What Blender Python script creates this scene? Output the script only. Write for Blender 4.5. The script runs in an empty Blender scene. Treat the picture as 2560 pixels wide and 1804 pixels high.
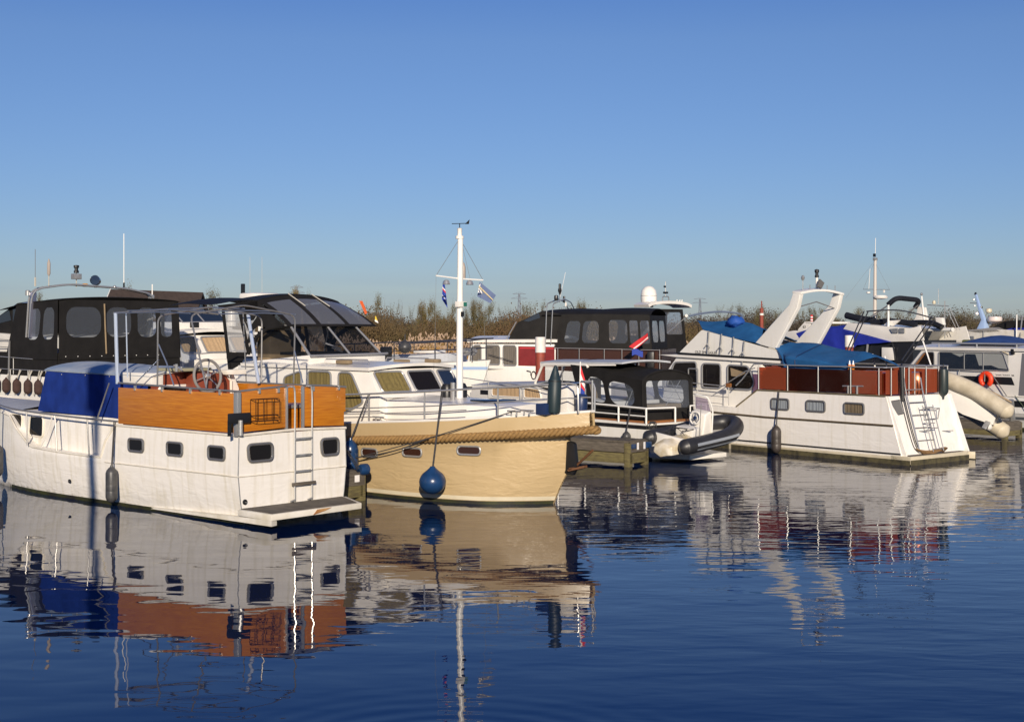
import bpy, bmesh, math, random
from mathutils import Vector, Matrix
R = math.radians
rnd = random.Random(7)
SC = bpy.context.scene
COL = SC.collection
# ------------------------------------------------------------------ camera
CAM_H, FPX, HZY = 3.6, 3490.0, 815.0
cd = bpy.data.cameras.new("camera"); cam = bpy.data.objects.new("camera", cd); COL.objects.link(cam)
cd.sensor_width = 36.0; cd.lens = FPX / 2560 * 36; cd.shift_y = -(902 - HZY) / 2560
cd.clip_start = 0.1; cd.clip_end = 20000
cam.location = (0, 0, CAM_H); cam.rotation_euler = (R(90), 0, 0)
SC.camera = cam
# ------------------------------------------------------------------ sky and sun
SUN_EL, SUN_AZ = 17.0, 176.0          # azimuth clockwise from +Y
w = bpy.data.worlds.new("World"); SC.world = w; w.use_nodes = True
nt = w.node_tree; bg = nt.nodes["Background"]
sky = nt.nodes.new("ShaderNodeTexSky"); sky.sky_type = 'NISHITA'; sky.sun_disc = False
sky.sun_elevation = R(SUN_EL); sky.sun_rotation = R(SUN_AZ)
sky.air_density = 1.0; sky.dust_density = 0.25; sky.ozone_density = 2.2; sky.altitude = 0
_wb = nt.nodes.new("ShaderNodeMixRGB"); _wb.blend_type = 'MULTIPLY'; _wb.inputs[0].default_value = 1   # cool white balance of the sky
_wb.inputs[2].default_value = (.76, .93, 1.38, 1)
_tc = nt.nodes.new("ShaderNodeTexCoord"); _sx = nt.nodes.new("ShaderNodeSeparateXYZ"); nt.links.new(_tc.outputs["Generated"], _sx.inputs[0])
_rp = nt.nodes.new("ShaderNodeValToRGB"); nt.links.new(_sx.outputs[2], _rp.inputs[0]); _e = _rp.color_ramp.elements          # deeper blue overhead, as through a polariser
_e[0].position = .0; _e[0].color = (.97, .96, 1.0, 1); _e[1].position = .75; _e[1].color = (.42, .66, .95, 1)
for _p, _c in ((.08, (.95, .95, .99)), (.2, (1, 1, 1)), (.30, (.55, .78, 1.03))): _q = _e.new(_p); _q.color = (*_c, 1)
_m2 = nt.nodes.new("ShaderNodeMixRGB"); _m2.blend_type = 'MULTIPLY'; _m2.inputs[0].default_value = 1
nt.links.new(sky.outputs[0], _m2.inputs[1]); nt.links.new(_rp.outputs[0], _m2.inputs[2]); nt.links.new(_m2.outputs[0], _wb.inputs[1]); # a thin far bank of lilac cloud low over the horizon
_mp = nt.nodes.new("ShaderNodeMapping"); _mp.inputs["Scale"].default_value = (3, 3, 60); nt.links.new(_tc.outputs["Generated"], _mp.inputs[0])
_no = nt.nodes.new("ShaderNodeTexNoise"); _no.inputs["Scale"].default_value = 1.6; _no.inputs["Detail"].default_value = 5; nt.links.new(_mp.outputs[0], _no.inputs["Vector"])
_bd = nt.nodes.new("ShaderNodeValToRGB"); nt.links.new(_sx.outputs[2], _bd.inputs[0]); _b = _bd.color_ramp.elements
_b[0].position = .004; _b[0].color = (.35, .35, .35, 1); _b[1].position = .042; _b[1].color = (0, 0, 0, 1); _q = _b.new(.024); _q.color = (1, 1, 1, 1)
_nr = nt.nodes.new("ShaderNodeMapRange"); _nr.inputs[1].default_value = .42; _nr.inputs[2].default_value = .62; _nr.inputs[4].default_value = .24; nt.links.new(_no.outputs["Fac"], _nr.inputs[0])
_fm = nt.nodes.new("ShaderNodeMath"); _fm.operation = 'MULTIPLY'; nt.links.new(_bd.outputs[0], _fm.inputs[0]); nt.links.new(_nr.outputs[0], _fm.inputs[1])
_cm = nt.nodes.new("ShaderNodeMixRGB"); nt.links.new(_fm.outputs[0], _cm.inputs[0]); nt.links.new(_wb.outputs[0], _cm.inputs[1]); _cm.inputs[2].default_value = (4.6, 5.9, 7.6, 1)
nt.links.new(_cm.outputs[0], bg.inputs[0]); bg.inputs[1].default_value = 0.060
sl = bpy.data.lights.new("sun", 'SUN'); so = bpy.data.objects.new("sun", sl); COL.objects.link(so)
sl.energy = 4.9; sl.angle = R(0.5); sl.color = (1.0, 0.87, 0.70)
_d = Vector((math.sin(R(SUN_AZ)) * math.cos(R(SUN_EL)), math.cos(R(SUN_AZ)) * math.cos(R(SUN_EL)), math.sin(R(SUN_EL))))
so.rotation_euler = (-_d).to_track_quat('-Z', 'Y').to_euler()
SC.view_settings.view_transform = 'Standard'; SC.view_settings.look = 'None'
SC.view_settings.exposure = 0.08; SC.view_settings.gamma = 1.0
SC.cycles.caustics_reflective = False; SC.cycles.caustics_refractive = False
SC.cycles.transparent_max_bounces = 24; SC.cycles.max_bounces = 10
# ------------------------------------------------------------------ materials
MATS = {}
def mat(name, rgb, rough=0.5, metal=0.0, var=0.0, vscale=3.0, bump=0.0, bscale=20.0, spec=0.5, coat=0.0, bstretch=(1, 1, 1), vstretch=(1, 1, 1), rgb2=None):
    if name in MATS: return MATS[name]
    m = bpy.data.materials.new(name); m.use_nodes = True; N = m.node_tree.nodes; L = m.node_tree.links
    p = N["Principled BSDF"]
    p.inputs["Base Color"].default_value = (*rgb, 1); p.inputs["Roughness"].default_value = rough
    p.inputs["Metallic"].default_value = metal; p.inputs["Specular IOR Level"].default_value = spec
    p.inputs["Coat Weight"].default_value = coat; p.inputs["Coat Roughness"].default_value = 0.06
    tc = N.new("ShaderNodeTexCoord")
    if var > 0:
        mp = N.new("ShaderNodeMapping"); mp.inputs["Scale"].default_value = vstretch
        no = N.new("ShaderNodeTexNoise"); no.inputs["Scale"].default_value = vscale; no.inputs["Detail"].default_value = 6
        L.new(tc.outputs["Object"], mp.inputs[0]); L.new(mp.outputs[0], no.inputs["Vector"])
        mx = N.new("ShaderNodeMixRGB"); c2 = rgb2 or tuple(c * (1 - var) for c in rgb)
        cr = N.new("ShaderNodeValToRGB"); cr.color_ramp.elements[0].position = .35; cr.color_ramp.elements[1].position = .68
        L.new(no.outputs["Fac"], cr.inputs[0]); L.new(cr.outputs[0], mx.inputs[0])
        mx.inputs[1].default_value = (*rgb, 1); mx.inputs[2].default_value = (*c2, 1)
        L.new(mx.outputs[0], p.inputs["Base Color"])
    if bump > 0:
        mp = N.new("ShaderNodeMapping"); mp.inputs["Scale"].default_value = bstretch
        no = N.new("ShaderNodeTexNoise"); no.inputs["Scale"].default_value = bscale; no.inputs["Detail"].default_value = 3
        L.new(tc.outputs["Object"], mp.inputs[0]); L.new(mp.outputs[0], no.inputs["Vector"])
        b = N.new("ShaderNodeBump"); b.inputs["Distance"].default_value = bump; b.inputs["Strength"].default_value = 1
        L.new(no.outputs["Fac"], b.inputs["Height"]); L.new(b.outputs[0], p.inputs["Normal"])
    MATS[name] = m; return m

def hull_mat(name, rgb, stain, zlow, amp=0.004, rough=0.3, dirt=0.5):
    """painted plate: slight waviness of the plating, algae stain along the water, rain streaks"""
    m = mat(name, rgb, rough, spec=0.4); N = m.node_tree.nodes; L = m.node_tree.links; p = N["Principled BSDF"]
    tc = N.new("ShaderNodeTexCoord"); sp = N.new("ShaderNodeSeparateXYZ"); L.new(tc.outputs["Object"], sp.inputs[0])
    # streaks + patches
    def noise(scale, stretch, detail=5, dist=0.0):
        mp = N.new("ShaderNodeMapping"); mp.inputs["Scale"].default_value = stretch
        n = N.new("ShaderNodeTexNoise"); n.inputs["Scale"].default_value = scale; n.inputs["Detail"].default_value = detail
        n.inputs["Distortion"].default_value = dist
        L.new(tc.outputs["Object"], mp.inputs[0]); L.new(mp.outputs[0], n.inputs["Vector"]); return n.outputs["Fac"]
    def math_(op, a, b, clamp=False):
        n = N.new("ShaderNodeMath"); n.operation = op; n.use_clamp = clamp
        for i, x in enumerate((a, b)):
            if isinstance(x, (int, float)): n.inputs[i].default_value = x
            else: L.new(x, n.inputs[i])
        return n.outputs[0]
    def mix(fac, a, b):
        n = N.new("ShaderNodeMixRGB"); L.new(fac, n.inputs[0])
        for i, x in ((1, a), (2, b)):
            if isinstance(x, tuple): n.inputs[i].default_value = (*x, 1)
            else: L.new(x, n.inputs[i])
        return n.outputs[0]
    st = noise(4.0, (2.2, 2.2, 0.18), 6)
    f1 = math_('MULTIPLY', math_('SUBTRACT', st, 0.5, True), dirt * 1.9, True)
    c = mix(f1, rgb, tuple(a * b for a, b in zip(rgb, (.70, .66, .52))))
    pt = noise(1.3, (1, 1, 1.6), 6)
    f2 = math_('MULTIPLY', math_('SUBTRACT', pt, 0.52, True), dirt * 1.6, True)
    c = mix(f2, c, tuple(a * b for a, b in zip(rgb, (.80, .77, .68))))
    # algae / scum near the water, ragged edge
    zz = math_('ADD', sp.outputs[2], math_('MULTIPLY', math_('SUBTRACT', noise(5.0, (1.4, 1.4, .6), 6), .5), .30))
    g = math_('MULTIPLY', math_('SUBTRACT', zlow, zz), 6.0, True)
    c = mix(g, c, stain)
    L.new(c, p.inputs["Base Color"])
    # plating waviness: elongated ripples, flatter higher up
    wv = noise(1.0, (1.6, 1.6, 6.0), 2, 1.0); wv2 = noise(1.0, (4.2, 4.2, 12.0), 2, .8)
    hh = math_('ADD', wv, math_('MULTIPLY', wv2, .3))
    fade = math_('SUBTRACT', 1.15, math_('MULTIPLY', sp.outputs[2], .62), True)
    fade = math_('MAXIMUM', fade, .28)
    hh = math_('MULTIPLY', hh, fade)
    b = N.new("ShaderNodeBump"); b.inputs["Distance"].default_value = amp; b.inputs["Strength"].default_value = 1
    L.new(hh, b.inputs["Height"]); L.new(b.outputs[0], p.inputs["Normal"])
    return m

def vinyl(name, tint, alpha_rgb, clear=0.6, rough=0.12):
    """thin clear sheet: partly see-through, partly milky and glossy"""
    if name in MATS: return MATS[name]
    m = bpy.data.materials.new(name); m.use_nodes = True; N = m.node_tree.nodes; L = m.node_tree.links
    p = N["Principled BSDF"]; p.inputs["Base Color"].default_value = (*tint, 1); p.inputs["Roughness"].default_value = rough
    t = N.new("ShaderNodeBsdfTransparent"); t.inputs[0].default_value = (*alpha_rgb, 1)
    mx = N.new("ShaderNodeMixShader"); lw = N.new("ShaderNodeLayerWeight"); lw.inputs[0].default_value = .5; fr = N.new("ShaderNodeMath"); fr.operation = "POWER"; fr.inputs[1].default_value = 4.0; L.new(lw.outputs["Facing"], fr.inputs[0])
    tc = N.new("ShaderNodeTexCoord"); no = N.new("ShaderNodeTexNoise"); no.inputs["Scale"].default_value = 4; no.inputs["Detail"].default_value = 4
    L.new(tc.outputs["Object"], no.inputs["Vector"])
    b = N.new("ShaderNodeBump"); b.inputs["Distance"].default_value = .006; L.new(no.outputs["Fac"], b.inputs["Height"]); L.new(b.outputs[0], p.inputs["Normal"])
    a = N.new("ShaderNodeMath"); a.operation = 'ADD'; a.use_clamp = True; a.inputs[1].default_value = 1 - clear
    L.new(fr.outputs[0], a.inputs[0]); L.new(a.outputs[0], mx.inputs[0]); L.new(t.outputs[0], mx.inputs[1]); L.new(p.outputs[0], mx.inputs[2])
    L.new(mx.outputs[0], N["Material Output"].inputs["Surface"]); MATS[name] = m; return m

def wood_mat(name, c1, c2, rough=.4, axis=(1, 1, 14), scale=2.2, coat=0.2, bump=.0006, lines=0):
    if name in MATS: return MATS[name]
    m = mat(name, c1, rough, coat=coat); N = m.node_tree.nodes; L = m.node_tree.links; p = N["Principled BSDF"]
    tc = N.new("ShaderNodeTexCoord"); mp = N.new("ShaderNodeMapping"); mp.inputs["Scale"].default_value = axis
    L.new(tc.outputs["Object"], mp.inputs[0])
    n = N.new("ShaderNodeTexNoise"); n.inputs["Scale"].default_value = scale; n.inputs["Detail"].default_value = 8; n.inputs["Distortion"].default_value = .6
    L.new(mp.outputs[0], n.inputs["Vector"])
    cr = N.new("ShaderNodeValToRGB"); cr.color_ramp.elements[0].position = .3; cr.color_ramp.elements[1].position = .7
    cr.color_ramp.elements[0].color = (*c1, 1); cr.color_ramp.elements[1].color = (*c2, 1)
    L.new(n.outputs["Fac"], cr.inputs[0]); L.new(cr.outputs[0], p.inputs["Base Color"])
    b = N.new("ShaderNodeBump"); b.inputs["Distance"].default_value = bump; L.new(n.outputs["Fac"], b.inputs["Height"]); L.new(b.outputs[0], p.inputs["Normal"])
    return m

WHITE = (.80, .77, .71)
M_hullA = hull_mat("old white hull paint", (.80, .77, .72), (.075, .065, .022), .10, amp=.016, rough=.33, dirt=1.1)
M_hullH = hull_mat("white hull paint", (.84, .81, .76), (.22, .18, .08), .13, amp=.014, rough=.32, dirt=.7)
M_hullB = hull_mat("cream hull paint", (.475, .355, .195), (.30, .23, .12), .05, amp=.025, rough=.29, dirt=.18)
M_hullW = hull_mat("plain white hull paint", (.78, .76, .71), (.25, .22, .13), .05, amp=.004, dirt=.4)
M_white = mat("white gel coat", (.80, .77, .71), .28, var=.10, vscale=1.7)
M_old = mat("aged white paint", (.78, .74, .66), .4, var=.18, vscale=3.0, rgb2=(.62, .57, .46))
M_deck = mat("grey deck paint", (.40, .41, .41), .6, var=.2, vscale=5)
M_lightdeck = mat("pale blue grey deck", (.50, .52, .55), .5, var=.15, vscale=4)
M_cream = mat("cream trim paint", (.62, .55, .40), .4, var=.15)
M_boot = mat("dark bottom paint", (.022, .020, .016), .5, var=.5, rgb2=(.045, .05, .015))
M_black = mat("black trim", (.012, .012, .013), .4)
M_canvas = mat("black canvas", (.016, .015, .0145), .75, var=.3, bump=.02, bscale=2.2, bstretch=(1, 1, .5), spec=.2)
M_navycanvas = mat("dark navy canvas", (.014, .016, .024), .75, var=.3, bump=.02, bscale=2.4, spec=.2)
M_bluecanvas = mat("royal blue canvas", (.010, .032, .20), .75, var=.3, bump=.05, bscale=1.8, bstretch=(1, 1, .35), spec=.2)
M_bluetarp = mat("faded blue tarpaulin", (.018, .105, .27), .65, var=.25, vscale=2.2, bump=.03, bscale=2.6, spec=.3)
M_cobalt = mat("cobalt blue cover", (.020, .035, .33), .6, var=.25, bump=.03, bscale=2.4, spec=.3)
M_bluedeck = mat("weathered blue grey cover", (.42, .46, .50), .55, var=.3, vscale=2.0, rgb2=(.22, .30, .42))
M_wire = mat("dull wire", (.16, .17, .18), .9)
M_steel = mat("stainless steel", (.50, .49, .47), .26, metal=.62)
M_chrome = mat("dull chrome", (.23, .225, .22), .24, metal=.55)
M_tube = mat("dull steel tube", (.27, .265, .26), .35, metal=.5)
M_galv = mat("galvanised steel", (.46, .46, .45), .45, metal=.6, var=.3, vscale=9)
M_whitetube = mat("white lacquered tube", (.80, .79, .75), .3)
M_alu = mat("aluminium frame", (.36, .36, .36), .32, metal=.45)
M_glass = mat("dark window glass", (.012, .010, .009), .05, spec=.32)
M_glassblue = mat("blue tinted window glass", (.02, .03, .05), .04, spec=.7)
M_seethru = vinyl("clear window glass", (.03, .035, .04), (.88, .90, .92), .90, .03)
M_vinyl = vinyl("clear vinyl", (.26, .29, .35), (.82, .86, .92), .80, .10)
M_milky = vinyl("milky vinyl", (.46, .46, .46), (.78, .80, .82), .42, .16)
M_acrylic = vinyl("red brown tinted acrylic", (.40, .10, .048), (.66, .25, .16), .56, .07)
M_acrylicdark = vinyl("smoky red acrylic", (.10, .03, .022), (.42, .26, .26), .80, .07)
M_tinted = vinyl("tinted windscreen", (.02, .024, .03), (.46, .48, .52), .84, .03)
M_vinyldark = vinyl("smoked vinyl", (.16, .17, .20), (.45, .47, .52), .42, .14)
M_orangewood = wood_mat("varnished orange board", (.55, .205, .015), (.38, .115, .007), .3, (1.0, 1.0, 22), 2.0, .35)
M_mahogany = wood_mat("red mahogany", (.30, .070, .026), (.21, .042, .016), .22, (1.5, 1.5, 14), 2.2, .5)
M_greywood = wood_mat("weathered timber", (.135, .115, .09), (.06, .05, .04), .8, (1.5, 1.5, 12), 3.0, 0, .006)
M_mosswood = wood_mat("mossy timber", (.17, .145, .055), (.075, .06, .03), .85, (1.5, 1.5, 8), 3.0, 0, .006)
M_teak = wood_mat("teak trim", (.30, .12, .035), (.2, .08, .025), .4, (1.5, 1.5, 10), 2.4, .2)
M_rope = mat("thick sisal rope", (.30, .175, .06), .85, var=.35, vscale=20)
M_darkrope = mat("dark mooring rope", (.045, .045, .05), .8, var=.4, vscale=30)
M_paleline = mat("pale line", (.42, .40, .35), .8)
M_fender = mat("black rubber fender", (.035, .036, .040), .42, var=.35, vscale=7, rgb2=(.07, .07, .07))
M_bluefender = mat("navy blue fender", (.012, .045, .13), .28, var=.25, vscale=6)
M_browncover = mat("brown fender cover", (.055, .028, .022), .85, var=.3, vscale=10, bump=.006, bscale=30)
M_red = mat("red paint", (.55, .035, .012), .45, var=.2)
M_rust = mat("rusty red pile paint", (.30, .055, .03), .6, var=.3, vscale=5, rgb2=(.2, .045, .03))
M_orange = mat("orange lifebuoy plastic", (.80, .055, .012), .45, var=.15)
M_hypalon = mat("dark inflatable rubber", (.030, .030, .033), .42, var=.3, vscale=5)
M_silver = mat("silver stripe", (.33, .36, .40), .35, metal=.3)
M_creamrubber = mat("cream inflatable rubber", (.62, .55, .42), .5, var=.25, vscale=3, rgb2=(.45, .39, .28))
M_curtain = mat("olive curtain", (.30, .22, .07), .9, var=.3, vscale=6, vstretch=(4, 4, .3))
M_peach = mat("peach curtain", (.85, .56, .30), .9, var=.2, vscale=6, vstretch=(5, 5, .3))
M_greycurtain = mat("taupe curtain", (.24, .20, .16), .9, var=.35, vscale=7, vstretch=(5, 5, .3))
M_palecurtain = mat("pale blue curtain", (.50, .53, .55), .9, var=.35, vscale=7, vstretch=(5, 5, .3))
M_interior = mat("dark cabin interior", (.02, .018, .016), .8)
M_fawn = mat("fawn cushions", (.30, .22, .13), .8, var=.3)
M_maroon = mat("maroon paint", (.20, .022, .022), .3, var=.2)
M_redbrown = mat("red brown painted plywood", (.24, .055, .028), .4, var=.18, vscale=2)
M_navy = mat("navy blue plastic", (.012, .028, .09), .4)
M_paleblue = mat("pale blue paint", (.32, .44, .66), .4)
M_flagred = mat("flag red", (.60, .03, .04), .8); M_flagwhite = mat("flag white", (.78, .76, .74), .8)
M_flagblue = mat("flag blue", (.02, .05, .32), .8); M_flaggrey = mat("flag slate blue", (.10, .14, .26), .8)
M_yellow = mat("yellow cloth", (.75, .55, .06), .8)
M_lamp = mat("lamp glass", (.75, .76, .78), .08)
M_concrete = mat("pile white paint", (.78, .74, .68), .55, var=.15, vscale=4)
M_letter = mat("black lettering", (.03, .028, .026), .5)
M_palelet = mat("pale lettering", (.70, .66, .58), .5)

# ------------------------------------------------------------------ objects
def tag(o, label=None, cat=None, group=None, kind=None):
    if label: o["label"] = label
    if cat: o["category"] = cat
    if group: o["group"] = group
    if kind: o["kind"] = kind
    return o

class MB:
    """collects shapes; build() links them as one mesh object"""
    def __init__(s): s.v = []; s.f = []
    def add(s, vs, fs):
        b = len(s.v); s.v += [tuple(x) for x in vs]; s.f += [tuple(i + b for i in f) for f in fs]; return s
    def box(s, x0, x1, y0, y1, z0, z1):
        x0, x1 = sorted((x0, x1)); y0, y1 = sorted((y0, y1)); z0, z1 = sorted((z0, z1))
        return s.add([(x0, y0, z0), (x1, y0, z0), (x1, y1, z0), (x0, y1, z0), (x0, y0, z1), (x1, y0, z1), (x1, y1, z1), (x0, y1, z1)],
                     [(3, 2, 1, 0), (4, 5, 6, 7), (0, 1, 5, 4), (1, 2, 6, 5), (2, 3, 7, 6), (3, 0, 4, 7)])
    def hexa(s, bot, top):
        """4 bottom + 4 top corners"""
        return s.add(list(bot) + list(top), [(3, 2, 1, 0), (4, 5, 6, 7), (0, 1, 5, 4), (1, 2, 6, 5), (2, 3, 7, 6), (3, 0, 4, 7)])
    def prism(s, poly, off):
        n = len(poly); off = Vector(off); a = [Vector(p) for p in poly]
        return s.add(a + [p + off for p in a], [tuple(range(n - 1, -1, -1)), tuple(range(n, 2 * n))] + [(i, (i + 1) % n, n + (i + 1) % n, n + i) for i in range(n)])
    def poly(s, pts): return s.add(pts, [tuple(range(len(pts)))])
    def tube(s, path, r, n=8, closed=False, caps=True):
        P = [Vector(p) for p in path]; k = len(P)
        if k < 2: return s
        rr = r if isinstance(r, (list, tuple)) else [r] * k
        T = []
        for i in range(k):
            a = P[(i - 1) % k] if (closed or i > 0) else P[i]; b = P[(i + 1) % k] if (closed or i < k - 1) else P[i]
            t = b - a; T.append(t.normalized() if t.length > 1e-9 else Vector((0, 0, 1)))
        ref = Vector((0, 0, 1)) if abs(T[0].z) < .9 else Vector((1, 0, 0))
        nrm = T[0].cross(ref).normalized(); vs = []
        for i in range(k):
            nrm = nrm - T[i] * nrm.dot(T[i])
            nrm = nrm.normalized() if nrm.length > 1e-6 else T[i].orthogonal().normalized()
            bn = T[i].cross(nrm)
            for j in range(n):
                a = 2 * math.pi * j / n; vs.append(P[i] + (nrm * math.cos(a) + bn * math.sin(a)) * rr[i])
        fs = []
        for i in range(k if closed else k - 1):
            for j in range(n):
                a = i * n + j; b = i * n + (j + 1) % n; c = ((i + 1) % k) * n + (j + 1) % n; d = ((i + 1) % k) * n + j
                fs.append((a, b, c, d))
        if caps and not closed:
            fs.append(tuple(range(n - 1, -1, -1))); fs.append(tuple(range((k - 1) * n, k * n)))
        return s.add(vs, fs)
    def lathe(s, prof, base=(0, 0, 0), axis=(0, 0, 1), n=16):
        ax = Vector(axis).normalized(); e1 = ax.orthogonal().normalized(); e2 = ax.cross(e1); b = Vector(base); vs = []
        for r, h in prof:
            for j in range(n):
                a = 2 * math.pi * j / n; vs.append(b + ax * h + (e1 * math.cos(a) + e2 * math.sin(a)) * r)
        fs = [(i * n + j, i * n + (j + 1) % n, (i + 1) * n + (j + 1) % n, (i + 1) * n + j) for i in range(len(prof) - 1) for j in range(n)]
        fs += [tuple(range(n - 1, -1, -1)), tuple(range((len(prof) - 1) * n, len(prof) * n))]
        return s.add(vs, fs)
    def ball(s, c, rx, ry=None, rz=None, n=12, m=8):
        ry = ry or rx; rz = rz or rx; vs = [(c[0], c[1], c[2] - rz)]
        for i in range(1, m):
            t = math.pi * i / m - math.pi / 2
            for j in range(n):
                a = 2 * math.pi * j / n; vs.append((c[0] + rx * math.cos(t) * math.cos(a), c[1] + ry * math.cos(t) * math.sin(a), c[2] + rz * math.sin(t)))
        vs.append((c[0], c[1], c[2] + rz)); top = len(vs) - 1
        fs = [(0, 1 + (j + 1) % n, 1 + j) for j in range(n)]
        fs += [(1 + i * n + j, 1 + i * n + (j + 1) % n, 1 + (i + 1) * n + (j + 1) % n, 1 + (i + 1) * n + j) for i in range(m - 2) for j in range(n)]
        b = 1 + (m - 2) * n; fs += [(b + j, b + (j + 1) % n, top) for j in range(n)]
        return s.add(vs, fs)
    def loft(s, rings, cap0=True, cap1=True, closed=False):
        n = len(rings[0]); vs = [p for r in rings for p in r]; fs = []
        m = n if closed else n - 1
        for i in range(len(rings) - 1):
            for j in range(m):
                a = i * n + j; b = i * n + (j + 1) % n
                fs.append((a, b, b + n, a + n))
        if cap0: fs.append(tuple(range(n - 1, -1, -1)))
        if cap1: fs.append(tuple(range((len(rings) - 1) * n, len(rings) * n)))
        return s.add(vs, fs)
    def grid(s, fn, nu, nv, thick=0.0):
        """sheet fn(a,b) for a,b in 0..1; thick pushes a second skin along the normal"""
        P = [[Vector(fn(i / nu, j / nv)) for j in range(nv + 1)] for i in range(nu + 1)]
        vs = [p for r in P for p in r]; k = nv + 1
        fs = [(i * k + j, (i + 1) * k + j, (i + 1) * k + j + 1, i * k + j + 1) for i in range(nu) for j in range(nv)]
        if thick:
            nr = []
            for i in range(nu + 1):
                for j in range(nv + 1):
                    du = P[min(i + 1, nu)][j] - P[max(i - 1, 0)][j]; dv = P[i][min(j + 1, nv)] - P[i][max(j - 1, 0)]
                    q = du.cross(dv); nr.append(q.normalized() if q.length > 1e-9 else Vector((0, 0, 1)))
            N0 = len(vs); vs = vs + [p - q * thick for p, q in zip(vs, nr)]
            fs = fs + [tuple(N0 + x for x in reversed(f)) for f in fs]
            rim = [i * k for i in range(nu + 1)] + [nu * k + j for j in range(1, nv + 1)] + [i * k + nv for i in range(nu - 1, -1, -1)] + [j for j in range(nv - 1, 0, -1)]
            for a, b in zip(rim, rim[1:] + rim[:1]): fs.append((b, a, N0 + a, N0 + b))
        return s.add(vs, fs)
    def build(s, name, m, parent=None, smooth=35, bev=0.0, seg=2, label=None, mats=None, mi=None):
        me = bpy.data.meshes.new(name); me.from_pydata(s.v, [], s.f)
        bm = bmesh.new(); bm.from_mesh(me)
        bmesh.ops.remove_doubles(bm, verts=bm.verts, dist=1e-5)
        bmesh.ops.recalc_face_normals(bm, faces=bm.faces)
        if bev:
            ed = [e for e in bm.edges if len(e.link_faces) == 2 and e.calc_face_angle(0) > R(28)]
            if ed: bmesh.ops.bevel(bm, geom=ed, offset=bev, segments=seg, profile=.6, affect='EDGES', clamp_overlap=True)
        bm.to_mesh(me); bm.free()
        for p in me.polygons: p.use_smooth = True
        me.set_sharp_from_angle(angle=R(smooth))
        me.materials.append(m)
        o = bpy.data.objects.new(name, me); COL.objects.link(o); o.parent = parent
        if label: o["label"] = label
        return o

def root(name, label, cat, loc=(0, 0, 0), rz=0.0, group=None):
    o = bpy.data.objects.new(name, None); COL.objects.link(o); o.empty_display_size = .3
    o.location = loc; o.rotation_euler = (0, 0, R(rz)); return tag(o, label, cat, group)

def smooth_path(pts, n=6):
    """Catmull-Rom through the points"""
    P = [Vector(p) for p in pts]; out = []
    for i in range(len(P) - 1):
        p0 = P[max(i - 1, 0)]; p1 = P[i]; p2 = P[i + 1]; p3 = P[min(i + 2, len(P) - 1)]
        for k in range(n):
            t = k / n
            out.append(.5 * ((2 * p1) + (p2 - p0) * t + (2 * p0 - 5 * p1 + 4 * p2 - p3) * t * t + (3 * p1 - p0 - 3 * p2 + p3) * t ** 3))
    out.append(P[-1]); return out
def arc_corner(pts, r, n=4, closed=True):
    """round the corners of a path / polygon"""
    P = [Vector(p) for p in pts]; k = len(P); out = []
    for i in range(k):
        if not closed and i in (0, k - 1): out.append(P[i]); continue
        a, b, c = P[i - 1], P[i], P[(i + 1) % k]
        ra = min(r, (a - b).length * .48); rc = min(r, (c - b).length * .48)
        s = b + (a - b).normalized() * ra; e = b + (c - b).normalized() * rc
        for j in range(n + 1):
            t = j / n; out.append(s * (1 - t) ** 2 + b * 2 * t * (1 - t) + e * t * t)
    return out
def nrm_of(P):
    n = Vector((0, 0, 0))
    for i in range(len(P)): n += P[i].cross(P[(i + 1) % len(P)])
    return n.normalized()
def window(par, pts, out, r=.06, fr=.018, fmat=None, pmat=None, curtain=None, name="window", lift=.004):
    """framed window lying on a wall: frame mesh > pane (> curtain); out = outward direction"""
    P = [Vector(p) for p in pts]; o = Vector(out).normalized()
    rp = arc_corner(P, r) if r else P
    f = MB().tube([p + o * (lift + fr * .55) for p in rp], fr, 8, closed=True).build(name, fmat or M_alu, par)
    MB().prism([p + o * lift for p in rp], o * (fr * .55 + (.012 if curtain else 0))).build("pane", pmat or M_glass, f) if not curtain else \
        MB().poly([p + o * (lift + fr * .7) for p in rp]).build("pane", pmat or M_seethru, f)
    if curtain:
        a, b, c, d = P[0], P[1], P[2], P[3]        # corners: tl tr br bl
        def fn(u, v):
            q = a.lerp(b, u).lerp(d.lerp(c, u), v); cen = (a + b + c + d) / 4; q = cen + (q - cen) * .985
            return q + o * (lift + .004 + .0035 * (1 + math.sin(u * 38 + 1.3 * math.sin(u * 9))))
        MB().grid(fn, 72, 1).build("curtain", curtain, f)
    return f
def text_mesh(txt, size, o, ex, ey, m, par, depth=.004, name="lettering", sx=1.0, label=None):
    """raised letters on a surface: origin o, ex along, ey up"""
    cu = bpy.data.curves.new("t", 'FONT'); cu.body = txt; cu.size = size; cu.extrude = depth; cu.resolution_u = 3
    to = bpy.data.objects.new("t", cu); COL.objects.link(to)
    me = bpy.data.meshes.new_from_object(to.evaluated_get(bpy.context.evaluated_depsgraph_get()))
    bpy.data.objects.remove(to); bpy.data.curves.remove(cu)
    ex = Vector(ex).normalized(); ey = Vector(ey).normalized(); ez = ex.cross(ey)
    o = Vector(o)
    for v in me.vertices: v.co = o + ex * v.co.x * sx + ey * v.co.y + ez * v.co.z
    me.name = name; me.materials.clear(); me.materials.append(m)
    ob = bpy.data.objects.new(name, me); COL.objects.link(ob); ob.parent = par
    if label: ob["label"] = label
    return ob

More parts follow.
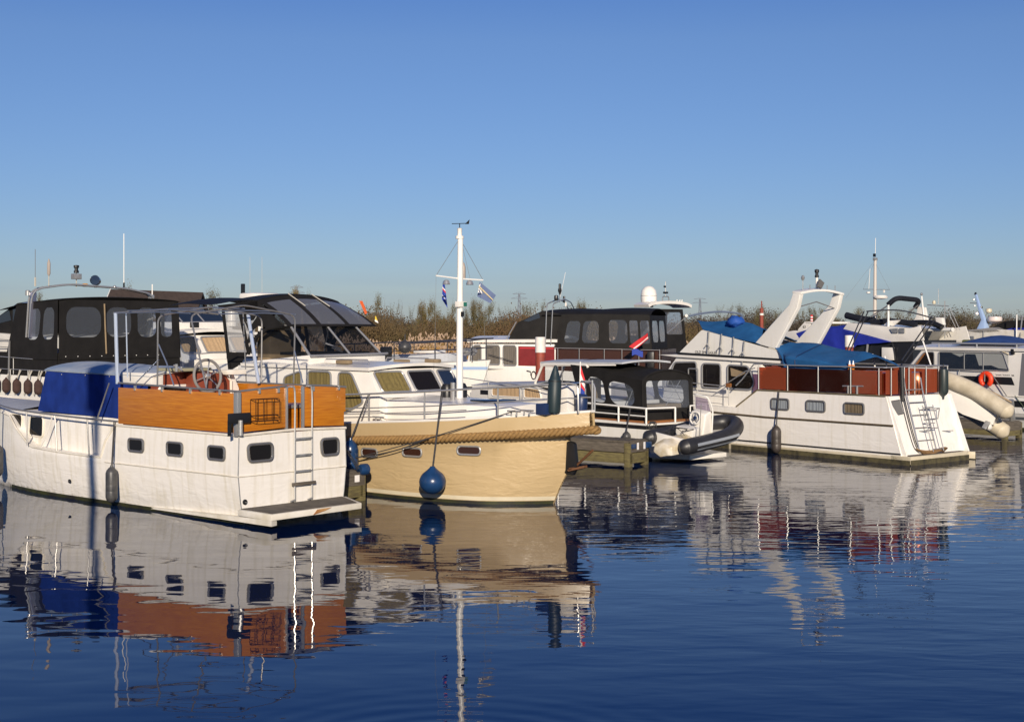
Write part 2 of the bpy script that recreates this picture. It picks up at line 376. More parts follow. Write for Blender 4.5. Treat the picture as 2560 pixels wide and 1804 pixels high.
class Fr:
    """a boat's own frame on the water: u along its axis, v to its left, z up; measured points are laid on its planes"""
    def __init__(s, ox, oy, deg):
        s.o = (ox, oy); s.deg = deg; a = R(deg); s.c = math.cos(a); s.s = math.sin(a)
    def hit(s, px, py, ax, val):
        r = ((px - 1280) / FPX, 1., (HZY - py) / FPX); dx, dy = -s.o[0], -s.o[1]
        a = (dx * s.c + dy * s.s, -dx * s.s + dy * s.c, CAM_H); b = (r[0] * s.c + r[1] * s.s, -r[0] * s.s + r[1] * s.c, r[2])
        t = (val - a[ax]) / b[ax]; return Vector([a[i] + t * b[i] for i in range(3)])
    def V(s, px, py, v=0.): return s.hit(px, py, 1, v)
    def U(s, px, py, u=0.): return s.hit(px, py, 0, u)
    def Z(s, px, py, z=0.): return s.hit(px, py, 2, z)
    def world(s, p): return Vector((s.o[0] + p[0] * s.c - p[1] * s.s, s.o[1] + p[0] * s.s + p[1] * s.c, p[2]))
    def root(s, name, label, cat, group=None): return root(name, label, cat, (s.o[0], s.o[1], 0), s.deg, group)
W0 = Fr(0, 0, 0)
def lerp(a, b, t): return a + (b - a) * t
def interp(x, tab):
    if x <= tab[0][0]: return tab[0][1]
    for (a, b), (c, d) in zip(tab, tab[1:]):
        if x <= c: return b + (d - b) * (x - a) / (c - a)
    return tab[-1][1]
def rail(par, path, r=.016, posts=(), pr=None, m=None, name="guard_rail", closed=False, foot=0):
    """handrail; posts = [(top, foot)] become stanchion sub-parts"""
    h = MB().tube(path, r, 8, closed).build(name, m or M_steel, par)
    for a, b in posts: MB().tube([a, b], pr or r * .85, 7).build("stanchion", m or M_steel, h)
    return h
def fender(name, label, P, top, length, rad, m, rope_m=None, kind="cyl", group=None, cat="fender", axis=None):
    """hanging fender: P centre of the body (world), top = where its line is tied (world)"""
    P = Vector(P); k = length / 2
    o = root(name, label, cat, P, 0, group)
    if kind == "ball":
        pr = [(.001, -k)] + [(rad * math.sin(math.pi * i / 14) * (1 if i < 7 else 1 - .12 * ((i - 7) / 7)), -k + (k + k * .82) * (1 - math.cos(math.pi * i / 14)) / 2) for i in range(1, 11)]
        pr += [(rad * .42, k * .72), (rad * .22, k * .9), (rad * .16, k)]
    else:
        pr = [(.02, -k), (rad * .45, -k + .02), (rad * .82, -k + rad * .5), (rad, -k + rad), (rad, -k * .35), (rad * .985, -k * .33), (rad, -k * .31), (rad, 0), (rad * .985, .012), (rad, .024), (rad, k - rad * 1.1), (rad * .85, k - rad * .6), (rad * .5, k - rad * .2), (rad * .26, k), (rad * .2, k + rad * .3)]
    MB().lathe(pr, (0, 0, 0), (0, 0, 1), 20).build("body", m, o)
    t = Vector(top) - P
    l = MB().tube([(0, 0, k), t * .5 + Vector((0, 0, k * .5)), t], .012, 6)
    l.tube([(.012, 0, k), t * .5 + Vector((.02, 0, k * .5)), t + Vector((.03, 0, 0))], .010, 6)
    l.build("line", rope_m or M_darkrope, o); return o

def canvas_wall(par, bl, br, tr, tl, wins, m=None, vm=None, b0=.3, b1=.85, rc=.35, name="canvas_wall", thick=.012, sag=.0):
    """canvas curtain with rounded clear windows; wins = [(a0,a1)] spans along it"""
    Q = [Vector(q) for q in (bl, br, tr, tl)]; n = nrm_of(Q)
    P = lambda a, b: Q[0].lerp(Q[1], a).lerp(Q[3].lerp(Q[2], a), b)
    c = MB(); edges = [0.] + [x for w_ in wins for x in w_] + [1.]
    c.grid(lambda p, q: P(p, q * b0), max(2, len(wins) * 3), 2, thick); c.grid(lambda p, q: P(p, lerp(b1, 1, q)), max(2, len(wins) * 3), 2, thick)
    for i in range(0, len(edges), 2): c.grid(lambda p, q: P(lerp(edges[i], edges[i + 1], p), lerp(b0, b1, q)), 1, 3, thick)
    ht = (P(0, b1) - P(0, b0)).length; wt = (Q[1] - Q[0]).length
    for a0, a1 in wins:
        ra = min(rc * (a1 - a0), rc * ht / wt); rb = ra * wt / ht
        for sa, sb, A0, B0 in ((1, 1, a0, b0), (-1, 1, a1, b0), (1, -1, a0, b1), (-1, -1, a1, b1)):
            arc = [P(A0 + sa * ra * (1 - math.cos(t)), B0 + sb * (b1 - b0) * 0 + sb * rb * (b1 - b0) * (1 - math.sin(t))) for t in [k * math.pi / 12 for k in range(7)]]
            c.prism([P(A0, B0)] + arc, n * -thick)
    w_ = c.build(name, m or M_canvas, par, 25)
    for a0, a1 in wins: MB().grid(lambda p, q: P(lerp(a0, a1, p), lerp(b0, b1, q)) - n * thick * .5, 4, 4).build("clear_window", vm or M_vinyl, w_)
    return w_
def inflatable(name, label, cat, loc, rot, L, W, r, mt, mh, group=None, bend=0., xt=0., deep=.30):
    """inflatable dinghy: U-shaped tube, rigid floor, transom; bow along +x"""
    o = root(name, label, cat, loc, 0, group); o.rotation_euler = rot; w2 = W / 2 - r
    P = [(-.30, w2, .0), (-.18, w2, 0), (0, w2, 0), (L * .35, w2, 0), (L * .62, w2 * .95, .03), (L * .84, w2 * .62, .10), (L * .94, w2 * .22, .15), (L * .94, -w2 * .22, .15), (L * .84, -w2 * .62, .10), (L * .62, -w2 * .95, .03), (L * .35, -w2, 0), (0, -w2, 0), (-.18, -w2, 0), (-.30, -w2, 0)]
    P = [(x, y, z - bend * max(0, 1.3 - x) ** 2) for x, y, z in P]; P = smooth_path(P, 5); n = len(P); R_ = []
    for i in range(n):
        e = min(i, n - 1 - i); R_.append(r * (.06, .26, .44, .60, .74, .85, .93, .98, 1)[min(e, 8)])
    t = MB().tube(P, R_, 16).build("tube", mt, o, 60)
    f = MB(); f.loft([[(x, y, z) for y, z in ((-w2 * k, -.05), (-w2 * k * .5, -.05 - deep * .6 * d), (0, -.05 - deep * d), (w2 * k * .5, -.05 - deep * .6 * d), (w2 * k, -.05))] for x, k, d in ((xt, 1, .85), (L * .4, 1, 1), (L * .7, .8, .8), (L * .92, .2, .1))], True, True, closed=True)
    f.build("floor", mh, o)
    return o, t, w2
# ================================================================== water and land
def water_mat():
    m = bpy.data.materials.new("canal water"); m.use_nodes = True; N = m.node_tree.nodes; L = m.node_tree.links; p = N["Principled BSDF"]
    p.inputs["Base Color"].default_value = (.001, .009, .046, 1); p.inputs["Roughness"].default_value = .012
    p.inputs["IOR"].default_value = 1.333; p.inputs["Specular IOR Level"].default_value = .5
    tc = N.new("ShaderNodeTexCoord"); sp = N.new("ShaderNodeSeparateXYZ"); L.new(tc.outputs["Object"], sp.inputs[0])
    def math_(op, a, b=0., clamp=False):
        n = N.new("ShaderNodeMath"); n.operation = op; n.use_clamp = clamp
        for i, x in enumerate((a, b)):
            if isinstance(x, (int, float)): n.inputs[i].default_value = x
            else: L.new(x, n.inputs[i])
        return n.outputs[0]
    def noise(scale, stretch, rot=0., detail=1.5, dist=0.0):
        mp = N.new("ShaderNodeMapping"); mp.inputs["Scale"].default_value = stretch; mp.inputs["Rotation"].default_value = (0, 0, R(rot))
        n = N.new("ShaderNodeTexNoise"); n.inputs["Scale"].default_value = scale; n.inputs["Detail"].default_value = detail; n.inputs["Distortion"].default_value = dist
        n.inputs["Roughness"].default_value = .4
        L.new(tc.outputs["Object"], mp.inputs[0]); L.new(mp.outputs[0], n.inputs["Vector"]); return n.outputs["Fac"]
    # breeze mask: the open water to the right and far away is more ruffled than the lee of the left boats
    ax = math_('ADD', math_('MULTIPLY', sp.outputs[0], .11), math_('MULTIPLY', sp.outputs[1], .028))
    br = math_('ADD', ax, math_('MULTIPLY', math_('SUBTRACT', noise(.10, (1, 1.6, 1), 20, 3), .5), 1.2))
    br = math_('MAXIMUM', math_('MULTIPLY', br, .75, True), .05)
    h = math_('MULTIPLY', noise(1.0, (.55, 1.0, 1), 8, 1.0), .0100)                        # slow undulation
    h = math_('ADD', h, math_('MULTIPLY', noise(1.0, (1.2, 2.4, 1), -12, 1.0, .3), .0036))
    r1 = math_('MULTIPLY', noise(1.0, (1.4, 3.9, 1), 32, 1.5, .5), .0056)                   # ripples with long crests
    r2 = math_('MULTIPLY', noise(1.0, (3.6, 9.0, 1), 24, 1.5, .4), .0013)
    h = math_('ADD', h, math_('MULTIPLY', math_('ADD', r1, r2), br))
    # rings spreading from a spot just below the picture
    mp = N.new("ShaderNodeMapping"); mp.inputs["Location"].default_value = (.5, -11.6, 0)
    wv = N.new("ShaderNodeTexWave"); wv.wave_type = 'RINGS'; wv.rings_direction = 'Z'; wv.inputs["Scale"].default_value = 1.05; wv.inputs["Distortion"].default_value = .6; wv.inputs["Detail"].default_value = 1
    L.new(tc.outputs["Object"], mp.inputs[0]); L.new(mp.outputs[0], wv.inputs["Vector"])
    ln = N.new("ShaderNodeVectorMath"); ln.operation = 'LENGTH'; L.new(mp.outputs[0], ln.inputs[0])
    fall = math_('SUBTRACT', 1., math_('MULTIPLY', ln.outputs["Value"], .38), True)
    h = math_('ADD', h, math_('MULTIPLY', math_('MULTIPLY', wv.outputs["Fac"], fall), .0030))
    b = N.new("ShaderNodeBump"); b.inputs["Distance"].default_value = 1.0; b.inputs["Strength"].default_value = 1
    L.new(h, b.inputs["Height"]); L.new(b.outputs[0], p.inputs["Normal"]); return m
tag(MB().poly([(-400, -120, 0), (400, -120, 0), (400, 92, 0), (-400, 92, 0)]).build("water", water_mat()), kind="structure")
M_ground = mat("meadow grass", (.085, .10, .030), .9, var=.45, vscale=.05, rgb2=(.12, .10, .045), bump=.1, bscale=.8)
g = MB()
ys = [(89, -.8), (91, .1), (93, .55), (130, .7), (400, .9), (1500, 1.0), (9000, 1.0)]
g.loft([[(-7000, y, z), (-200, y, z), (200, y, z), (7000, y, z)] for y, z in ys], False, False)
tag(g.build("ground", M_ground), kind="structure")

M_reed = mat("dry reed stalks", (.42, .225, .065), .9, var=.5, vscale=.5, rgb2=(.25, .17, .06))
M_plume = mat("reed plumes", (.41, .29, .20), .95, var=.35, vscale=.8)
M_scrub = mat("autumn scrub leaves", (.088, .068, .024), .9, var=.5, vscale=.22, rgb2=(.125, .068, .030))
M_twig = mat("bare twigs", (.13, .095, .065), .9, var=.3, vscale=.4)
M_bark = mat("grey bark", (.10, .08, .06), .9, var=.3)
M_leafA = mat("sparse brown foliage", (.13, .095, .04), .9, var=.45, vscale=.5, rgb2=(.09, .085, .03))
M_leafB = mat("yellow green foliage", (.13, .115, .035), .9, var=.4, vscale=.5, rgb2=(.16, .09, .03))
def reeds():
    s, pl = MB(), MB(); r = random.Random(3)
    for i in range(11500):
        x = r.uniform(-46, 17); y = 91.5 + 7 * r.random() ** 1.4; h = r.uniform(1.5, 2.5) * (1 + .12 * math.sin(x * .9) + .1 * math.sin(x * 2.7 + y))
        a = r.uniform(-.5, .5); wd = r.uniform(.015, .035); z0 = .0; lx, ly = r.gauss(0, .16), r.gauss(0, .1)
        t = (x + lx * h, y + ly * h, z0 + h); mid = (x + lx * h * .35, y + ly * h * .35, z0 + h * .55)
        s.add([(x - wd, y, z0), (x + wd, y, z0), (mid[0] + wd * .8, mid[1], mid[2]), (mid[0] - wd * .8, mid[1], mid[2]), t], [(0, 1, 2, 3), (3, 2, 4)])
        for q in range(2):
            b = r.uniform(.3, .85); l = r.uniform(.3, .7); d = r.choice((-1, 1))
            c = (x + lx * h * b, y, z0 + h * b); s.add([c, (c[0] + .03, c[1], c[2] - .05), (c[0] + d * l * .6, c[1] + r.uniform(-.2, .2), c[2] + l * r.uniform(-.1, .6))], [(0, 1, 2)])
        if r.random() < .6:
            d = r.uniform(-.12, .16); k = r.uniform(.16, .34); wd = r.uniform(.04, .075)
            pl.add([t, (t[0] + d * .4 + wd, t[1], t[2] + k * .45), (t[0] + d, t[1], t[2] + k), (t[0] + d * .4 - wd, t[1] + .02, t[2] + k * .5)], [(0, 1, 2, 3)])
    o = s.build("reeds", M_reed, smooth=10); tag(o, "tall dry orange reeds along the far bank", "reeds", kind="stuff")
    o = pl.build("reed_plumes", M_plume, smooth=10); tag(o, "pale feathery tops of the reeds on the far bank", "reeds", kind="stuff")
reeds()
def scrub(name, label, x0, x1, y0, y1, hfun, n, m, seed, leaf=.12):
    s = MB(); r = random.Random(seed)
    for i in range(n):
        x = r.uniform(x0, x1); y = r.uniform(y0, y1); H = hfun(x) * (.72 + .28 * math.sin(x * 1.9 + y * 3.1) * math.sin(x * .7 - y)) * r.uniform(.75, 1.06)
        z0 = .4
        if r.random() < .45:                        # upright twig
            lx = r.gauss(0, .12); wd = r.uniform(.012, .03)
            s.add([(x - wd, y, z0 + H * .35), (x + wd, y, z0 + H * .35), (x + lx * H, y + r.gauss(0, .2), z0 + H * r.uniform(.9, 1.1))], [(0, 1, 2)])
        for q in range(7):
            z = z0 + H * r.random() ** .8; c = Vector((x + r.gauss(0, .35), y + r.gauss(0, .35), z)); k = leaf * r.uniform(.6, 1.5)
            e = Vector((r.gauss(0, 1), r.gauss(0, 1), r.gauss(0, 1))).normalized(); f = e.orthogonal().normalized()
            s.add([c, c + e * k, c + (e * .5 + f * .55) * k * 1.6, c + f * k * .7], [(0, 1, 2, 3)])
    return tag(s.build(name, m, smooth=10), label, "scrub", kind="stuff")
scrub("willow_scrub", "dense brown and olive willow scrub behind the reeds", -52, 15, 104, 114, lambda x: 4.5 + .5 * math.sin(x * .35) + .35 * math.sin(x * 1.1 + 1), 26000, M_scrub, 5, .095)
M_scrubred = mat("reddish scrub leaves", (.115, .05, .026), .9, var=.45, vscale=.2, rgb2=(.09, .07, .03))
scrub("red_scrub", "reddish brown scrub beyond the boats at the right end of the bank", 33, 56, 108, 116, lambda x: 3.3 + .4 * math.sin(x * .8), 6000, M_scrubred, 6, .10)
scrub("thorn_scrub", "low brown scrub beyond the blue tarpaulin, in front of the field", 15, 24, 118, 124, lambda x: 3.0 + .4 * math.sin(x), 2500, M_scrub, 16, .10)
scrub("tan_scrub", "orange tan scrub beyond the black canopy at the left end of the bank", -48, -33, 99, 103, lambda x: 4.2 + .4 * math.sin(x * .7), 3500, M_reed, 8, .10)
M_far = mat("far leafless wood", (.085, .066, .045), .95, var=.4, vscale=.06)
scrub("far_wood", "low leafless wood on the horizon beyond the meadow", -60, 160, 330, 345, lambda x: 6.4 + 1.4 * math.sin(x * .13) + .9 * math.sin(x * .41 + 2), 30000, M_far, 9, .22)

def tree_proto(seed, H, leaf_n, leafm, spread, upright=.5):
    """tapered trunk, limbs and twigs, thin crown of leaf-sized faces round the twig ends"""
    r = random.Random(seed); tr, cr = MB(), MB(); tips = []
    def grow(p, d, l, rad, lev):
        pts = [p]; q = p.copy(); dd = d.copy()
        for i in range(4):
            dd = (dd + Vector((r.gauss(0, .12), r.gauss(0, .12), .06))).normalized(); q = q + dd * l / 4; pts.append(q.copy())
        tr.tube(pts, [rad * (1 - .14 * i) for i in range(5)], 5 if lev < 2 else 3, caps=False)
        if lev >= 3: tips.extend(pts[1:]); return
        for i in range(4 if lev == 0 else 3 + (r.random() < .5)):
            a = r.uniform(0, 6.28); b = pts[r.choice((2, 3, 4) if lev else (2, 3, 4, 4))]
            nd = (dd * upright + Vector((math.cos(a), math.sin(a), r.uniform(0, .5))) * spread).normalized()
            grow(b, nd, l * r.uniform(.55, .78), rad * .5, lev + 1)
    grow(Vector((0, 0, -.3)), Vector((0, 0, 1)), H * .42, H * .026, 0)
    for i in range(leaf_n):
        c = r.choice(tips) + Vector((r.gauss(0, .04), r.gauss(0, .04), r.gauss(0, .04))) * H; k = H * r.uniform(.006, .015)
        e = Vector((r.gauss(0, 1), r.gauss(0, 1), r.gauss(0, 1))).normalized(); f = e.orthogonal().normalized()
        cr.add([c, c + e * k, c + (e * .5 + f * .6) * k * 1.5, c + f * k * .7], [(0, 1, 2, 3)])
    zs = max(t.z for t in tips)
    return tr, cr, leafm, zs
PROTOS = [tree_proto(1, 6, 1800, M_leafA, .75), tree_proto(2, 6, 12000, M_leafB, .95, .35), tree_proto(3, 6, 700, M_twig, .45, .9), tree_proto(4, 6, 6500, M_leafA, .8, .45)]
PM = {}
def tree(kind, px, ytop, wpx, Y, label):
    tr, cr, lm, zs = PROTOS[kind]; X = (px - 1280) / FPX * Y; top = CAM_H + (HZY - ytop) / FPX * Y
    o = root("tree", label, "tree", (X, Y, .7), px * 7 % 360, "trees on the skyline beyond the reeds")
    k = (top - .7) / zs; kw = wpx / FPX * Y / (zs * .72)
    o.scale = (kw, kw, k)
    if kind not in PM:
        a = tr.build("trunk", M_bark, o, smooth=60); b = cr.build("crown", lm, o, smooth=10); PM[kind] = (a, b)
    else:
        for q in PM[kind]:
            c = q.copy(); COL.objects.link(c); c.parent = o
for a in [
    (3, 115, 735, 30, 150, "rounded bush-like tree just right of the steel arch's corner, farthest left on the skyline"),
    (3, 308, 719, 34, 160, "small brown tree peeping over the white gable of the dark roof"),
    (3, 500, 731, 56, 150, "brown tree at the right end of the long dark roof"),
    (1, 742, 729, 34, 150, "olive tree in front of the small lattice pylon above the smoked windscreen"),
    (3, 785, 738, 20, 150, "small round tree close right of the olive tree above the canopy"),
    (0, 942, 738, 36, 150, "bare branching tree, tallest of those between canopy and mast"),
    (2, 908, 746, 14, 155, "thin bare sapling by the orange flag tip at the canopy's end"),
    (2, 1003, 747, 12, 150, "slim upright column of a tree between the bare tree and the mast"),
    (0, 983, 757, 18, 155, "low twiggy tree just left of the slim upright one"),
    (2, 1053, 749, 14, 150, "lopsided thin tree with one tall shoot left of the blue pennant"),
    (1, 1068, 760, 32, 152, "low bushy tree under the lopsided thin shoot"),
    (0, 1033, 765, 22, 158, "small bare tree low between two bushier ones left of the pennant"),
    (3, 1097, 756, 26, 152, "twiggy tree right behind the hanging blue pennant"),
    (3, 1122, 762, 22, 155, "short tree between the pennant and the white mast"),
    (3, 1168, 753, 30, 150, "brown tree immediately right of the white mast"),
    (1, 1217, 757, 44, 148, "dense yellowish tree below the slate flag"),
    (0, 1266, 767, 26, 160, "faint low tree right of the dense yellowish one"),
    (0, 1338, 754, 34, 150, "spiky tree right of the pylon, left of the steel arch over the black canopy"),
    (3, 1312, 764, 24, 155, "small tree between the pylon and the spiky tree"),
    (3, 1428, 760, 40, 150, "wide brown tree beneath the steel arch"),
    (3, 1462, 763, 30, 152, "smaller tree at the right foot of the steel arch"),
    (0, 1805, 763, 34, 260, "tall tree over the blue tarpaulin's fold, left of its cluster"),
    (3, 1832, 766, 36, 262, "tree at the right of the cluster over the blue tarpaulin"),
    (3, 1903, 767, 30, 250, "rounded tree behind the rusty pole"),
    (0, 1950, 776, 34, 265, "low tree between the rusty pole and the white arch"),
    (3, 2030, 771, 30, 250, "rounded brown tree framed inside the white arch"),
    (0, 2000, 776, 24, 255, "slim tree framed inside the white arch beside its left leg"),
    (3, 2075, 774, 34, 255, "tree beside the right leg of the white arch"),
    (0, 2150, 771, 46, 270, "wide leafless tree just right of the white arch"),
    (0, 2205, 774, 44, 275, "leafless tree behind the tall mast with the radar"),
    (0, 2258, 772, 44, 275, "leafless tree behind the folded navy sprayhood"),
    (0, 2410, 782, 50, 270, "leafless tree right of the leaning white davit poles"),
    (2, 2492, 776, 18, 260, "thin bare tree, leftmost of the row right of the cream radome"),
    (2, 2512, 774, 18, 262, "thin bare tree, second of the row right of the cream radome"),
    (2, 2532, 775, 18, 260, "thin bare tree, third of the row right of the cream radome"),
    (2, 2552, 773, 18, 262, "thin bare tree at the picture's right edge"),
]: tree(*a)

def barn():
    Y = 128.; f = lambda px, py, y=Y: Vector(((px - 1280) / FPX * y, y, CAM_H + (HZY - py) / FPX * y))
    o = root("house", "low house with a long dark roof and white gable beyond the left canopy", "house", (-38, 128, .6), 0)
    b = Vector((-38, 128, .6)); M_roof = mat("dark roof tiles", (.060, .042, .034), .85, var=.3, vscale=3, bump=.03, bscale=8)
    r0 = f(286, 728) - b; r1 = f(508, 736, 134) - b; e = 5.0
    g0 = Vector((r0.x - 1.0, r0.y, r0.z)); dz = -3.0
    wl = MB().prism([(r0.x, r0.y - 3.4, -.4), (r0.x, r0.y + 3.4, -.4), (r0.x, r0.y + 3.4, r0.z + dz + .6), (r0.x, r0.y, r0.z - .12), (r0.x, r0.y - 3.4, r0.z + dz + .6)], r1 - r0 - Vector((.3, 0, 0)))
    wl.build("wall", M_old, o)
    rf = MB()
    for sgn in (-1, 1):
        a, c = r0 + Vector((-.35, 0, 0)), r1; d = Vector((0, sgn * 4.0, dz + .1))
        rf.hexa([a, c, c + d, a + d], [p + Vector((0, 0, .2)) for p in (a, c, c + d, a + d)])
    rf.build("roof", M_roof, o)
    MB().poly([r0 + Vector((-.03, -.1, -.1)), r0 + Vector((-.03, -3.3, dz + .2)), r0 + Vector((-.03, 3.3, dz + .2))]).build("gable", M_white, o)
    MB().prism([r0 + Vector((-.37, 0, .28)), r0 + Vector((-.37, -4.05, dz + .36)), r0 + Vector((-.37, -4.05, dz + .08)), r0 + Vector((-.37, 0, -.02))], (.06, 0, 0)).build("bargeboard", M_white, o)
barn()
M_pyl = mat("distant pylon steel", (.20, .23, .28), .7)
def pylon(px, ytop, Y, label, hw):
    X = (px - 1280) / FPX * Y; H = CAM_H + (HZY - ytop) / FPX * Y - 1
    o = root("pylon", label, "pylon", (X, Y, 1), 10, "lattice pylons on the horizon"); t = MB(); k = H * .055
    for sx in (-1, 1):
        for sy in (-1, 1): t.tube([(sx * k, sy * k, 0), (sx * k * .3, sy * k * .3, H)], H * .007, 4)
    for i in range(7):
        z0, z1 = H * i / 7, H * (i + 1) / 7; w0, w1 = k * (1 - .7 * i / 7), k * (1 - .7 * (i + 1) / 7)
        for sy in (-1, 1):
            t.tube([(-w0, sy * w0, z0), (w1, sy * w1, z1)], H * .004, 3); t.tube([(w0, sy * w0, z0), (-w1, sy * w1, z1)], H * .004, 3)
    t.build("tower", M_pyl, o)
    for z, q in ((H * .98, .8), (H * .86, 1.)):
        a = MB(); a.tube([(-hw * q, 0, z), (hw * q, 0, z)], H * .006, 4); a.tube([(-hw * q, 0, z), (0, 0, z + H * .05), (hw * q, 0, z)], H * .004, 4)
        a.build("crossarm", M_pyl, o)
pylon(742, 716, 900, "small pale lattice pylon above the smoked windscreen, behind the olive tree", 5.2)
pylon(1298, 733, 900, "pale lattice pylon between the slate flag and the steel arch", 5.4)
pylon(1750, 746, 950, "pale lattice pylon between the white dome and the blue tarpaulin", 5.4)
# ================================================================== white cabin cruiser at the left, stern towards us
A = Fr(-4.99, 25.33, 139)
def boat_a():
    o = A.root("cabin_cruiser", "white steel cruiser with orange wooden stern boards and a blue canvas cabin", "boat")
    C, HB = -1.31, 1.31
    def hb(u, bow=11.9, pw=2.3): return HB if u <= 5.6 else HB * max(0., 1 - ((u - 5.6) / (bow - 5.6)) ** pw)
    top = [(0, 1.61), (3.9, 1.62), (4.25, 1.30), (4.42, .95), (4.9, .945), (6.05, .965), (7.1, 1.0), (7.3, 1.04), (7.95, 1.36), (8.3, 1.62), (9.5, 1.74), (11.9, 1.95)]
    us = [-.03, .02, .8, 1.6, 2.4, 3.2, 3.9, 4.1, 4.25, 4.42, 4.9, 5.6, 6.05, 6.6, 7.1, 7.3, 7.6, 7.95, 8.3, 8.9, 9.5, 10.1, 10.7, 11.2, 11.6, 11.9]
    rings, deck = [], []
    for u in us:
        t = interp(u, top); bowk = max(0, (u - 6) / 6) ** 2
        prof = [(-.45, -.42 - .3 * bowk), (0., -.13 - .2 * bowk), (.45, -.05 - .1 * bowk), (.87, .0), (max(.9, lerp(.87, t, .5)), -.004), (t, -.02)]
        L = [(u, C + max(.015, hb(u) + d * (hb(u) / HB) ** .5), z) for z, d in prof]
        rings.append(L + [(x, 2 * C - y, z) for x, y, z in reversed(L)])
    # upper corner of the stern is a little rounded: shrink the first ring
    MB().loft(rings, True, False).build("hull", M_hullA, o, 40)
    d = MB()
    for i in range(len(us) - 1):
        a, b = rings[i], rings[i + 1]
        lo = .02
        d.add([(a[5][0], a[5][1], a[5][2] - lo), (a[6][0], a[6][1], a[6][2] - lo), (b[6][0], b[6][1], b[6][2] - lo), (b[5][0], b[5][1], b[5][2] - lo)], [(0, 1, 2, 3)])
    d.build("deck", M_deck, o)
    # bottom paint just above the water
    bt = MB(); bt.loft([[(u, C + max(.02, hb(u) - .12 - .2 * max(0, (u - 6) / 6) ** 2 + dd), z) for z, dd in ((-.4, -.2), (.0, .006), (.075, .02))] for u in us], False, False)
    bt.loft([[(u, C - max(.02, hb(u) - .12 - .2 * max(0, (u - 6) / 6) ** 2 + dd), z) for z, dd in ((-.4, -.2), (.0, .006), (.075, .02))] for u in us], False, False)
    bt.build("boot_stripe", M_boot, o)
    # chine strip and gunwale cap
    ch = MB()
    for s in (1, -1):
        ch.tube([(u, C + s * (hb(u) + .004), .87 + .05 * max(0, (u - 8) / 4)) for u in us if u < 4.4], .016, 6)
    ch.tube([(-.035, C + hb(0), .87), (-.035, C - hb(0), .87)], .016, 6)
    ch.build("rubbing_strake", M_old, o)
    cp = MB()
    cp.tube([(-.04, C + HB - .01, 1.615), (-.05, C, 1.655), (-.04, C - HB + .01, 1.615)], .026, 8)
    for s in (1, -1): cp.tube([(u, C + s * (hb(u) - .01), interp(u, top) + .004) for u in us], .024, 8)
    cp.build("gunwale", M_old, o)
    for s in (1, -1): MB().tube([(-.03, C + s * (HB - .02), 1.58), (-.033, C + s * (HB + .002), .9), (-.033, C + s * (HB - .045), .45), (-.033, C + s * (HB - .11), .05)], .010, 6).build("stern_seam", M_galv, o)
    # aft-deck plating and low cabin side beside the side decks
    MB().box(.03, 4.1, C - HB + .03, C + HB - .03, 1.50, 1.585).build("aft_deck", M_old, o)
    cab = MB(); v = -.30
    cab.prism([(4.12, v, .9), (8.75, v, .9), (9.3, v - .18, .9), (9.3, 2 * C - v + .18, .9), (8.75, 2 * C - v, .9), (4.12, 2 * C - v, .9)], (0, 0, .83))
    cab.build("cabin_side", M_hullA, o, bev=.02)
    fd = MB(); fd.loft([[(8.2, v, 1.73), (8.2, C, 1.86), (8.2, 2 * C - v, 1.73)], [(8.75, v, 1.73), (8.75, C, 1.88), (8.75, 2 * C - v, 1.73)], [(10.9, C + .42, 1.80), (10.9, C, 1.92), (10.9, C - .42, 1.80)]], False, False)
    fd.build("coach_roof", M_lightdeck, o)
    fs = MB(); fs.loft([[(8.6, v, 1.4), (10.9, C + .42, 1.6)], [(8.6, v, 1.73), (10.9, C + .42, 1.80)]], False, False); fs.loft([[(8.6, 2 * C - v, 1.4), (10.9, C - .42, 1.6), (10.9, C + .42, 1.6)], [(8.6, 2 * C - v, 1.73), (10.9, C - .42, 1.80), (10.9, C + .42, 1.8)]], False, False)
    fs.build("coach_roof_side", M_old, o)
    for x0, x1, z0, z1, x2 in ((7.06, 7.66, 1.20, 1.64, 7.60), (7.93, 8.48, 1.26, 1.66, 8.42)):
        window(o, [(x2, v, z1), (x0, v, z1), (x0 + .02, v, z0), (x1, v, z0 + .02)], (0, 1, 0), .10, .020, M_old, M_glass)
    # four aft-cabin windows, thick chromed frames
    for x0, x1 in ((2.906, 3.398), (1.637, 2.117), (.344, .827)):
        window(o, [(x1, 0, 1.385), (x0, 0, 1.385), (x0, 0, 1.145), (x1, 0, 1.145)], (0, 1, 0), .07, .026, M_chrome, M_glass)
    for v0, v1, z0, z1 in ((-.205, -.775, 1.12, 1.435), (-1.965, -2.405, 1.115, 1.43)):
        window(o, [(-.03, v0, z1), (-.03, v1, z1), (-.03, v1, z0), (-.03, v0 - .03, z0)], (-1, 0, 0), .09, .030, M_chrome, M_glass)
    # far side windows
    for x0, x1 in ((2.906, 3.398), (1.637, 2.117), (.344, .827)):
        window(o, [(x0, 2 * C, 1.385), (x1, 2 * C, 1.385), (x1, 2 * C, 1.145), (x0, 2 * C, 1.145)], (0, -1, 0), .07, .026, M_chrome, M_glass)
    MB().lathe([(.001, 0), (.05, 0), (.05, .02), (.03, .025), (.001, .0)], (-.03, -.15, .40), (-1, 0, 0), 14).build("exhaust", M_black, o)
    MB().lathe([(.001, 0), (.042, 0), (.042, .02), (.02, .02), (.001, .0)], (5.6, -.035, .38), (0, 1, 0), 12).build("drain_outlet", M_black, o)
    # swim platform
    p = MB(); p.prism([(-.04, .02, .17), (-.04, -2.62, .17), (-1.02, -2.12, .17), (-1.05, .06, .17)], (0, 0, .11)); pf = p.build("swim_platform", M_old, o, bev=.012)
    MB().prism([(-.05, -.05, .283), (-.05, -2.5, .283), (-.96, -2.05, .283), (-.99, .0, .283)], (0, 0, .008)).build("platform_deck", M_greywood, pf)
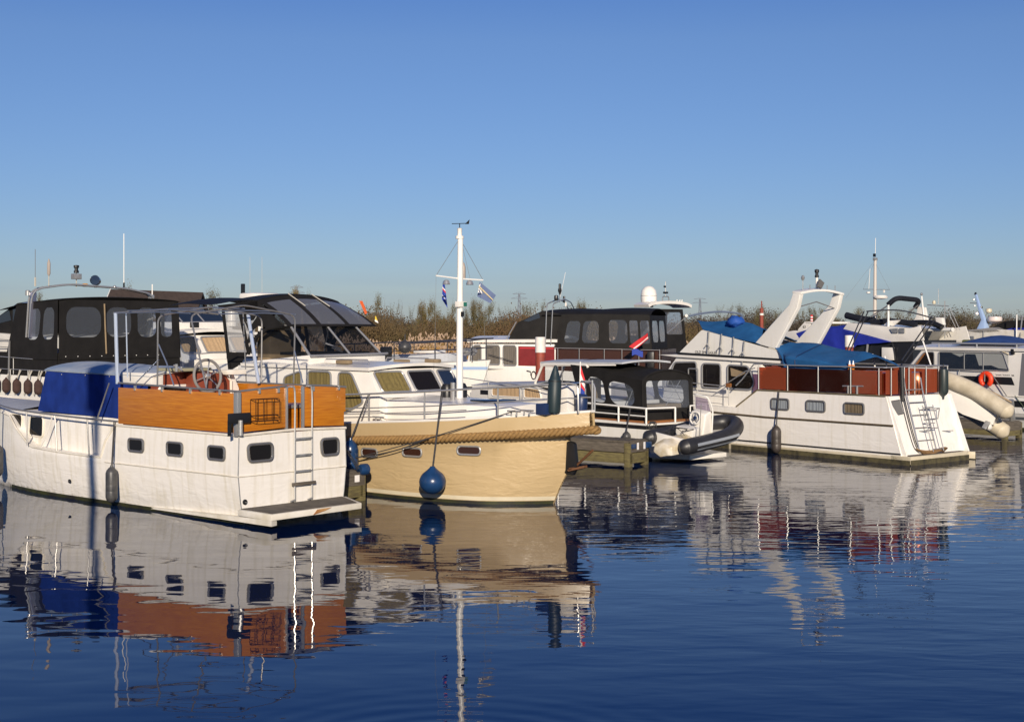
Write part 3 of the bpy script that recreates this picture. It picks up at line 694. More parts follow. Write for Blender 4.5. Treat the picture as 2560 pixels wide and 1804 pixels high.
    rs = MB(); rs.prism([(-1.052, -.9, .18), (-1.05, -1.0, .27), (-1.048, -1.35, .275), (-1.045, -1.2, .23)], (-.004, 0, 0)); rs.build("rust_stain", mat("rust stain", (.32, .12, .03), .8, var=.3, rgb2=(.5, .3, .12)), pf)
    # spray strake where the platform meets the hull side
    st = MB(); st.hexa([(-1.05, .06, .07), (-1.0, -.1, .07), (3.6, -.20, .03), (3.6, -.14, .03)], [(-1.05, .06, .18), (-1.0, -.1, .18), (3.6, -.20, .06), (3.6, -.13, .06)]); st.build("spray_strake", M_old, o)
    # orange stern boards
    T = 2.375
    def board(pts, off, name="stern_board"): return MB().prism(pts, off).build(name, M_orangewood, o, bev=.004)
    zl = A.V(295, 967).z; ul = A.V(295, 967).x
    board([(.05, -.005, 1.66), (ul, -.005, 1.66), (ul, -.005, zl - .01), (.05, -.005, T)], (0, -.022, 0))
    board([(.0, -.07, 1.67), (.0, -1.13, 1.70), (.0, -1.13, 2.44), (.0, -.07, 2.385)], (.022, 0, 0))
    board([(.0, -1.57, 1.70), (.0, -2.60, 1.66), (.0, -2.60, 1.93), (.0, -2.64, 1.93), (.0, -2.64, 2.40), (.0, -1.57, 2.445)], (.022, 0, 0))
    board([(.05, 2 * C + .005, 1.66), (ul, 2 * C + .005, 1.66), (ul, 2 * C + .005, 2.40), (.05, 2 * C + .005, 2.40)], (0, .022, 0))
    # corner post + horizontal rail tops
    MB().box(-.055, .045, -.055, .045, 1.60, 2.40).build("corner_post", M_alu, o, bev=.008)
    MB().box(-.06, -.055, -.035, .025, 1.95, 2.385).build("post_strip", M_steel, o)
    fr = MB()
    fr.box(-.03, .03, -1.13, -1.17, 1.66, 2.46); fr.box(-.03, .03, -1.53, -1.57, 1.66, 2.46); fr.build("gate_post", M_alu, o, bev=.006)
    h = rail(o, [(ul, -.01, 2.47), (2.0, -.01, 2.44), (0., -.01, 2.415), (-.01, -.6, 2.45), (-.01, -1.15, 2.478)], .020, m=M_tube)
    rail(o, [(-.01, -1.55, 2.478), (-.01, -2.2, 2.45), (-.01, -2.64, 2.41), (1.6, -2.62, 2.41), (ul, -2.62, 2.43)], .020, m=M_tube)
    for u in (.5, 1.4, 2.3, 3.2): MB().box(u - .02, u + .02, -.02, .02, 2.34, 2.43).build("rail_clamp", M_steel, o)
    for vv in (-.5, -.95, -1.8, -2.45): MB().box(-.03, .02, vv - .02, vv + .02, 2.36, 2.45).build("rail_clamp", M_steel, o)
    # wire basket on the stern board
    bk = MB(); b0, b1, z0, z1 = -.28, -.88, 1.86, 2.30; q = -.16
    for z in (z1 - .04, z0 + .10, z0):
        bk.tube(arc_corner([(-.01, b0, z), (q, b0 - .02, z), (q, b1 + .02, z), (-.01, b1, z)], .06, 4, True), .008, 6, closed=True)
    for vv in (b0 - .02, -.48, -.68, b1 + .02):
        bk.tube([(q, vv, z1 - .04), (q, vv, z0)], .007, 5); bk.tube([(-.01, vv, z1 - .04), (-.01, vv, z0)], .007, 5)
    bk.build("wire_basket", mat("dark brown wire", (.10, .045, .02), .4, metal=.6), o)
    # outboard bracket + little motor at the corner
    br = MB(); br.box(-.10, -.055, -.24, .26, 1.84, 2.03); br.build("motor_bracket", M_black, o, bev=.02)
    MB().box(-.09, -.06, .20, .26, 1.62, 1.90).build("bracket_leg", M_black, o)
    MB().tube([(-.10, .0, 1.62), (-.10, .0, 1.90)], .045, 10).build("vent_pipe", M_steel, o)
    # ladder
    la = MB()
    for vv in (-1.293, -1.715):
        la.tube(smooth_path([(.02, vv + .10, 2.45), (-.05, vv + .06, 2.46), (-.075, vv, 2.36), (-.075, vv, 1.5), (-.075, vv, .40), (-.085, vv + .02, .335), (-.10, vv + .12, .315)], 4), .019, 8)
    lo = la.build("ladder", M_steel, o)
    for z in (1.475, 1.165, .865): MB().box(-.095, -.055, -1.293, -1.715, z - .02, z + .02).build("rung", M_galv, lo, bev=.006)
    MB().box(-.12, -.07, -1.22, -1.78, .60, .66).build("step_board", M_greywood, lo, bev=.006)
    # blue canvas cabin
    vb = -.34; vf = 2 * C + .34
    def side(vv, name):
        s = 1 if vv > C else -1
        pts = lambda a, z: None
        def fn(a, b):
            zt = lerp(2.655, 2.60, a); zb = lerp(1.765, 1.715, a); ut = lerp(7.02, 3.25, a); ub = lerp(7.28, 3.25, a)
            z = lerp(zb, zt, b); u = lerp(ub, ut, b)
            return (u, vv + s * (.05 * (1 - b) + .012 * math.sin(a * 26 + b * 2) * (1 - b * .6)), z)
        return MB().grid(fn, 60, 8, .006).build(name, M_bluecanvas, o)
    side(vb, "canvas_side"); side(vf, "canvas_side")
    def front(a, b): return (lerp(7.28, 7.02, b) + .012 * math.sin(a * 30), lerp(vb + .05 * (1 - b), vf - .05 * (1 - b), a), lerp(1.765, 2.655, b))
    MB().grid(front, 40, 6, .006).build("canvas_front", M_bluecanvas, o)
    def roof(a, b):
        u = lerp(7.06, 3.16, a); vv = lerp(vb + .03, vf - .03, b); return (u, vv, lerp(2.66, 2.605, a) + (.16 - .02 * a) * math.sin(math.pi * b) ** .7 + .012 * math.sin(a * 19) * math.sin(math.pi * b))
    MB().grid(roof, 40, 24, .03).build("roof", M_bluedeck, o)
    for u in (4.6, 5.5, 6.4): MB().ball((u, vb + .012, 2.57), .012).build("eyelet", M_steel, o)
    # white locker and red-brown bulkhead facing the aft deck
    MB().box(3.12, 4.15, -.315, -.60, 2.43, 2.67).build("locker", M_white, o, bev=.015)
    bh = MB(); bh.prism([(3.14, -.36, 1.6), (3.14, -2.28, 1.6), (3.14, -2.28, 2.44), (3.14, -2.15, 2.62), (3.14, -1.2, 2.70), (3.14, -.5, 2.64), (3.14, -.36, 2.60)], (.06, 0, 0)); bh.build("bulkhead", M_redbrown, o)
    window(o, [(3.14, -.5, 2.40), (3.14, -1.30, 2.40), (3.14, -1.36, 2.0), (3.14, -.5, 2.0)], (-1, 0, 0), .1, .03, M_white, M_glass)
    tr = MB(); tr.tube([(3.13, -.36, 2.60), (3.12, -.6, 2.66), (3.12, -1.25, 2.72), (3.12, -2.1, 2.64), (3.12, -2.27, 2.46), (3.12, -2.29, 1.62)], .03, 8); tr.build("bulkhead_trim", M_old, o)
    MB().prism([(3.15, -2.30, 1.6), (3.15, -2.56, 1.6), (3.15, -2.50, 2.30), (3.15, -2.36, 2.60), (3.15, -2.30, 2.62)], (.05, 0, 0)).build("bulkhead_wing", M_white, o, bev=.01)
    MB().box(2.9, 3.14, -2.0, -2.5, 2.60, 2.70).build("roof_trim", M_old, o, bev=.01)
    MB().box(2.75, 3.5, -.7, -1.5, 2.70, 2.76).build("hatch", mat("khaki painted board", (.33, .31, .2), .6, var=.2), o, bev=.01)
    # steering wheel on a red pedestal
    c = Vector((2.62, -1.30, 2.60)); ax = Vector((-1, 0, .12)).normalized(); rr = .325
    e1 = Vector((0, 1, 0)); e2 = ax.cross(e1); wm = MB()
    wm.tube([c + (e1 * math.cos(t) + e2 * math.sin(t)) * rr for t in [i * math.pi / 18 for i in range(36)]], .030, 8, True)
    sw = wm.build("steering_wheel", mat("grey wheel rim", (.22, .21, .20), .5), o)
    hm = MB(); hm.lathe([(.001, -.03), (.06, -.03), (.06, .03), (.03, .05), (.001, .05)], c, ax, 12); hm.build("hub", M_steel, sw)
    for i in range(6):
        t = i * math.pi / 3 + .3; MB().tube([c, c + (e1 * math.cos(t) + e2 * math.sin(t)) * rr], .013, 6).build("spoke", M_steel, sw)
    MB().box(2.7, 3.1, -1.12, -1.48, 1.6, 2.66).build("helm_pedestal", M_redbrown, o, bev=.02)
    cl = MB(); cl.tube([(2.75, -.65, 2.70), (2.75, -.65, 2.85)], .03); cl.tube([(2.7, -.75, 2.72), (2.78, -.6, 2.83)], .02); cl.tube([(2.8, -.8, 2.7), (2.8, -.8, 2.80)], .02); cl.build("control_levers", M_steel, o)
    # folding bimini frame
    Z = 3.86
    def hoop(u0, u1, zt, vn, vf_, zb, tilt=0.): return arc_corner([(u0, vn, zb), (u1, vn, zt - .06), (u1, C, zt + .13), (u1, vf_, zt - .06), (u0 + tilt, vf_, zb)], .16, 5, False)
    bf = MB(); up = ul + .05
    bf.tube([(up, -.02, 2.45), (up + .07, -.02, Z)], .036, 8)
    bf.tube([(up - .2, -.12, 2.58), (up - .15, -.12, Z)], .014, 6)
    bf.build("bimini_post", mat("pale blue grey tube", (.62, .68, .78), .25, metal=.5), o)
    b2 = MB()
    b2.tube([(2.48, 2 * C + .14, 2.42), (2.72, 2 * C + .22, Z - .02)], .038, 8); b2.build("bimini_post", mat("pale blue grey tube", (1, 1, 1)), o)
    bb = MB(); MT = M_tube
    bb.tube(hoop(2.50, 2.48, Z, -.03, 2 * C + .05, 2.45), .017, 7)
    bb.tube([(3.98, -.02, Z), (3.98, C, Z + .09), (3.98, 2 * C + .02, Z)], .022, 7)
    bb.tube([(3.0, 2 * C + .05, 2.45), (3.1, 2 * C + .05, Z)], .013, 6)
    bb.tube(hoop(.95, 1.45, Z + .02, -.03, 2 * C + .03, 2.45, .55), .017, 7)
    bb.build("bimini_hoop", MT, o)
    bl = MB()
    for vv, zz in ((-.03, Z), (2 * C + .03, Z), (-.35, Z + .05), (2 * C + .4, Z + .05), (C, Z + .10)):
        bl.tube([(3.98, vv, zz), (2.48, vv, zz + .01), (1.45, vv, zz - .02)], .014, 6)
    bl.tube([(1.95, -.02, 2.47), (2.2, -.03, 2.9), (2.46, -.03, 3.25)], .015, 6)
    bl.tube([(3.2, -.02, 2.49), (2.46, -.03, 2.95)], .012, 6)
    bl.tube([(1.2, 2 * C + .04, 2.46), (1.47, 2 * C + .03, 3.1)], .013, 6)
    bl.build("bimini_brace", mat("blue grey tube", (.24, .28, .36), .3, metal=.6), o)
    # handrail beside the side deck
    P = [A.V(294, 1052), A.V(220, 1046), A.V(137, 1036.6), A.V(66, 1027), A.V(12, 1016)]
    P[0].z = 1.70
    P.append(Vector((9.6, -.30, 1.98))); P.append(Vector((10.8, C + .48, 2.12)))
    posts = [(A.V(66, 1027), (7.22, 0, 1.03)), (A.V(137, 1036.6), (6.04, 0, .98)), (A.V(218, 1046), (4.82, 0, .95))]
    rail(o, smooth_path(P, 4), .019, posts, .016, M_tube)
    for s in (0,): MB().tube(smooth_path([(6.25, -.02, 1.70), (6.35, -.05, 1.62), (6.75, -.06, 1.05), (7.0, -.06, 1.0)], 4), .016, 6).build("grab_rail", M_white, o)
    MB().tube([(4.18, -.05, 2.45), (4.62, -.06, 1.73)], .016, 6).build("stay", M_tube, o)
    # cockpit floor clutter seen through the gate: bench
    MB().box(.5, 1.1, -1.0, -2.3, 1.59, 2.02).build("bench", M_orangewood, o, bev=.01)
    MB().box(.45, 1.15, -.95, -2.35, 2.02, 2.08).build("bench_top", M_galv, o, bev=.01)
    MB().box(.06, .3, -2.5, -2.62, 1.66, 1.78).build("red_line_box", M_red, o, bev=.02)
    # fenders on its side
    g = "black fenders on the white cruiser's side"
    t = A.V(284, 1052, .03); p = A.V(280, 1222, .13); fender("fender", "black fender on the white hull, left of its three square windows", A.world((p.x, .14, .45)), A.world((t.x, .02, 1.70)), .72, .118, M_fender, group=g)
    t = A.V(9, 1016, -.16); p = A.V(9, 1170, -.16); fender("fender", "black fender at the picture's left edge, on the white cruiser's bow side", A.world((p.x, -.02, .62)), A.world((t.x + .02, -.05, 1.84)), .72, .118, M_fender, group=g)
    return o
boat_a()

def lamp_or_shadow_post():  # unseen post, added to throw a vertical shadow on the left cruiser
    o = root("lamp_or_shadow_post", "unseen grey shadow post just outside the picture at the left", "shadow post", (-7.28, 10.0, 0), 0)
    MB().tube([(0, 0, -.6), (0, 0, 7.6)], [.12, .09], 12).build("post", M_galv, o)
    MB().lathe([(.10, 0), (.24, .12), (.26, 1.0), (.30, 1.1), (.05, 1.3), (.001, 1.32)], (0, 0, 7.6), (0, 0, 1), 16).build("shadow_head", M_black, o)  # wide head shaped to shade the blue canvas
lamp_or_shadow_post()
# ================================================================== cream motor yacht, bow towards us
B = Fr(.85, 28.36, -41)
def boat_b():
    o = B.root("motor_yacht", "cream motor yacht with a thick rope fender round its hull and a white mast", "boat")
    top = [(-9.5, 1.30), (-6.5, 1.40), (-4.6, 1.50), (-1.7, 1.68), (-.2, 1.80), (1.0, 1.90)]
    def hd(u):      # half beam at deck
        return 1.66 if u < -3.4 else 1.66 * max(0.02, 1 - ((u + 3.4) / 4.42) ** 2.3)
    def hr(u): return min(hd(u) + .01, 1.68)
    us = [-9.5, -8.2, -7, -6, -5, -4.2, -3.4, -2.8, -2.2, -1.6, -1.1, -.6, -.2, .15, .4, .6, .75, .87, .95, 1.0]
    rings = []
    # sections: keel, water, mid, below rope, rope, deck ; the stem rakes: below the rope the bow ends at u=.42, at the water u=0
    def end(u, e, k): # squeeze station u so that the last station lands on e
        return u if u < -1.0 else -1.0 + (u + 1.0) * (e + 1.0) / 2.0
    for u in us:
        zt = interp(u, top); zr = zt - .36 - .0 * u
        f = [(-.5, -.12, .70), (0., 0., .895), (.35, .17, .925), (.7, .38, .95), (zr - .18, .42, .975), (zr - .06, .70, 1.0), (zr, 1.02, 1.01), (zt, 1.0, 1.0)]
        L = []
        for z, e, k in f:
            x = end(u, e, k); t = (u + 3.4) / 4.4
            hw = hd(u) * k if u < -3.4 else 1.66 * k * max(0.012, 1 - max(0, t) ** (2.3 if z > zr - .1 else 2.0))
            if u >= .999: hw = .02 if z < zr - .1 else .05
            L.append((x, -hw, z))
        rings.append(L + [(x, -y, z) for x, y, z in reversed(L)])
    MB().loft(rings, True, True).build("hull", M_hullB, o, 40)
    d = MB(); d.loft([[(r[7][0], r[7][1], r[7][2] - .03), (r[7][0], 0, r[7][2] + .02), (r[8][0], r[8][1], r[8][2] - .03)] for r in rings], False, False); d.build("deck", M_white, o)
    # cap rail
    cap = MB()
    cap.tube([Vector(r[7]) + Vector((0, .02, .01)) for r in rings] + [Vector(r[8]) + Vector((0, -.02, .01)) for r in reversed(rings)], .028, 8); cap.build("cap_rail", M_white, o)
    # rope fender with twisted strands
    path = [Vector((r[6][0], r[6][1] - .02, r[6][2])) for r in rings]; path += [Vector((1.10, 0, path[-1].z + .0))] + [Vector((p.x, -p.y, p.z)) for p in reversed(path)]
    path = smooth_path(path, 6); rp = MB(); rp.tube(path, .050, 10)
    L = [0.]
    for a, b in zip(path, path[1:]): L.append(L[-1] + (b - a).length)
    for k in range(3):
        st = []; n = int(L[-1] / .022)
        j = 0
        for i in range(n):
            s = L[-1] * i / n
            while j < len(L) - 2 and L[j + 1] < s: j += 1
            t = (s - L[j]) / max(1e-6, L[j + 1] - L[j]); p = path[j].lerp(path[j + 1], t); d_ = (path[j + 1] - path[j]).normalized()
            e1 = d_.cross(Vector((0, 0, 1))).normalized(); e2 = e1.cross(d_); a = s * 2 * math.pi / .30 + k * math.pi * 2 / 3
            st.append(p + (e1 * math.cos(a) + e2 * math.sin(a)) * .050)
        rp.tube(st, .043, 7)
    rp.build("rope_fender", M_rope, o, 60)
    # boot top
    def wl(z, k, s):
        out = []
        for i, u in enumerate(us):
            r = rings[i]; a, b = Vector(r[1]), Vector(r[2]); p = a.lerp(b, z / .35); out.append((p.x + (.0), s * (abs(p.y) + .006), z))
        return out
    for nm, z0, z1, m in (("boot_stripe", -.05, .065, M_boot), ("water_line_stripe", .075, .155, M_cream)):
        bt = MB()
        for s in (-1, 1): bt.loft([wl(z0, 0, s), wl(z1, 0, s)], False, False)
        bt.build(nm, m, o)
    # portholes
    for pu in (-6.6, -5.1, -3.70, -2.5, -1.21):
        z = interp(pu, top) - .36 - .27
        i = max(j for j in range(len(us)) if us[j] <= pu); t = (pu - us[i]) / (us[i + 1] - us[i])
        vy = lerp(rings[i][4][1], rings[i + 1][4][1], t) + .0; vy2 = lerp(rings[i][4][1], rings[i + 1][4][1], min(1, t + .2))
        for s in (1, -1):
            y = s * vy - s * .006
            sl = (vy2 - vy) / (.2 * (us[i + 1] - us[i])) * s
            P = [(pu - .24, y - .24 * sl, z + .085), (pu + .24, y + .24 * sl, z + .085), (pu + .24, y + .24 * sl, z - .085), (pu - .24, y - .24 * sl, z - .085)]
            window(o, P, (0, -s, 0) if s > 0 else (0, 1, 0), .085, .022, M_steel, mat("brown tinted glass", (.038, .016, .010), .05), name="porthole")
    # stem guard, anchor
    g = MB(); g.prism(arc_corner([(.30, -.045, .64), (.52, -.045, .60), (.62, -.045, .80), (.56, -.045, 1.26), (.40, -.045, 1.30), (.30, -.045, 1.2)], .05), (0, .09, 0)); g.build("stem_guard", M_black, o, bev=.01)
    an = MB(); an.tube([(.55, 0, .78), (1.0, .0, 1.14)], .026, 6); an.hexa([(.50, -.16, .70), (.50, .16, .70), (.82, .05, .78), (.82, -.05, .78)], [(.48, -.17, .73), (.48, .17, .73), (.82, .05, .83), (.82, -.05, .83)])
    an.tube([(.56, -.20, .76), (.56, .20, .76)], .02, 6); an.build("anchor", mat("rusty anchor iron", (.20, .09, .04), .7, metal=.3, var=.4), o)
    # forward saloon: side walls, raked three-pane front, curved roof
    hw = 1.30; zr = 2.66; uf, ub = -4.12, -3.72
    cb = MB(); cb.prism([(-8.6, -hw, 1.35), (ub - .02, -hw, 1.45), (ub - .02, -hw, 2.12), (uf, -hw, zr), (-8.6, -hw, zr + .02)], (0, 2 * hw, 0)); cb.build("saloon", M_white, o, bev=.03)
    def bow(v): return interp(v, [(-hw, 0), (-.37, .13), (.57, .13), (hw, 0)])
    def roof(a, b):
        v = lerp(-hw - .07, hw + .07, b); u = lerp(-8.4, uf + .10 + bow(v), a); return (u, v, zr + .03 + .10 * math.cos(v / hw * 1.35) + .03 * (1 - a))
    MB().grid(roof, 12, 16, .07).build("saloon_roof", M_white, o)
    fr = MB(); vk = (-hw, -.37, .57, hw)
    lo = [(ub + bow(v), v, 2.06) for v in vk]; hi = [(uf + bow(v), v, zr) for v in vk]
    fr.loft([lo, hi], False, False); fr.build("windscreen_wall", M_white, o)
    sl = Vector((.52, 0, .42)).normalized()
    for v0, v1, cm in ((-1.20, -.44, M_curtain), (-.30, .50, None), (.64, 1.20, M_glassblue)):
        vm = (v0 + v1) / 2; ft = lambda v, z: (uf + (ub - uf) * (zr - z) / (zr - 2.06) + bow(v), v, z)
        P = [ft(v0, 2.60), ft(v1, 2.60), ft(v1 + .02, 2.17), ft(v0 + .02, 2.17)]
        n_ = Vector((1, 0 if -.4 < vm < .4 else math.copysign(.16, vm), .66))
        if cm is M_curtain: window(o, P, n_, .09, .024, M_alu, M_seethru, M_curtain, "windscreen_pane")
        else: window(o, P, n_, .09, .024, M_alu, cm or M_glass, None, "windscreen_pane")
    for s in (-1, 1):
        y = s * (hw + .002); out = (0, s, 0)
        def W(P): window(o, P, out, .11, .024, M_alu, M_seethru, M_curtain)
        W([(-5.03, y, 2.585), (-4.62, y, 2.585), (-4.22, y, 1.95), (-5.03, y, 1.62)])
        W([(-6.05, y, 2.59), (-5.28, y, 2.59), (-5.28, y, 1.75), (-6.05, y, 1.75)])
        W([(-6.88, y, 2.44), (-6.28, y, 2.59), (-6.28, y, 1.75), (-6.9, y, 1.75)])
    # triangular step of coaming at the door foot
    # foredeck trunk
    tk = MB(); tk.loft([[(-3.75, -1.12, 1.55), (-3.75, -1.10, 2.02), (-3.75, 0, 2.10), (-3.75, 1.10, 2.02), (-3.75, 1.12, 1.55)], [(-2.2, -1.02, 1.6), (-2.2, -.98, 1.98), (-2.2, 0, 2.05), (-2.2, .98, 1.98), (-2.2, 1.02, 1.6)], [(-.55, -.72, 1.7), (-.6, -.66, 1.96), (-.6, 0, 2.0), (-.6, .66, 1.96), (-.55, .72, 1.7)]], False, True)
    tk.build("foredeck_trunk", M_white, o, bev=.02)
    MB().box(-2.0, -1.3, -.35, .35, 2.02, 2.06).build("deck_hatch", M_glassblue, o, bev=.02)
    for u, v in ((-3.6, -1.48), (-.25, -.95), (.0, -.85)):
        c = MB(); z = interp(u, top) + .02; c.tube([(u - .07, v, z), (u - .07, v, z + .09)], .018, 6); c.tube([(u + .07, v, z), (u + .07, v, z + .09)], .018, 6); c.tube([(u - .17, v, z + .09), (u + .17, v, z + .09)], .02, 6); c.build("cleat", M_steel, o)
    MB().box(.10, .38, -.70, -.35, 1.84, 2.06).build("anchor_locker", M_navy, o, bev=.02)
    MB().tube([(-2.49, -.35, 2.0), (-2.49, -.35, 2.4)], .05, 10).build("foredeck_vent", M_steel, o)
    for u, v in ((-2.9, .35), (-2.95, -.05)):
        MB().lathe([(.13, 0), (.13, .22), (.09, .30), (.001, .32)], (u, v, 2.05), (0, 0, 1), 12).build("horn_cowl", M_black, o)
    # wheelhouse: coaming, glass screen leaning aft, canvas
    MB().prism([(-6.15, -1.18, zr + .03), (-6.15, 1.18, zr + .03), (-10.2, 1.18, zr - .3), (-10.2, -1.18, zr - .3)], (0, 0, .26)).build("wheelhouse_coaming", M_white, o, bev=.03)
    MB().tube([(-6.1, -1.2, 2.93), (-6.1, 1.2, 2.95)], .03, 6).build("coaming_trim", M_steel, o)
    zb, zt = 2.95, 3.62; ubw, utw = -6.28, -7.08
    F = lambda v, z: Vector((ubw + (utw - ubw) * (z - zb) / (zt - zb), v * (1 - .10 * (z - zb) / (zt - zb)), z))
    pn = [(-1.08, -.02), (.02, 1.14)]
    for a, b in ((-1.06, .13), (.17, 1.12)):
        MB().poly([F(a, zb), F(b, zb), F(b, zt), F(a, zt)]).build("windscreen_glass", M_tinted, o)
    f = MB()
    for v in (-1.08, .15, 1.14): f.tube([F(v, zb - .02), F(v, zt + .01)], .030, 7)
    f.tube([F(-1.08, zt), F(1.14, zt)], .024, 7); f.build("windscreen_frame", M_alu, o)
    for s, v in ((-1, -1.12), (1, 1.14)):
        MB().poly([(-6.35, v, zb), (-8.3, v, zb), (-8.0, v * .92, zt), (utw, v * .9, zt)]).build("side_glass", M_tinted, o)
        MB().tube([(-8.3, v, zb), (-8.0, v * .92, zt), (-7.08, v * .9, zt)], .02, 6).build("side_frame", M_alu, o)
    wp = MB(); wp.tube([(-6.5, .1, 3.06), (-6.55, -.35, 3.2)], .02, 6); wp.tube([(-6.5, .12, 3.0), (-6.5, -.2, 3.10)], .02, 6); wp.build("wiper", M_steel, o)
    MB().box(-7.4, -6.5, -1.0, 1.0, 2.93, 3.0).build("dashboard", M_interior, o)
    MB().box(-8.4, -7.9, -.9, .0, 2.7, 3.5).build("helm_seat", M_fawn, o, bev=.08)
    MB().lathe([(.001, 0), (.001, .02), (.2, .02), (.2, .0)], (-7.35, -.5, 3.25), (-.8, 0, .5), 14).build("helm_wheel", M_black, o)
    # canvas top with three smoked windows in its sloping front
    ft, fb = -8.05, -7.0
    def top_(a, b):
        u = lerp(-7.95, -11.4, a); v = lerp(-1.22, 1.30, b); return (u, v, 4.20 + .16 * math.sin(math.pi * b) ** .8 - .10 * a + .03 * math.sin(a * 9.4) - .0)
    MB().grid(top_, 20, 16, .012).build("canopy_top", M_navycanvas, o)
    def fr_(a, b):   # front slope, a across, b up
        v = lerp(-1.12, 1.62, a) if b < .5 else lerp(-1.12, 1.62, a); v = lerp(lerp(-1.08, 1.66, a), lerp(-1.22, 1.30, a), b)
        z = lerp(3.60, 4.20 + .16 * math.sin(math.pi * a) ** .8, b); u = lerp(-7.0 + .05 * a, -7.97, b) + .10 * math.sin(math.pi * b); return Vector((u, v, z))
    strips = MB()
    for a0, a1 in ((0, .05), (.32, .375), (.65, .70), (.965, 1.)): strips.grid(lambda p, q, a0=a0, a1=a1: fr_(lerp(a0, a1, p), q), 2, 10, .012)
    for a0, a1 in ((.05, .32), (.375, .65), (.70, .965)):
        for b0, b1 in ((0, .07), (.86, 1)): strips.grid(lambda p, q, a0=a0, a1=a1, b0=b0, b1=b1: fr_(lerp(a0, a1, p), lerp(b0, b1, q)), 6, 2, .012)
    strips.build("canopy_front", M_canvas, o)
    for a0, a1 in ((.05, .32), (.375, .65), (.70, .965)):
        MB().grid(lambda p, q, a0=a0, a1=a1: fr_(lerp(a0, a1, p), lerp(.07, .86, q)), 6, 8).build("smoked_window", M_vinyldark, o)
    for v in (-.1, .7): MB().tube([fr_((v + 1.12) / 2.74, 1) + Vector((0, 0, .03)), fr_((v + 1.12) / 2.74, .6) + Vector((.03, 0, .03))], .015, 5).build("strap", M_paleline, o)
    for s in (-1, 1):
        v = -1.22 if s < 0 else 1.30
        S = lambda pts: [(u, v, z) for u, z in pts]
        cs = MB(); cs.prism(S([(-7.95, 4.2), (-9.5, 4.1), (-9.3, 3.98), (-7.95, 3.95)]), (0, .01, 0)); cs.prism(S([(-7.95, 4.2), (-7.5, 3.92), (-7.02, 3.60), (-7.5, 3.56), (-7.95, 3.60)]), (0, .01, 0)); cs.prism(S([(-7.95, 4.19), (-7.95, 3.9), (-8.1, 3.74), (-8.5, 3.70), (-8.62, 3.98), (-8.6, 4.15)]), (0, .01, 0)); cs.tube([(-8.3, v, 2.95), (-8.0, v * .99, 3.35), (-7.6, v * .98, 3.55), (-7.1, v * .95, 3.6)], .05, 7); cs.tube([(-8.6, v, 4.0), (-8.2, v * .97, 3.4), (-8.1, v * .97, 2.95)], .035, 7); cs.prism(S([(-7.95, 3.60), (-8.12, 3.50), (-8.25, 3.2), (-8.35, 3.2), (-8.2, 3.62), (-8.0, 3.80), (-7.95, 4.0)]), (0, .01, 0))
        cs.prism(S([(-8.55, 3.98), (-8.70, 3.98), (-8.35, 2.95), (-8.22, 2.95)]), (0, .01, 0)); cs.prism(S([(-9.2, 3.98), (-9.32, 3.98), (-9.05, 2.5), (-8.93, 2.5)]), (0, .01, 0)); cs.prism(S([(-8.3, 2.98), (-9.0, 2.98), (-9.0, 2.5), (-8.9, 2.4)]), (0, .01, 0))
        cs.build("canopy_side", M_canvas, o)
        for P in ([(-8.68, 3.97), (-9.22, 3.97), (-9.03, 2.99), (-8.36, 2.99)], [(-7.98, 3.95), (-8.56, 3.97), (-8.24, 2.97), (-8.02, 3.6)]):
            MB().poly([(u, v + .005, z) for u, z in P]).build("clear_window", M_milky, o)
    MB().prism([(-8.6, -1.3, 1.35), (-11.5, -1.3, 1.30), (-11.5, -1.3, 2.5), (-9.0, -1.3, 2.5), (-8.6, -1.3, 2.66)], (0, 2.6, 0)).build("aft_cabin", M_white, o, bev=.03)
    canvas_wall(o, (-9.3, .05, 2.5), (-9.3, 1.25, 2.5), (-9.3, 1.25, 4.1), (-9.3, .05, 4.2), [(.2, .8)], b0=.4, b1=.85, vm=M_vinyldark)
    # details on the saloon roof
    for u, v, m in ((-5.2, -1.0, M_fawn), (-4.6, .2, M_fawn), (-5.7, -.9, M_white), (-4.4, 1.0, M_fawn)): MB().box(u - .2, u + .2, v - .08, v + .08, zr + .10, zr + .19).build("roof_pad", m, o, bev=.03)
    for v in (-.95, .95): rail(o, [(-5.9, v, zr + .12), (-5.85, v, zr + .2), (-4.5, v, zr + .2), (-4.45, v, zr + .1)], .016, name="roof_rail")
    # mast
    mu = -2.62; mast = MB(); mast.tube([(mu, 0, 1.98), (mu, 0, 3.4), (mu + .02, 0, 5.50)], [.074, .070, .060], 14)
    mo = mast.build("mast", M_whitetube, o)
    tp = MB(); tp.lathe([(.09, 0), (.09, .06), (.05, .07), (.05, .2), (.06, .22), (.001, .24)], (mu, 0, 5.48), (0, 0, 1), 12); tp.build("masthead_light", M_white, mo)
    wv = MB(); wv.tube([(mu, 0, 5.72), (mu, 0, 5.80)], .01, 5); wv.tube([(mu - .1, -.14, 5.80), (mu + .1, .15, 5.815)], .008, 5); wv.prism([(mu + .06, .10, 5.80), (mu + .12, .18, 5.90), (mu + .10, .18, 5.80)], (.004, 0, 0)); wv.build("wind_vane", M_black, mo)
    cr = MB(); cr.tube([(mu - .17 * 1.0, -.56, 4.675), (mu, 0, 4.62), (mu + .0, .05, 4.62)], .017, 6); cr.tube([(mu, 0, 4.62), (mu + .17, .56, 4.60)], .017, 6); cr.build("crosstree", M_whitetube, mo)
    ex = Vector((.17, .56, 0)).normalized()
    st = MB(); st.tube([Vector((mu, 0, 5.42)) - ex * .05, Vector((mu, 0, 4.67)) - ex * .585], .006, 4); st.tube([Vector((mu, 0, 5.42)) + ex * .05, Vector((mu, 0, 4.61)) + ex * .58], .006, 4); st.tube([Vector((mu, 0, 5.40)) + ex * .05, Vector((mu, 0, 4.62)) + ex * .26], .005, 4)
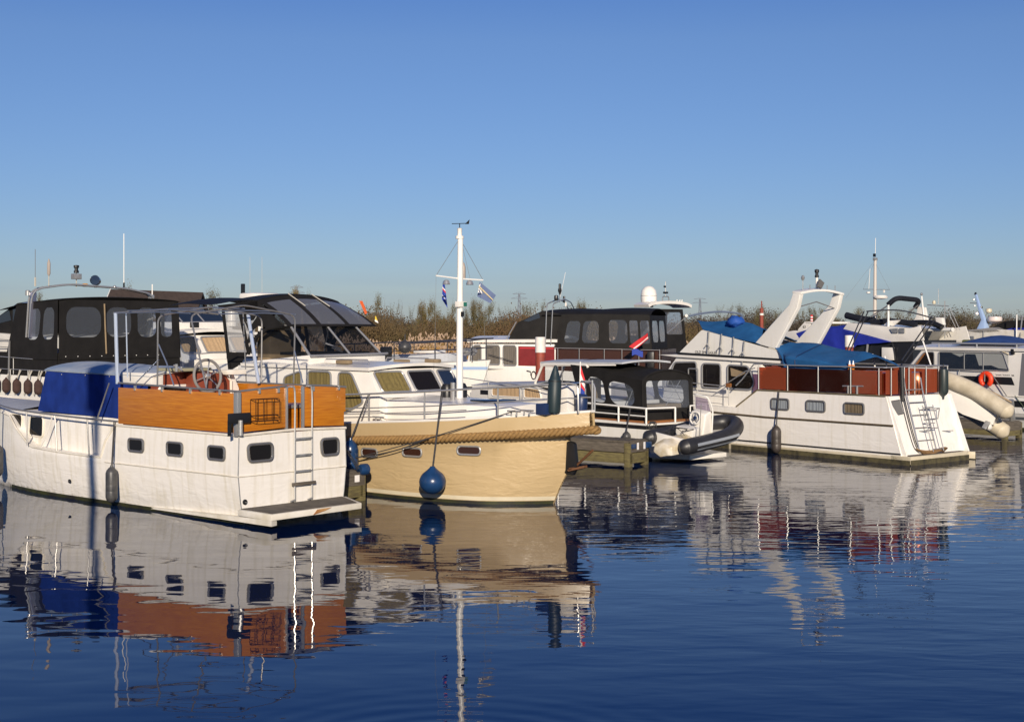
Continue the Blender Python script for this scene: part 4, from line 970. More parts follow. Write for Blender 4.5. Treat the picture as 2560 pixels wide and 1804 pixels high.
    st.tube([Vector((mu, 0, 4.65)) - ex * .58, B.V(1087, 870, -.75)], .004, 4); st.tube([Vector((mu, 0, 4.6)) + ex * .56, B.V(1218, 960, .75)], .004, 4); st.build("rigging_wire", M_wire, mo)
    for k in (-.33, .25):
        p = Vector((mu, 0, 4.60)) + ex * k; l = MB(); l.lathe([(.03, .09), (.06, .07), (.085, 0), (.07, -.01), (.001, -.005)], p + Vector((.02, -.02, -.10)), (0, 0, 1), 10); l.build("deck_light", M_steel, mo)
    MB().lathe([(.03, 0), (.045, .04), (.045, .25), (.02, .34), (.001, .36)], Vector((mu, 0, 4.62)) + ex * .10 + Vector((-.05, .05, 0)), (0, 0, 1), 10).build("antenna_pod", mat("taupe plastic", (.36, .31, .27), .5), mo)
    p = Vector((mu + .02, -.03, 4.07)); MB().box(p.x - .04, p.x + .09, p.y - .10, p.y + .14, p.z - .06, p.z + .06).build("side_light", M_white, mo, bev=.01)
    MB().box(p.x + .092, p.x + .10, p.y + .03, p.y + .13, p.z - .045, p.z + .045).build("green_lens", mat("green lens", (.02, .16, .12), .1), mo)
    MB().box(p.x + .06, p.x + .12, p.y - .02, p.y + .02, p.z - .26, p.z - .16).build("mast_block", M_black, mo)
    # guard rail round the foredeck
    N = -1
    def rl(s): return [(-6.0, s * 1.52, 2.02), (-4.56, s * 1.52, 2.12), (-3.83, s * 1.52, 2.16), (-2.2, s * 1.50, 2.255), (-1.2, s * 1.32, 2.33), (-.42, s * 1.05, 2.39), (.3, s * .62, 2.44), (.62, s * .30, 2.47)]
    for s in (-1, 1):
        P = rl(s); Q = [(a, b, c - .30) for a, b, c in P]
        posts = [((u, s * (w_ - .0), z), (u, s * w_, interp(u, top))) for u, w_, z in ((-5.6, 1.52, 2.05), (-3.85, 1.52, 2.16), (-2.2, 1.50, 2.255), (-.55, 1.09, 2.38), (.42, .50, 2.455))]
        rail(o, smooth_path(P, 4) + [(.80, s * .28, 2.44), (.84, s * .27, 2.36), (.84, s * .26, 1.88)], .021, posts)
        rail(o, smooth_path(Q, 4) + [(.83, s * .27, 2.17)], .013)
        rail(o, [(a, b, c - .42) for a, b, c in P[:5]], .010)
    bp = MB(); bp.tube([(.86, .16, 1.88), (.86, .16, 2.52)], .022, 7); bp.tube([(.86, .16, 2.50), (.62, .10, 2.50)], .016, 6); bp.tube([(.86, .16, 2.18), (.62, .1, 2.17)], .014, 6); bp.build("bow_post", M_steel, o)
    # things hanging or standing on it
    fender("fender", "round navy blue ball fender against the cream hull", B.world((-1.70, -1.78, .50)), B.world((-1.70, -1.52, 2.28)), .56, .275, M_bluefender, kind="ball", cat="ball fender")
    fender("fender", "long navy blue cylinder fender beside the cream hull's porthole, above the timber jetty", B.world((-4.05, -1.86, .84)), B.world((-3.85, -1.52, 2.16)), .70, .165, M_bluefender)
    for (px, v, r_, z1, h, m, lb, cone) in ((1384, -.50, .135, 2.50, .64, mat("dark green black tube", (.014, .028, .034), .5), "dark upright bow fender with a pointed top, leaning in the cream yacht's bow rail", 1), (1452, .18, .13, 2.12, .30, M_navy, "short dark blue upright fender in the very bow of the cream yacht", 0)):
        p = B.V(px, 1032, v); q = B.world((p.x, v, 1.88)); f = root("fender", lb, "fender", q, 0)
        pr = [(r_ * .9, 0), (r_, .03), (r_, h), (r_ * .8, h + .04)] + ([(r_ * .55, h + .16), (r_ * .3, h + .26), (.02, h + .30)] if cone else [(.02, h + .08)])
        MB().lathe(pr, (0, 0, 0), (.04, 0, 1), 16).build("body", m, f)
        MB().lathe([(r_ * 1.02, h * .97), (r_ * 1.02, h)], (0, 0, 0), (.04, 0, 1), 16).build("collar", M_black, f)
    bx = B.V(1412, 1030, -.2); MB().box(.18, .44, -.1, .26, 1.86, 2.40).build("bow_locker", M_white, o, bev=.015)
boat_b()
def flag(name, label, cat, pole, pts, cols, Y=None, extra=None, group=None):
    """cloth flag: pts = 4 world corners (hoist top, fly top, fly bottom, hoist bottom); cols = [(material, share)] bands from the top"""
    b = Vector(pts[0]); o = root(name, label, cat, b, 0, group); P = [Vector(p) - b for p in pts]; s = 0; tot = sum(c[1] for c in cols)
    n = (P[1] - P[0]).cross(P[3] - P[0]).normalized()
    for m, k in cols:
        t0, t1 = s / tot, (s + k) / tot; s += k
        def fn(a, bb):
            t = lerp(t0, t1, bb); q = P[0].lerp(P[1], a).lerp(P[3].lerp(P[2], a), t); return q + n * .022 * math.sin(a * 6 + t * 3) * (a * .8 + .2)
        MB().grid(fn, 12, 4, .003).build("band", m, o)
    if extra: extra(o, P, n)
    return o
Ym = 30.4
def at(px, py, Y): return ((px - 1280) / FPX * Y, Y, CAM_H + (HZY - py) / FPX * Y)
def f1x(o, P, n): 
    MB().prism([P[0].lerp(P[1], .25).lerp(P[3].lerp(P[2], .25), .42) - n * .04, P[0].lerp(P[1], .8).lerp(P[3].lerp(P[2], .8), .55) - n * .04, P[0].lerp(P[1], .6).lerp(P[3].lerp(P[2], .6), .66) - n * .04], n * .008).build("emblem", M_flagwhite, o)
flag("pennant", "narrow blue pennant with a pink and white band, left under the mast's crosstree", "flag", None,
     [at(1107, 704, 31.2), at(1111, 706, 31.2), at(1119, 770, 31.15), at(1105, 748, 31.2)], [(M_flagblue, 3), (M_flagwhite, .8), (M_flagred, .9), (M_flagblue, 3), (M_flagwhite, .5), (M_flagblue, 2.5)])
def f2x(o, P, n):
    for s in (-1, 1):
        MB().prism([P[0].lerp(P[3], .25) + n * .03 * s, P[0].lerp(P[3], .38) + n * .03 * s, P[1].lerp(P[2], .62) + n * .03 * s, P[1].lerp(P[2], .52) + n * .03 * s], n * .003 * s).build("diagonal_stripe", mat("sand cloth", (.5, .42, .25), .8), o)
        MB().prism([P[0].lerp(P[1], .13).lerp(P[3].lerp(P[2], .13), .40) + n * .035 * s, P[0].lerp(P[1], .3).lerp(P[3].lerp(P[2], .3), .62) + n * .035 * s, P[0].lerp(P[1], .12).lerp(P[3].lerp(P[2], .12), .75) + n * .035 * s], n * .003 * s).build("emblem", M_flagwhite, o)
    MB().prism([P[0], P[0].lerp(P[1], .07), P[3].lerp(P[2], .07), P[3]], n * .02).build("hoist_band", M_flagwhite, o)
flag("flag", "slate blue club flag flying right of the white mast", "flag", None, [at(1199, 704, 31.3), at(1240, 738, 31.3), at(1226, 758, 31.25), at(1193, 741, 31.3)], [(M_flaggrey, 1)], extra=f2x)
flag("flag", "small red white blue flag drooping at the cream yacht's bow", "flag", None, [at(1451, 910, 28.1), at(1463, 950, 28.1), at(1461, 988, 28.05), at(1450, 984, 28.1)], [(M_flagred, 1), (M_flagwhite, 1), (M_flagred, .6), (M_flagblue, .9)],
     extra=lambda o, P, n: MB().tube([P[0] + Vector((0, 0, .05)), P[0] + Vector((-.02, 0, -1.0))], .012, 6).build("staff", M_whitetube, o))
# mooring lines from the jetty to the cream bow
for lb, P in (("thin mooring line rising along the cream hull to its bow cleat", [(-.2, -.97, 1.92), (-2.0, -1.70, 1.30), (-4.7, -1.9, .62)]), ("second mooring line just below the first along the cream hull", [(-1.85, -1.74, 1.33), (-3.0, -1.80, .98), (-4.9, -1.95, .66)])):
    tag(MB().tube(smooth_path([B.world(p) for p in P], 8), .011, 5).build("mooring_line", M_darkrope), lb, "mooring line")
for lb, a, b in (("short doubled mooring line, left strand from the jetty end to the white cruiser", (860, 1118), (894, 1172)), ("short doubled mooring line, right strand from the jetty end to the white cruiser", (864, 1118), (898, 1170))):
    tag(MB().tube([at(a[0], a[1], 28.0), at(b[0], b[1], 28.4)], .012, 5).build("mooring_line", M_darkrope), lb, "mooring line")
# ================================================================== helper for the plainer hulls
def plain_hull(o, u0, u1, C, HB, zs, m=None, taper=.45, deckm=None, stripe=None, flare=.12, boot=True, dcut=.02, rake=3.0):
    """hull from stern u0 to bow u1 about the centre line v=C; zs = [(u, deck height)]"""
    L = u1 - u0; us = [u0 + L * t for t in (0, .01, .12, .25, .38, .5, .6, .7, .78, .85, .91, .96, .985, 1.0)]
    def hb(u):
        t = (u - u0) / L; return HB if t < taper else HB * max(.012, 1 - ((t - taper) / (1 - taper)) ** 2.2)
    rings = []
    for u in us:
        t = (u - u0) / L; zt = interp(u, zs); k = max(0, (t - .5) * 2) ** 2; Rr = []
        for z, d, e in ((-.45, -.45, .35), (0, -flare - .1, .22), (zt * .5, -.02, .08), (zt * .52, .0, .075), (zt, .0 - .01, 0)):
            x = u - e * rake * max(0, t - .6) * (L / 10); Rr.append((x, C + max(.012, (hb(u) + d * (hb(u) / HB)) * (1 if z > 0 else 1 - .25 * k)), z))
        rings.append(Rr + [(x, 2 * C - y, z) for x, y, z in reversed(Rr)])
    MB().loft(rings, True, True).build("hull", m or M_hullW, o, 40)
    d = MB(); d.loft([[(r[4][0], r[4][1] - .02, r[4][2] - dcut), (r[4][0], C, r[4][2] - dcut + .03), (r[5][0], r[5][1] + .02, r[5][2] - dcut)] for r in rings], False, False); d.build("deck", deckm or M_white, o)
    bands = ([("boot_stripe", -.05, .09, M_boot)] if boot else []) + (stripe or [])
    for nm, a, b, mm in bands:
        s_ = MB()
        for s in (1, -1):
            def q(z, off):
                out = []
                for i, u in enumerate(us):
                    rr = rings[i]; zt = interp(u, zs); p = None
                    for j in range(4):
                        if rr[j][2] <= z <= rr[j + 1][2] + 1e-6:
                            t = (z - rr[j][2]) / max(1e-6, rr[j + 1][2] - rr[j][2]); p = Vector(rr[j]).lerp(Vector(rr[j + 1]), t); break
                    p = p or Vector(rr[4]); out.append((p.x, C + s * (p.y - C + off), z))
                return out
            s_.loft([q(a, .006), q(b, .006)], False, False)
            if a > 0: s_.loft([[(us[0] - .006, C + s * hb(u0), a), (us[0] - .006, C, a)], [(us[0] - .006, C + s * hb(u0), b), (us[0] - .006, C, b)]], False, False)
        s_.build(nm, mm, o)
    return rings
# ================================================================== big white flybridge cruiser at the right
Hh = Fr(10.28, 36.0, 127.4)
def boat_h():
    o = Hh.root("flybridge_cruiser", "large white cruiser with a tall white arch, blue tarpaulins and red wooden aft boards", "boat")
    C, HB = -1.40, 1.40
    top = [(.2, 1.75), (5.30, 1.757), (5.45, 1.70), (6.15, 1.24), (6.6, 1.20), (9, 1.28), (13.2, 1.7)]
    us = [0, .9, 2, 3, 4, 5, 5.30, 5.45, 5.8, 6.15, 6.6, 7.4, 8.2, 9, 10, 11, 12, 12.7, 13.2]
    hb = lambda u: HB if u < 6.5 else HB * max(.015, 1 - ((u - 6.5) / 6.7) ** 2.2)
    rings = []
    for u in us:
        t = interp(max(u, .9), top); Rr = []
        for z, d in ((-.45, -.35), (0, -.03), (.27, 0), (.95, .0), (1.02, .0), (t, -.015)):
            x = u if u > .5 else .22 + (.78 - .22) * max(0, z) / 1.75 + (z < 0) * .1
            if u > .5 and u < 1: x = 1.0
            Rr.append((x, C + max(.015, hb(u) + d), z))
        rings.append(Rr + [(x, 2 * C - y, z) for x, y, z in reversed(Rr)])
    MB().loft(rings, True, True).build("hull", M_hullH, o, 40)
    d = MB(); d.loft([[(r[5][0], r[5][1], r[5][2] - .03), (r[5][0], C, r[5][2] - .01), (r[6][0], r[6][1], r[6][2] - .03)] for r in rings], False, False); d.build("deck", M_old, o)
    for nm, z, rr, m in (("rubbing_strake", 1.0, .028, mat("dark stained strake", (.12, .09, .05), .6, var=.4)), ("spray_strake", .275, .02, M_black)):
        s_ = MB()
        for s in (1, -1): s_.tube([(max(u, interp(z, [(0, .22), (1.75, .78)])), C + s * (hb(u) + .012), z + (0.02 * max(0, u - 5) if nm[0] == 'r' else 0)) for u in us if u < 12.8], rr, 6)
        s_.build(nm, m, o)
    ed = MB(); ed.tube([(u, C + HB - .0, 1.765) for u in (.8, 2, 3.5, 5.3)] + [(6.12, C + HB, 1.25)], .022, 6); ed.build("gunwale", mat("stained gunwale wood", (.20, .16, .09), .6, var=.4), o)
    # dark lower strip and swim platform
    low = MB(); low.prism([(-.0, .02, .02), (6.4, .02, -.02), (6.4, -.1, -.02), (.2, -.1, .02)], (0, 0, .19)); low.prism([(0, 2 * C - .02, .02), (6.4, 2 * C - .02, .02), (6.4, 2 * C + .1, .02), (.2, 2 * C + .1, .02)], (0, 0, .19)); low.build("spray_rail", M_cream, o, bev=.01)
    pf = MB(); pf.prism([(-.02, .02, .03), (.6, .02, .03), (.6, -2.74, .03), (.08, -2.62, .03)], (0, 0, .20)); p = pf.build("swim_platform", M_cream, o, bev=.012)
    MB().prism([(.04, -.05, .232), (.5, -.05, .232), (.5, -2.6, .232), (.13, -2.5, .232)], (0, 0, .006)).build("platform_deck", M_greywood, p)
    bt = MB()
    for s in (1, -1): bt.loft([[(u + (-.006 if u < .5 else 0), C + s * (hb(u) + .027 - (.0 if u < 6.6 else .02)), z) for u in us if u < 12.5] for z in (-.05, .13)], False, False)
    bt.loft([[(-.028, .027, -.05), (.072, -2.64, -.05)], [(-.028, .027, .14), (.072, -2.64, .14)]], False, False); bt.build("boot_stripe", mat("olive scum line", (.10, .085, .04), .7, var=.5, vscale=6, rgb2=(.04, .035, .02)), o)
    # aft cabin windows with pale curtains
    for (x0, x1, z0, z1, cm) in ((4.11, 4.75, 1.245, 1.54, M_palecurtain), (2.81, 3.46, 1.25, 1.535, M_palecurtain), (1.49, 2.14, 1.245, 1.53, M_fawn)):
        window(o, [(x1, -.012, z1), (x0, -.012, z1), (x0, -.012, z0), (x1, -.012, z0)], (0, 1, 0), .075, .030, M_chrome, M_seethru, cm)
        window(o, [(x0, 2 * C + .012, z1), (x1, 2 * C + .012, z1), (x1, 2 * C + .012, z0), (x0, 2 * C + .012, z0)], (0, -1, 0), .075, .030, M_chrome, M_glass)
    T = lambda v, z: (.22 + .56 * z / 1.75 - .004, v, z)
    window(o, [T(-.12, 1.62), T(-.52, 1.65), T(-.55, 1.30), T(-.30, 1.27)], (-1, 0, .3), .03, .014, M_chrome, mat("grey louvre", (.16, .155, .145), .5), name="vent")
    MB().box(-.0, .01, 0, 0.01, 0, .01) 
    e = MB()
    for v0 in (-.03, -2.72): e.hexa([(.14, v0, .22), (.14, v0 - .05, .22), (.75, v0 - .05, .22), (.75, v0, .22)], [(.72, v0, 1.76), (.72, v0 - .05, 1.76), (.86, v0 - .05, 1.76), (.86, v0, 1.76)])
    e.v = e.v[:8]; e.f = e.f[:6]; e.build("quarter_fin", M_hullH, o, bev=.01)
    q = MB(); q.hexa([(.14, -2.72, .22), (.14, -2.77, .22), (.75, -2.77, .22), (.75, -2.72, .22)], [(.72, -2.72, 1.76), (.72, -2.77, 1.76), (.86, -2.77, 1.76), (.86, -2.72, 1.76)]); q.build("quarter_fin", M_hullH, o, bev=.01)
    # forward saloon
    v0, v1 = -.45, 2 * C + .45
    sd = MB(); sd.prism([(5.55, v0, 1.1), (5.55, v0, 2.60), (9.05, v0, 2.66), (9.55, v0, 2.15), (9.75, v0, 1.1)], (0, v1 - v0, 0)); sd.build("saloon", M_hullW, o, bev=.02)
    rf = MB(); rf.prism([(4.4, v0 + .09, 2.52), (9.05, v0 + .09, 2.64), (9.9, v0 + .02, 2.70), (9.05, v0 + .09, 2.72), (4.4, v0 + .09, 2.60)], (0, v1 - v0 - .18, 0)); rf.build("saloon_roof", M_white, o, bev=.01)
    sp_ = MB(); sp_.prism([(4.40, v0 + .095, 2.60), (8.95, v0 + .095, 2.72), (8.95, v0 + .095, 2.79), (4.40, v0 + .095, 2.655)], (0, v1 - v0 - .19, 0)); sp_.build("black_stripe", M_black, o)
    for P in ([(9.15, 2.47), (8.18, 2.50), (8.15, 1.72), (9.5, 1.74)], [(7.94, 2.46), (7.16, 2.46), (7.16, 1.73), (7.94, 1.73)], [(6.88, 2.44), (6.05, 2.42), (5.78, 1.95), (5.93, 1.73), (6.88, 1.73)]):
        window(o, [(u, v0 + .002, z) for u, z in P], (0, 1, 0), .12, .03, M_alu, M_glass)
        window(o, [(u, v1 - .002, z) for u, z in reversed(P)], (0, -1, 0), .12, .03, M_alu, M_glass)
    MB().prism([(6.75, v0 + .03, 2.36), (6.1, v0 + .03, 2.22), (6.45, v0 + .03, 2.1), (6.72, v0 + .03, 2.12)], (0, .006, 0)).build("fawn_blind", M_fawn, o)
    for a, b in ((-.6, -1.35), (-1.45, -2.2)): window(o, [(9.14, a, 2.56), (9.14, b, 2.56), (9.50, b, 2.2), (9.50, a, 2.2)], (.7, 0, .7), .08, .024, M_alu, M_glass)
    # side door leaf standing open on the side deck, folded-out window frame
    wf = MB(); wf.tube(arc_corner([(8.35, -.25, 2.3), (7.95, -.25, 2.3), (7.95, -.25, 1.75), (8.35, -.25, 1.75)], .04), .02, 6, True); wf.build("side_screen", M_alu, o)
    # flybridge fairing with lettering, rod poles
    fa = MB(); tri = [(8.95, 2.78), (8.0, 3.47), (7.85, 3.49), (4.50, 2.79), (4.42, 2.66)]
    fa.prism([(u, v0, z) for u, z in tri], (0, -.05, 0)); f1 = fa.build("flybridge_fairing", M_hullW, o)
    MB().prism([(u, v1 + .05, z) for u, z in tri], (0, -.05, 0)).build("flybridge_fairing", M_hullW, o)
    MB().prism([(8.95, v0 - .05, 2.78), (8.0, v0 - .05, 3.47), (7.9, v0 - .05, 3.47), (8.8, v0 - .05, 2.78)], (0, v1 - v0 + .1, 0)).build("flybridge_front", M_white, o)
    text_mesh("OLD SMUGGLER", .115, (8.27, v0 + .002, 2.775), (-1, 0, -.022), (-.022, 0, 1), M_letter, o, .004, "lettering", 1.12)
    for px0, y0, px1, y1 in ((1772, 827, 1768, 893), (1804, 834, 1799, 899), (1834, 842, 1831, 903), (1861, 852, 1855, 911)):
        a, b = Hh.V(px0, y0, v0 + .06), Hh.V(px1, y1, v0 + .06)
        t = MB().tube([a, b], .022, 6).build("pole", M_galv, o)
        m_ = a.lerp(b, .55); MB().tube([m_ + Vector((.12, .02, -.06)), m_ + Vector((0, .03, .05)), m_ + Vector((-.10, .03, -.08))], .018, 5).build("tie", M_galv, t)
    # tall arch
    for s, vv in ((1, -.45), (-1, 2 * C + .45)):
        w_ = -.16 * s
        leg = [(5.82, 3.10), (5.02, 2.93), (4.19, 4.12), (4.08, 4.52), (4.36, 4.55), (4.50, 4.22)]
        MB().prism([(u, vv, z) for u, z in leg], (0, w_, 0)).build("arch_leg", M_hullW, o, bev=.035, seg=3)
    ar = MB(); n = 12; A0 = []
    for i in range(n + 1):
        v = lerp(-.45, 2 * C + .45, i / n); k = .10 * math.sin(math.pi * i / n); A0.append([(4.06, v, 4.49 + k), (4.38, v, 4.53 + k), (4.38, v, 4.60 + k), (4.06, v, 4.56 + k)])
    ar.loft(A0, True, True, True); ar.build("arch_top", M_hullW, o, bev=.02)
    MB().tube([(4.3, -.6, 4.14), (4.3, C, 4.30), (4.3, 2 * C + .6, 4.12)], .016, 6).build("arch_brace", M_tube, o)
    an = MB(); an.tube([(4.2, -.70, 4.6), (4.2, -.70, 4.92)], .012, 5); an.lathe([(.03, 0), (.055, .08), (.03, .14), (.001, .15)], (4.2, -.70, 4.9), (0, 0, 1), 8); an.build("whip_light", M_galv, o)
    nl = MB(); nl.tube([(4.2, -1.3, 4.65), (4.2, -1.3, 5.0)], .035, 8); n_ = nl.build("lamp_or_shadow_post", M_white, o)
    MB().lathe([(.06, 0), (.06, .05), (.045, .06), (.045, .13), (.065, .15), (.065, .22), (.001, .24)], (4.2, -1.3, 5.0), (0, 0, 1), 12).build("lamp", M_black, n_)
    MB().prism([(4.05, -1.1, 4.72), (4.05, -1.28, 4.66), (4.05, -1.40, 4.82), (4.05, -1.2, 4.93)], (-.05, 0, .02)).build("reflector", mat("dark grey plate", (.13, .125, .12), .5), n_)
    for v in (-1.0, -1.75, -2.1): MB().tube([(4.2, v, 4.6), (4.2, v, 4.78)], .012, 5).build("arch_stud", M_tube, o)
    for z in (3.93, 3.87): MB().box(4.55, 4.62, 2 * C + .455, 2 * C + .49, z, z + .035).build("arch_lamp", M_black, o)
    # tarpaulin over the flybridge, sagging cloth with a bundle
    near = [Hh.V(x, y, v0 + .02) for x, y in ((1757, 823), (1810, 838), (1850, 848), (1887, 856), (1900, 861))]
    ridge = [Hh.V(x, y, -1.25) for x, y in ((1742, 799), (1790, 802), (1840, 803), (1880, 806), (1908, 822))]
    far = [Vector((p.x, 2 * -1.4 - p.y, p.z)) for p in near]
    def ftar(a, b):
        def along(L): t = a * (len(L) - 1); i = min(int(t), len(L) - 2); return L[i].lerp(L[i + 1], t - i)
        n0, r0, f0 = along(near), along(ridge), along(far)
        q = n0.lerp(r0, b * 2) if b < .5 else r0.lerp(f0, b * 2 - 1)
        return q + Vector((0, 0, .035 * math.sin(a * 9 + b * 7) * math.sin(math.pi * b) - .06 * math.sin(math.pi * min(1, b * 2)) * math.sin(math.pi * a)))
    MB().grid(ftar, 36, 24, .006).build("flybridge_tarpaulin", M_bluetarp, o)
    c = Hh.V(1840, 804, -1.1); bd = MB(); bd.ball(c, .27, .26, .17, 14, 10)
    r_ = random.Random(4); bd.v = [(x + r_.gauss(0, .022), y + r_.gauss(0, .022), z + r_.gauss(0, .026)) for x, y, z in bd.v]; bd.build("cloth_bundle", mat("bright blue cloth", (.012, .075, .34), .7, bump=.03, bscale=5), o, 60)
    wsr = [Hh.V(1723, 790, -.6), Hh.V(1750, 784, -.9), Hh.V(1800, 779, -1.3), Hh.V(1850, 785, -1.8), Hh.V(1857, 800, -1.9)]
    MB().tube(smooth_path(wsr, 4), .035, 6).build("windscreen_rim", mat("grey blue rim", (.11, .14, .20), .4), o)
    # aft tarpaulin draped over the helm and the boards
    nb = [(1955, 902), (1968, 935), (1985, 958), (2006, 975), (2050, 978), (2101, 976), (2114, 958), (2121, 922), (2112, 888)]
    def atar(a, b):   # a along the boat, b from near lower edge over the ridge to the far side
        top = [(5.05, -.45, 2.97), (4.7, -.42, 2.86), (4.35, -.10, 2.74), (3.6, -.09, 2.66), (2.9, -.09, 2.62), (2.35, -.10, 2.58), (2.1, -.2, 2.55)]
        rid = [(5.15, -1.3, 3.15), (4.8, -1.3, 3.16), (4.3, -1.3, 3.10), (3.7, -1.3, 3.02), (3.1, -1.3, 2.96), (2.5, -1.3, 2.90), (2.1, -1.3, 2.74)]
        low = [(4.55, -.33, 2.72), (4.40, -.12, 2.42), (4.15, -.14, 2.15), (3.75, -.15, 1.82), (3.0, -.15, 1.80), (2.35, -.15, 1.82), (2.0, -.15, 2.30)]
        def al(L): t = a * (len(L) - 1); i = min(int(t), len(L) - 2); return Vector(L[i]).lerp(Vector(L[i + 1]), t - i)
        if b < .45: q = al(low).lerp(al(top), b / .45)
        elif b < .72: q = al(top).lerp(al(rid), (b - .45) / .27)
        else: r0 = al(rid); q = r0.lerp(Vector((r0.x, -2.45, r0.z - .3)), (b - .72) / .28)
        return q + Vector((0, .014 * math.sin(a * 17) * (1 if b < .45 else 0), .03 * math.sin(a * 11 + b * 5) * (b > .4)))
    MB().grid(atar, 42, 26, .006).build("aft_tarpaulin", M_bluetarp, o)
    MB().tube([Vector(atar(.42, b)) + Vector((0, .012, .012)) for b in (.10, .25, .4, .47, .55, .65, .72)], .014, 5).build("lashing", M_navy, o)
    # red boards inside the rail
    for a, b, m in ((5.33, 4.2, M_acrylic), (4.15, 3.1, M_acrylicdark), (3.05, 1.98, M_acrylicdark), (1.93, .95, M_acrylic)): MB().box(a, b, -.052, -.060, 1.80, 2.42).build("windbreak", m, o)
    MB().box(5.25, 4.05, -.30, -.8, 1.74, 2.44).build("locker_bench", M_mahogany, o, bev=.02); MB().box(2.3, 1.1, -.34, -.7, 1.74, 2.36).build("locker_bench", M_mahogany, o, bev=.02)
    for a, b in ((-.10, -1.2), (-1.65, -2.7)): MB().box(.86, .868, a, b, 1.80, 2.44).build("windbreak", M_acrylic, o); MB().box(1.0, 1.04, a - .1, b, 1.78, 2.36).build("aft_board", M_mahogany, o, bev=.006)
    MB().box(5.33, .95, 2 * C + .10, 2 * C + .13, 1.80, 2.42).build("aft_board", M_mahogany, o, bev=.006)
    MB().box(4.9, 5.2, -.5, -2.2, 1.75, 2.5).build("aft_bulkhead", M_mahogany, o, bev=.01)
    MB().box(1.5, 2.0, -.5, -.95, 1.75, 2.40).build("deck_box", M_mahogany, o, bev=.02)
    tb = MB(); tb.lathe([(.28, 0), (.34, .1), (.36, .45), (.3, .58), (.001, .6)], (1.25, -1.9, 1.76), (0, 0, 1), 16); tb.build("deck_tub", mat("copper tub", (.35, .11, .05), .3, metal=.5), o)
    pz = [(5.263, 2.515), (4.17, 2.50), (3.07, 2.50), (1.95, 2.505), (.86, 2.51)]
    pts = [(6.15, -.02, 1.86), (5.9, -.02, 2.05), (5.45, -.02, 2.50)] + [(u, -.02, z) for u, z in pz] + [(.80, -.06, 2.51), (.80, -1.4, 2.53), (.80, -2.72, 2.51), (2.5, -2.78, 2.51), (5.4, -2.78, 2.51)]
    rail(o, pts, .020, [((u, -.02, 2.50), (u, -.02, 1.77)) for u in (5.26, 4.17, 3.07, 1.95, 1.02)] + [((.80, v, 2.52), (.80, v, 1.77)) for v in (-.25, -.62, -.80, -1.0, -1.25, -1.75, -2.3, -2.7)], .017)
    rail(o, [(6.9, -.02, 1.72), (5.8, -.03, 2.28), (5.4, -.03, 2.40)], .014)
    rail(o, [(11.5, -.3, 2.15), (9.5, -.06, 1.94), (7.9, -.03, 1.88), (6.35, -.03, 1.82)], .015, [((u, -.03, z), (u, -.03, 1.26)) for u, z in ((9.5, 1.94), (7.75, 1.87), (6.45, 1.82))])
    rail(o, [(9.5, -.06, 1.60), (7.9, -.03, 1.55), (6.45, -.03, 1.5)], .010)
    MB().box(6.35, 6.55, .0, -.06, 1.80, 1.92).build("line_reel", M_teak, o, bev=.02)
    ch = MB()
    for u in (2.05, 1.75): ch.tube([(u, -.04, 1.77), (u, -.04, 2.0)], .03, 8)
    ch.v = ch.v; ch.tube([(2.25, -.05, 1.98), (1.55, -.05, 2.0)], .02, 6); ch.build("mooring_bitts", M_steel, o)
    # stern ladders, roller, lines
    l1 = MB()
    for v in (-.78, -1.50): l1.tube([(.80, v, 2.22), (.74, v, 1.9), (.28, v, .25)], .018, 6)
    l1 = l1.build("ladder", M_steel, o)
    for k in (.15, .32, .49, .66, .83): MB().tube([(lerp(.80, .28, k), -.78, lerp(2.2, .25, k)), (lerp(.80, .28, k), -1.50, lerp(2.2, .25, k))], .014, 6).build("rung", M_steel, l1)
    l2 = MB()
    for v in (-1.10, -1.55): l2.tube([(.45, v, 1.50), (.10, v, .30)], .014, 6)
    l2 = l2.build("folding_step", M_galv, o)
    for k in (.05, .5, .95): MB().tube([(lerp(.45, .10, k), -1.10, lerp(1.5, .3, k)), (lerp(.45, .10, k), -1.55, lerp(1.5, .3, k))], .014, 6).build("rung", M_galv, l2)
    fm = MB(); fm.tube([(.72, -1.3, 1.35), (.5, -1.3, 1.40), (.45, -1.85, 1.40), (.66, -1.85, 1.30), (.72, -1.3, 1.35)], .014, 6); fm.tube([(.45, -1.3, 1.40), (.5, -1.3, 1.12), (.5, -1.85, 1.12), (.45, -1.85, 1.40)], .014, 6); fm.build("davit_frame", M_galv, o)
    for v, z in ((-1.0, .82), (-2.0, .78), (-1.2, 1.02)): MB().tube([(.48, v, z), (.30, v - .25, z + .01)], .014, 6).build("stern_peg", M_galv, o)
    MB().tube([(.74, -.60, 2.52), (.72, -.62, 1.62)], .065, 10).build("black_roller", M_black, o)
    for k, v in enumerate((-.56, -.66, -.72)): MB().tube(smooth_path([(.73, v, 1.7), (.55, v + .01, 1.1), (.35, v - .03, .45), (.3, v - .2, .27)], 4), .012, 5).build("hanging_line", M_darkrope, o)
    co = MB(); r_ = random.Random(2)
    for k in range(5): co.tube([(.32 + .14 * math.cos(t) * (1 + .1 * k), -1.2 - .5 * (1 + .08 * k) * math.sin(t) - .1, .26 + .022 * k + .03 * math.sin(3 * t)) for t in [i * math.pi / 9 for i in range(18)]], .018, 5, True)
    co.build("coiled_rope", mat("brown rope", (.22, .13, .06), .9), o, 60)
    # tripod frames rising behind the aft deck
    fr = MB()
    for x0, y0, x1, y1, v in ((2160, 778, 2105, 905, -1.6), (2170, 779, 2112, 905, -1.6), (2330, 790, 2255, 900, -2.6), (2336, 800, 2262, 905, -2.6)): fr.tube([Hh.V(x0, y0, v), Hh.V(x1, y1, v)], .018, 6)
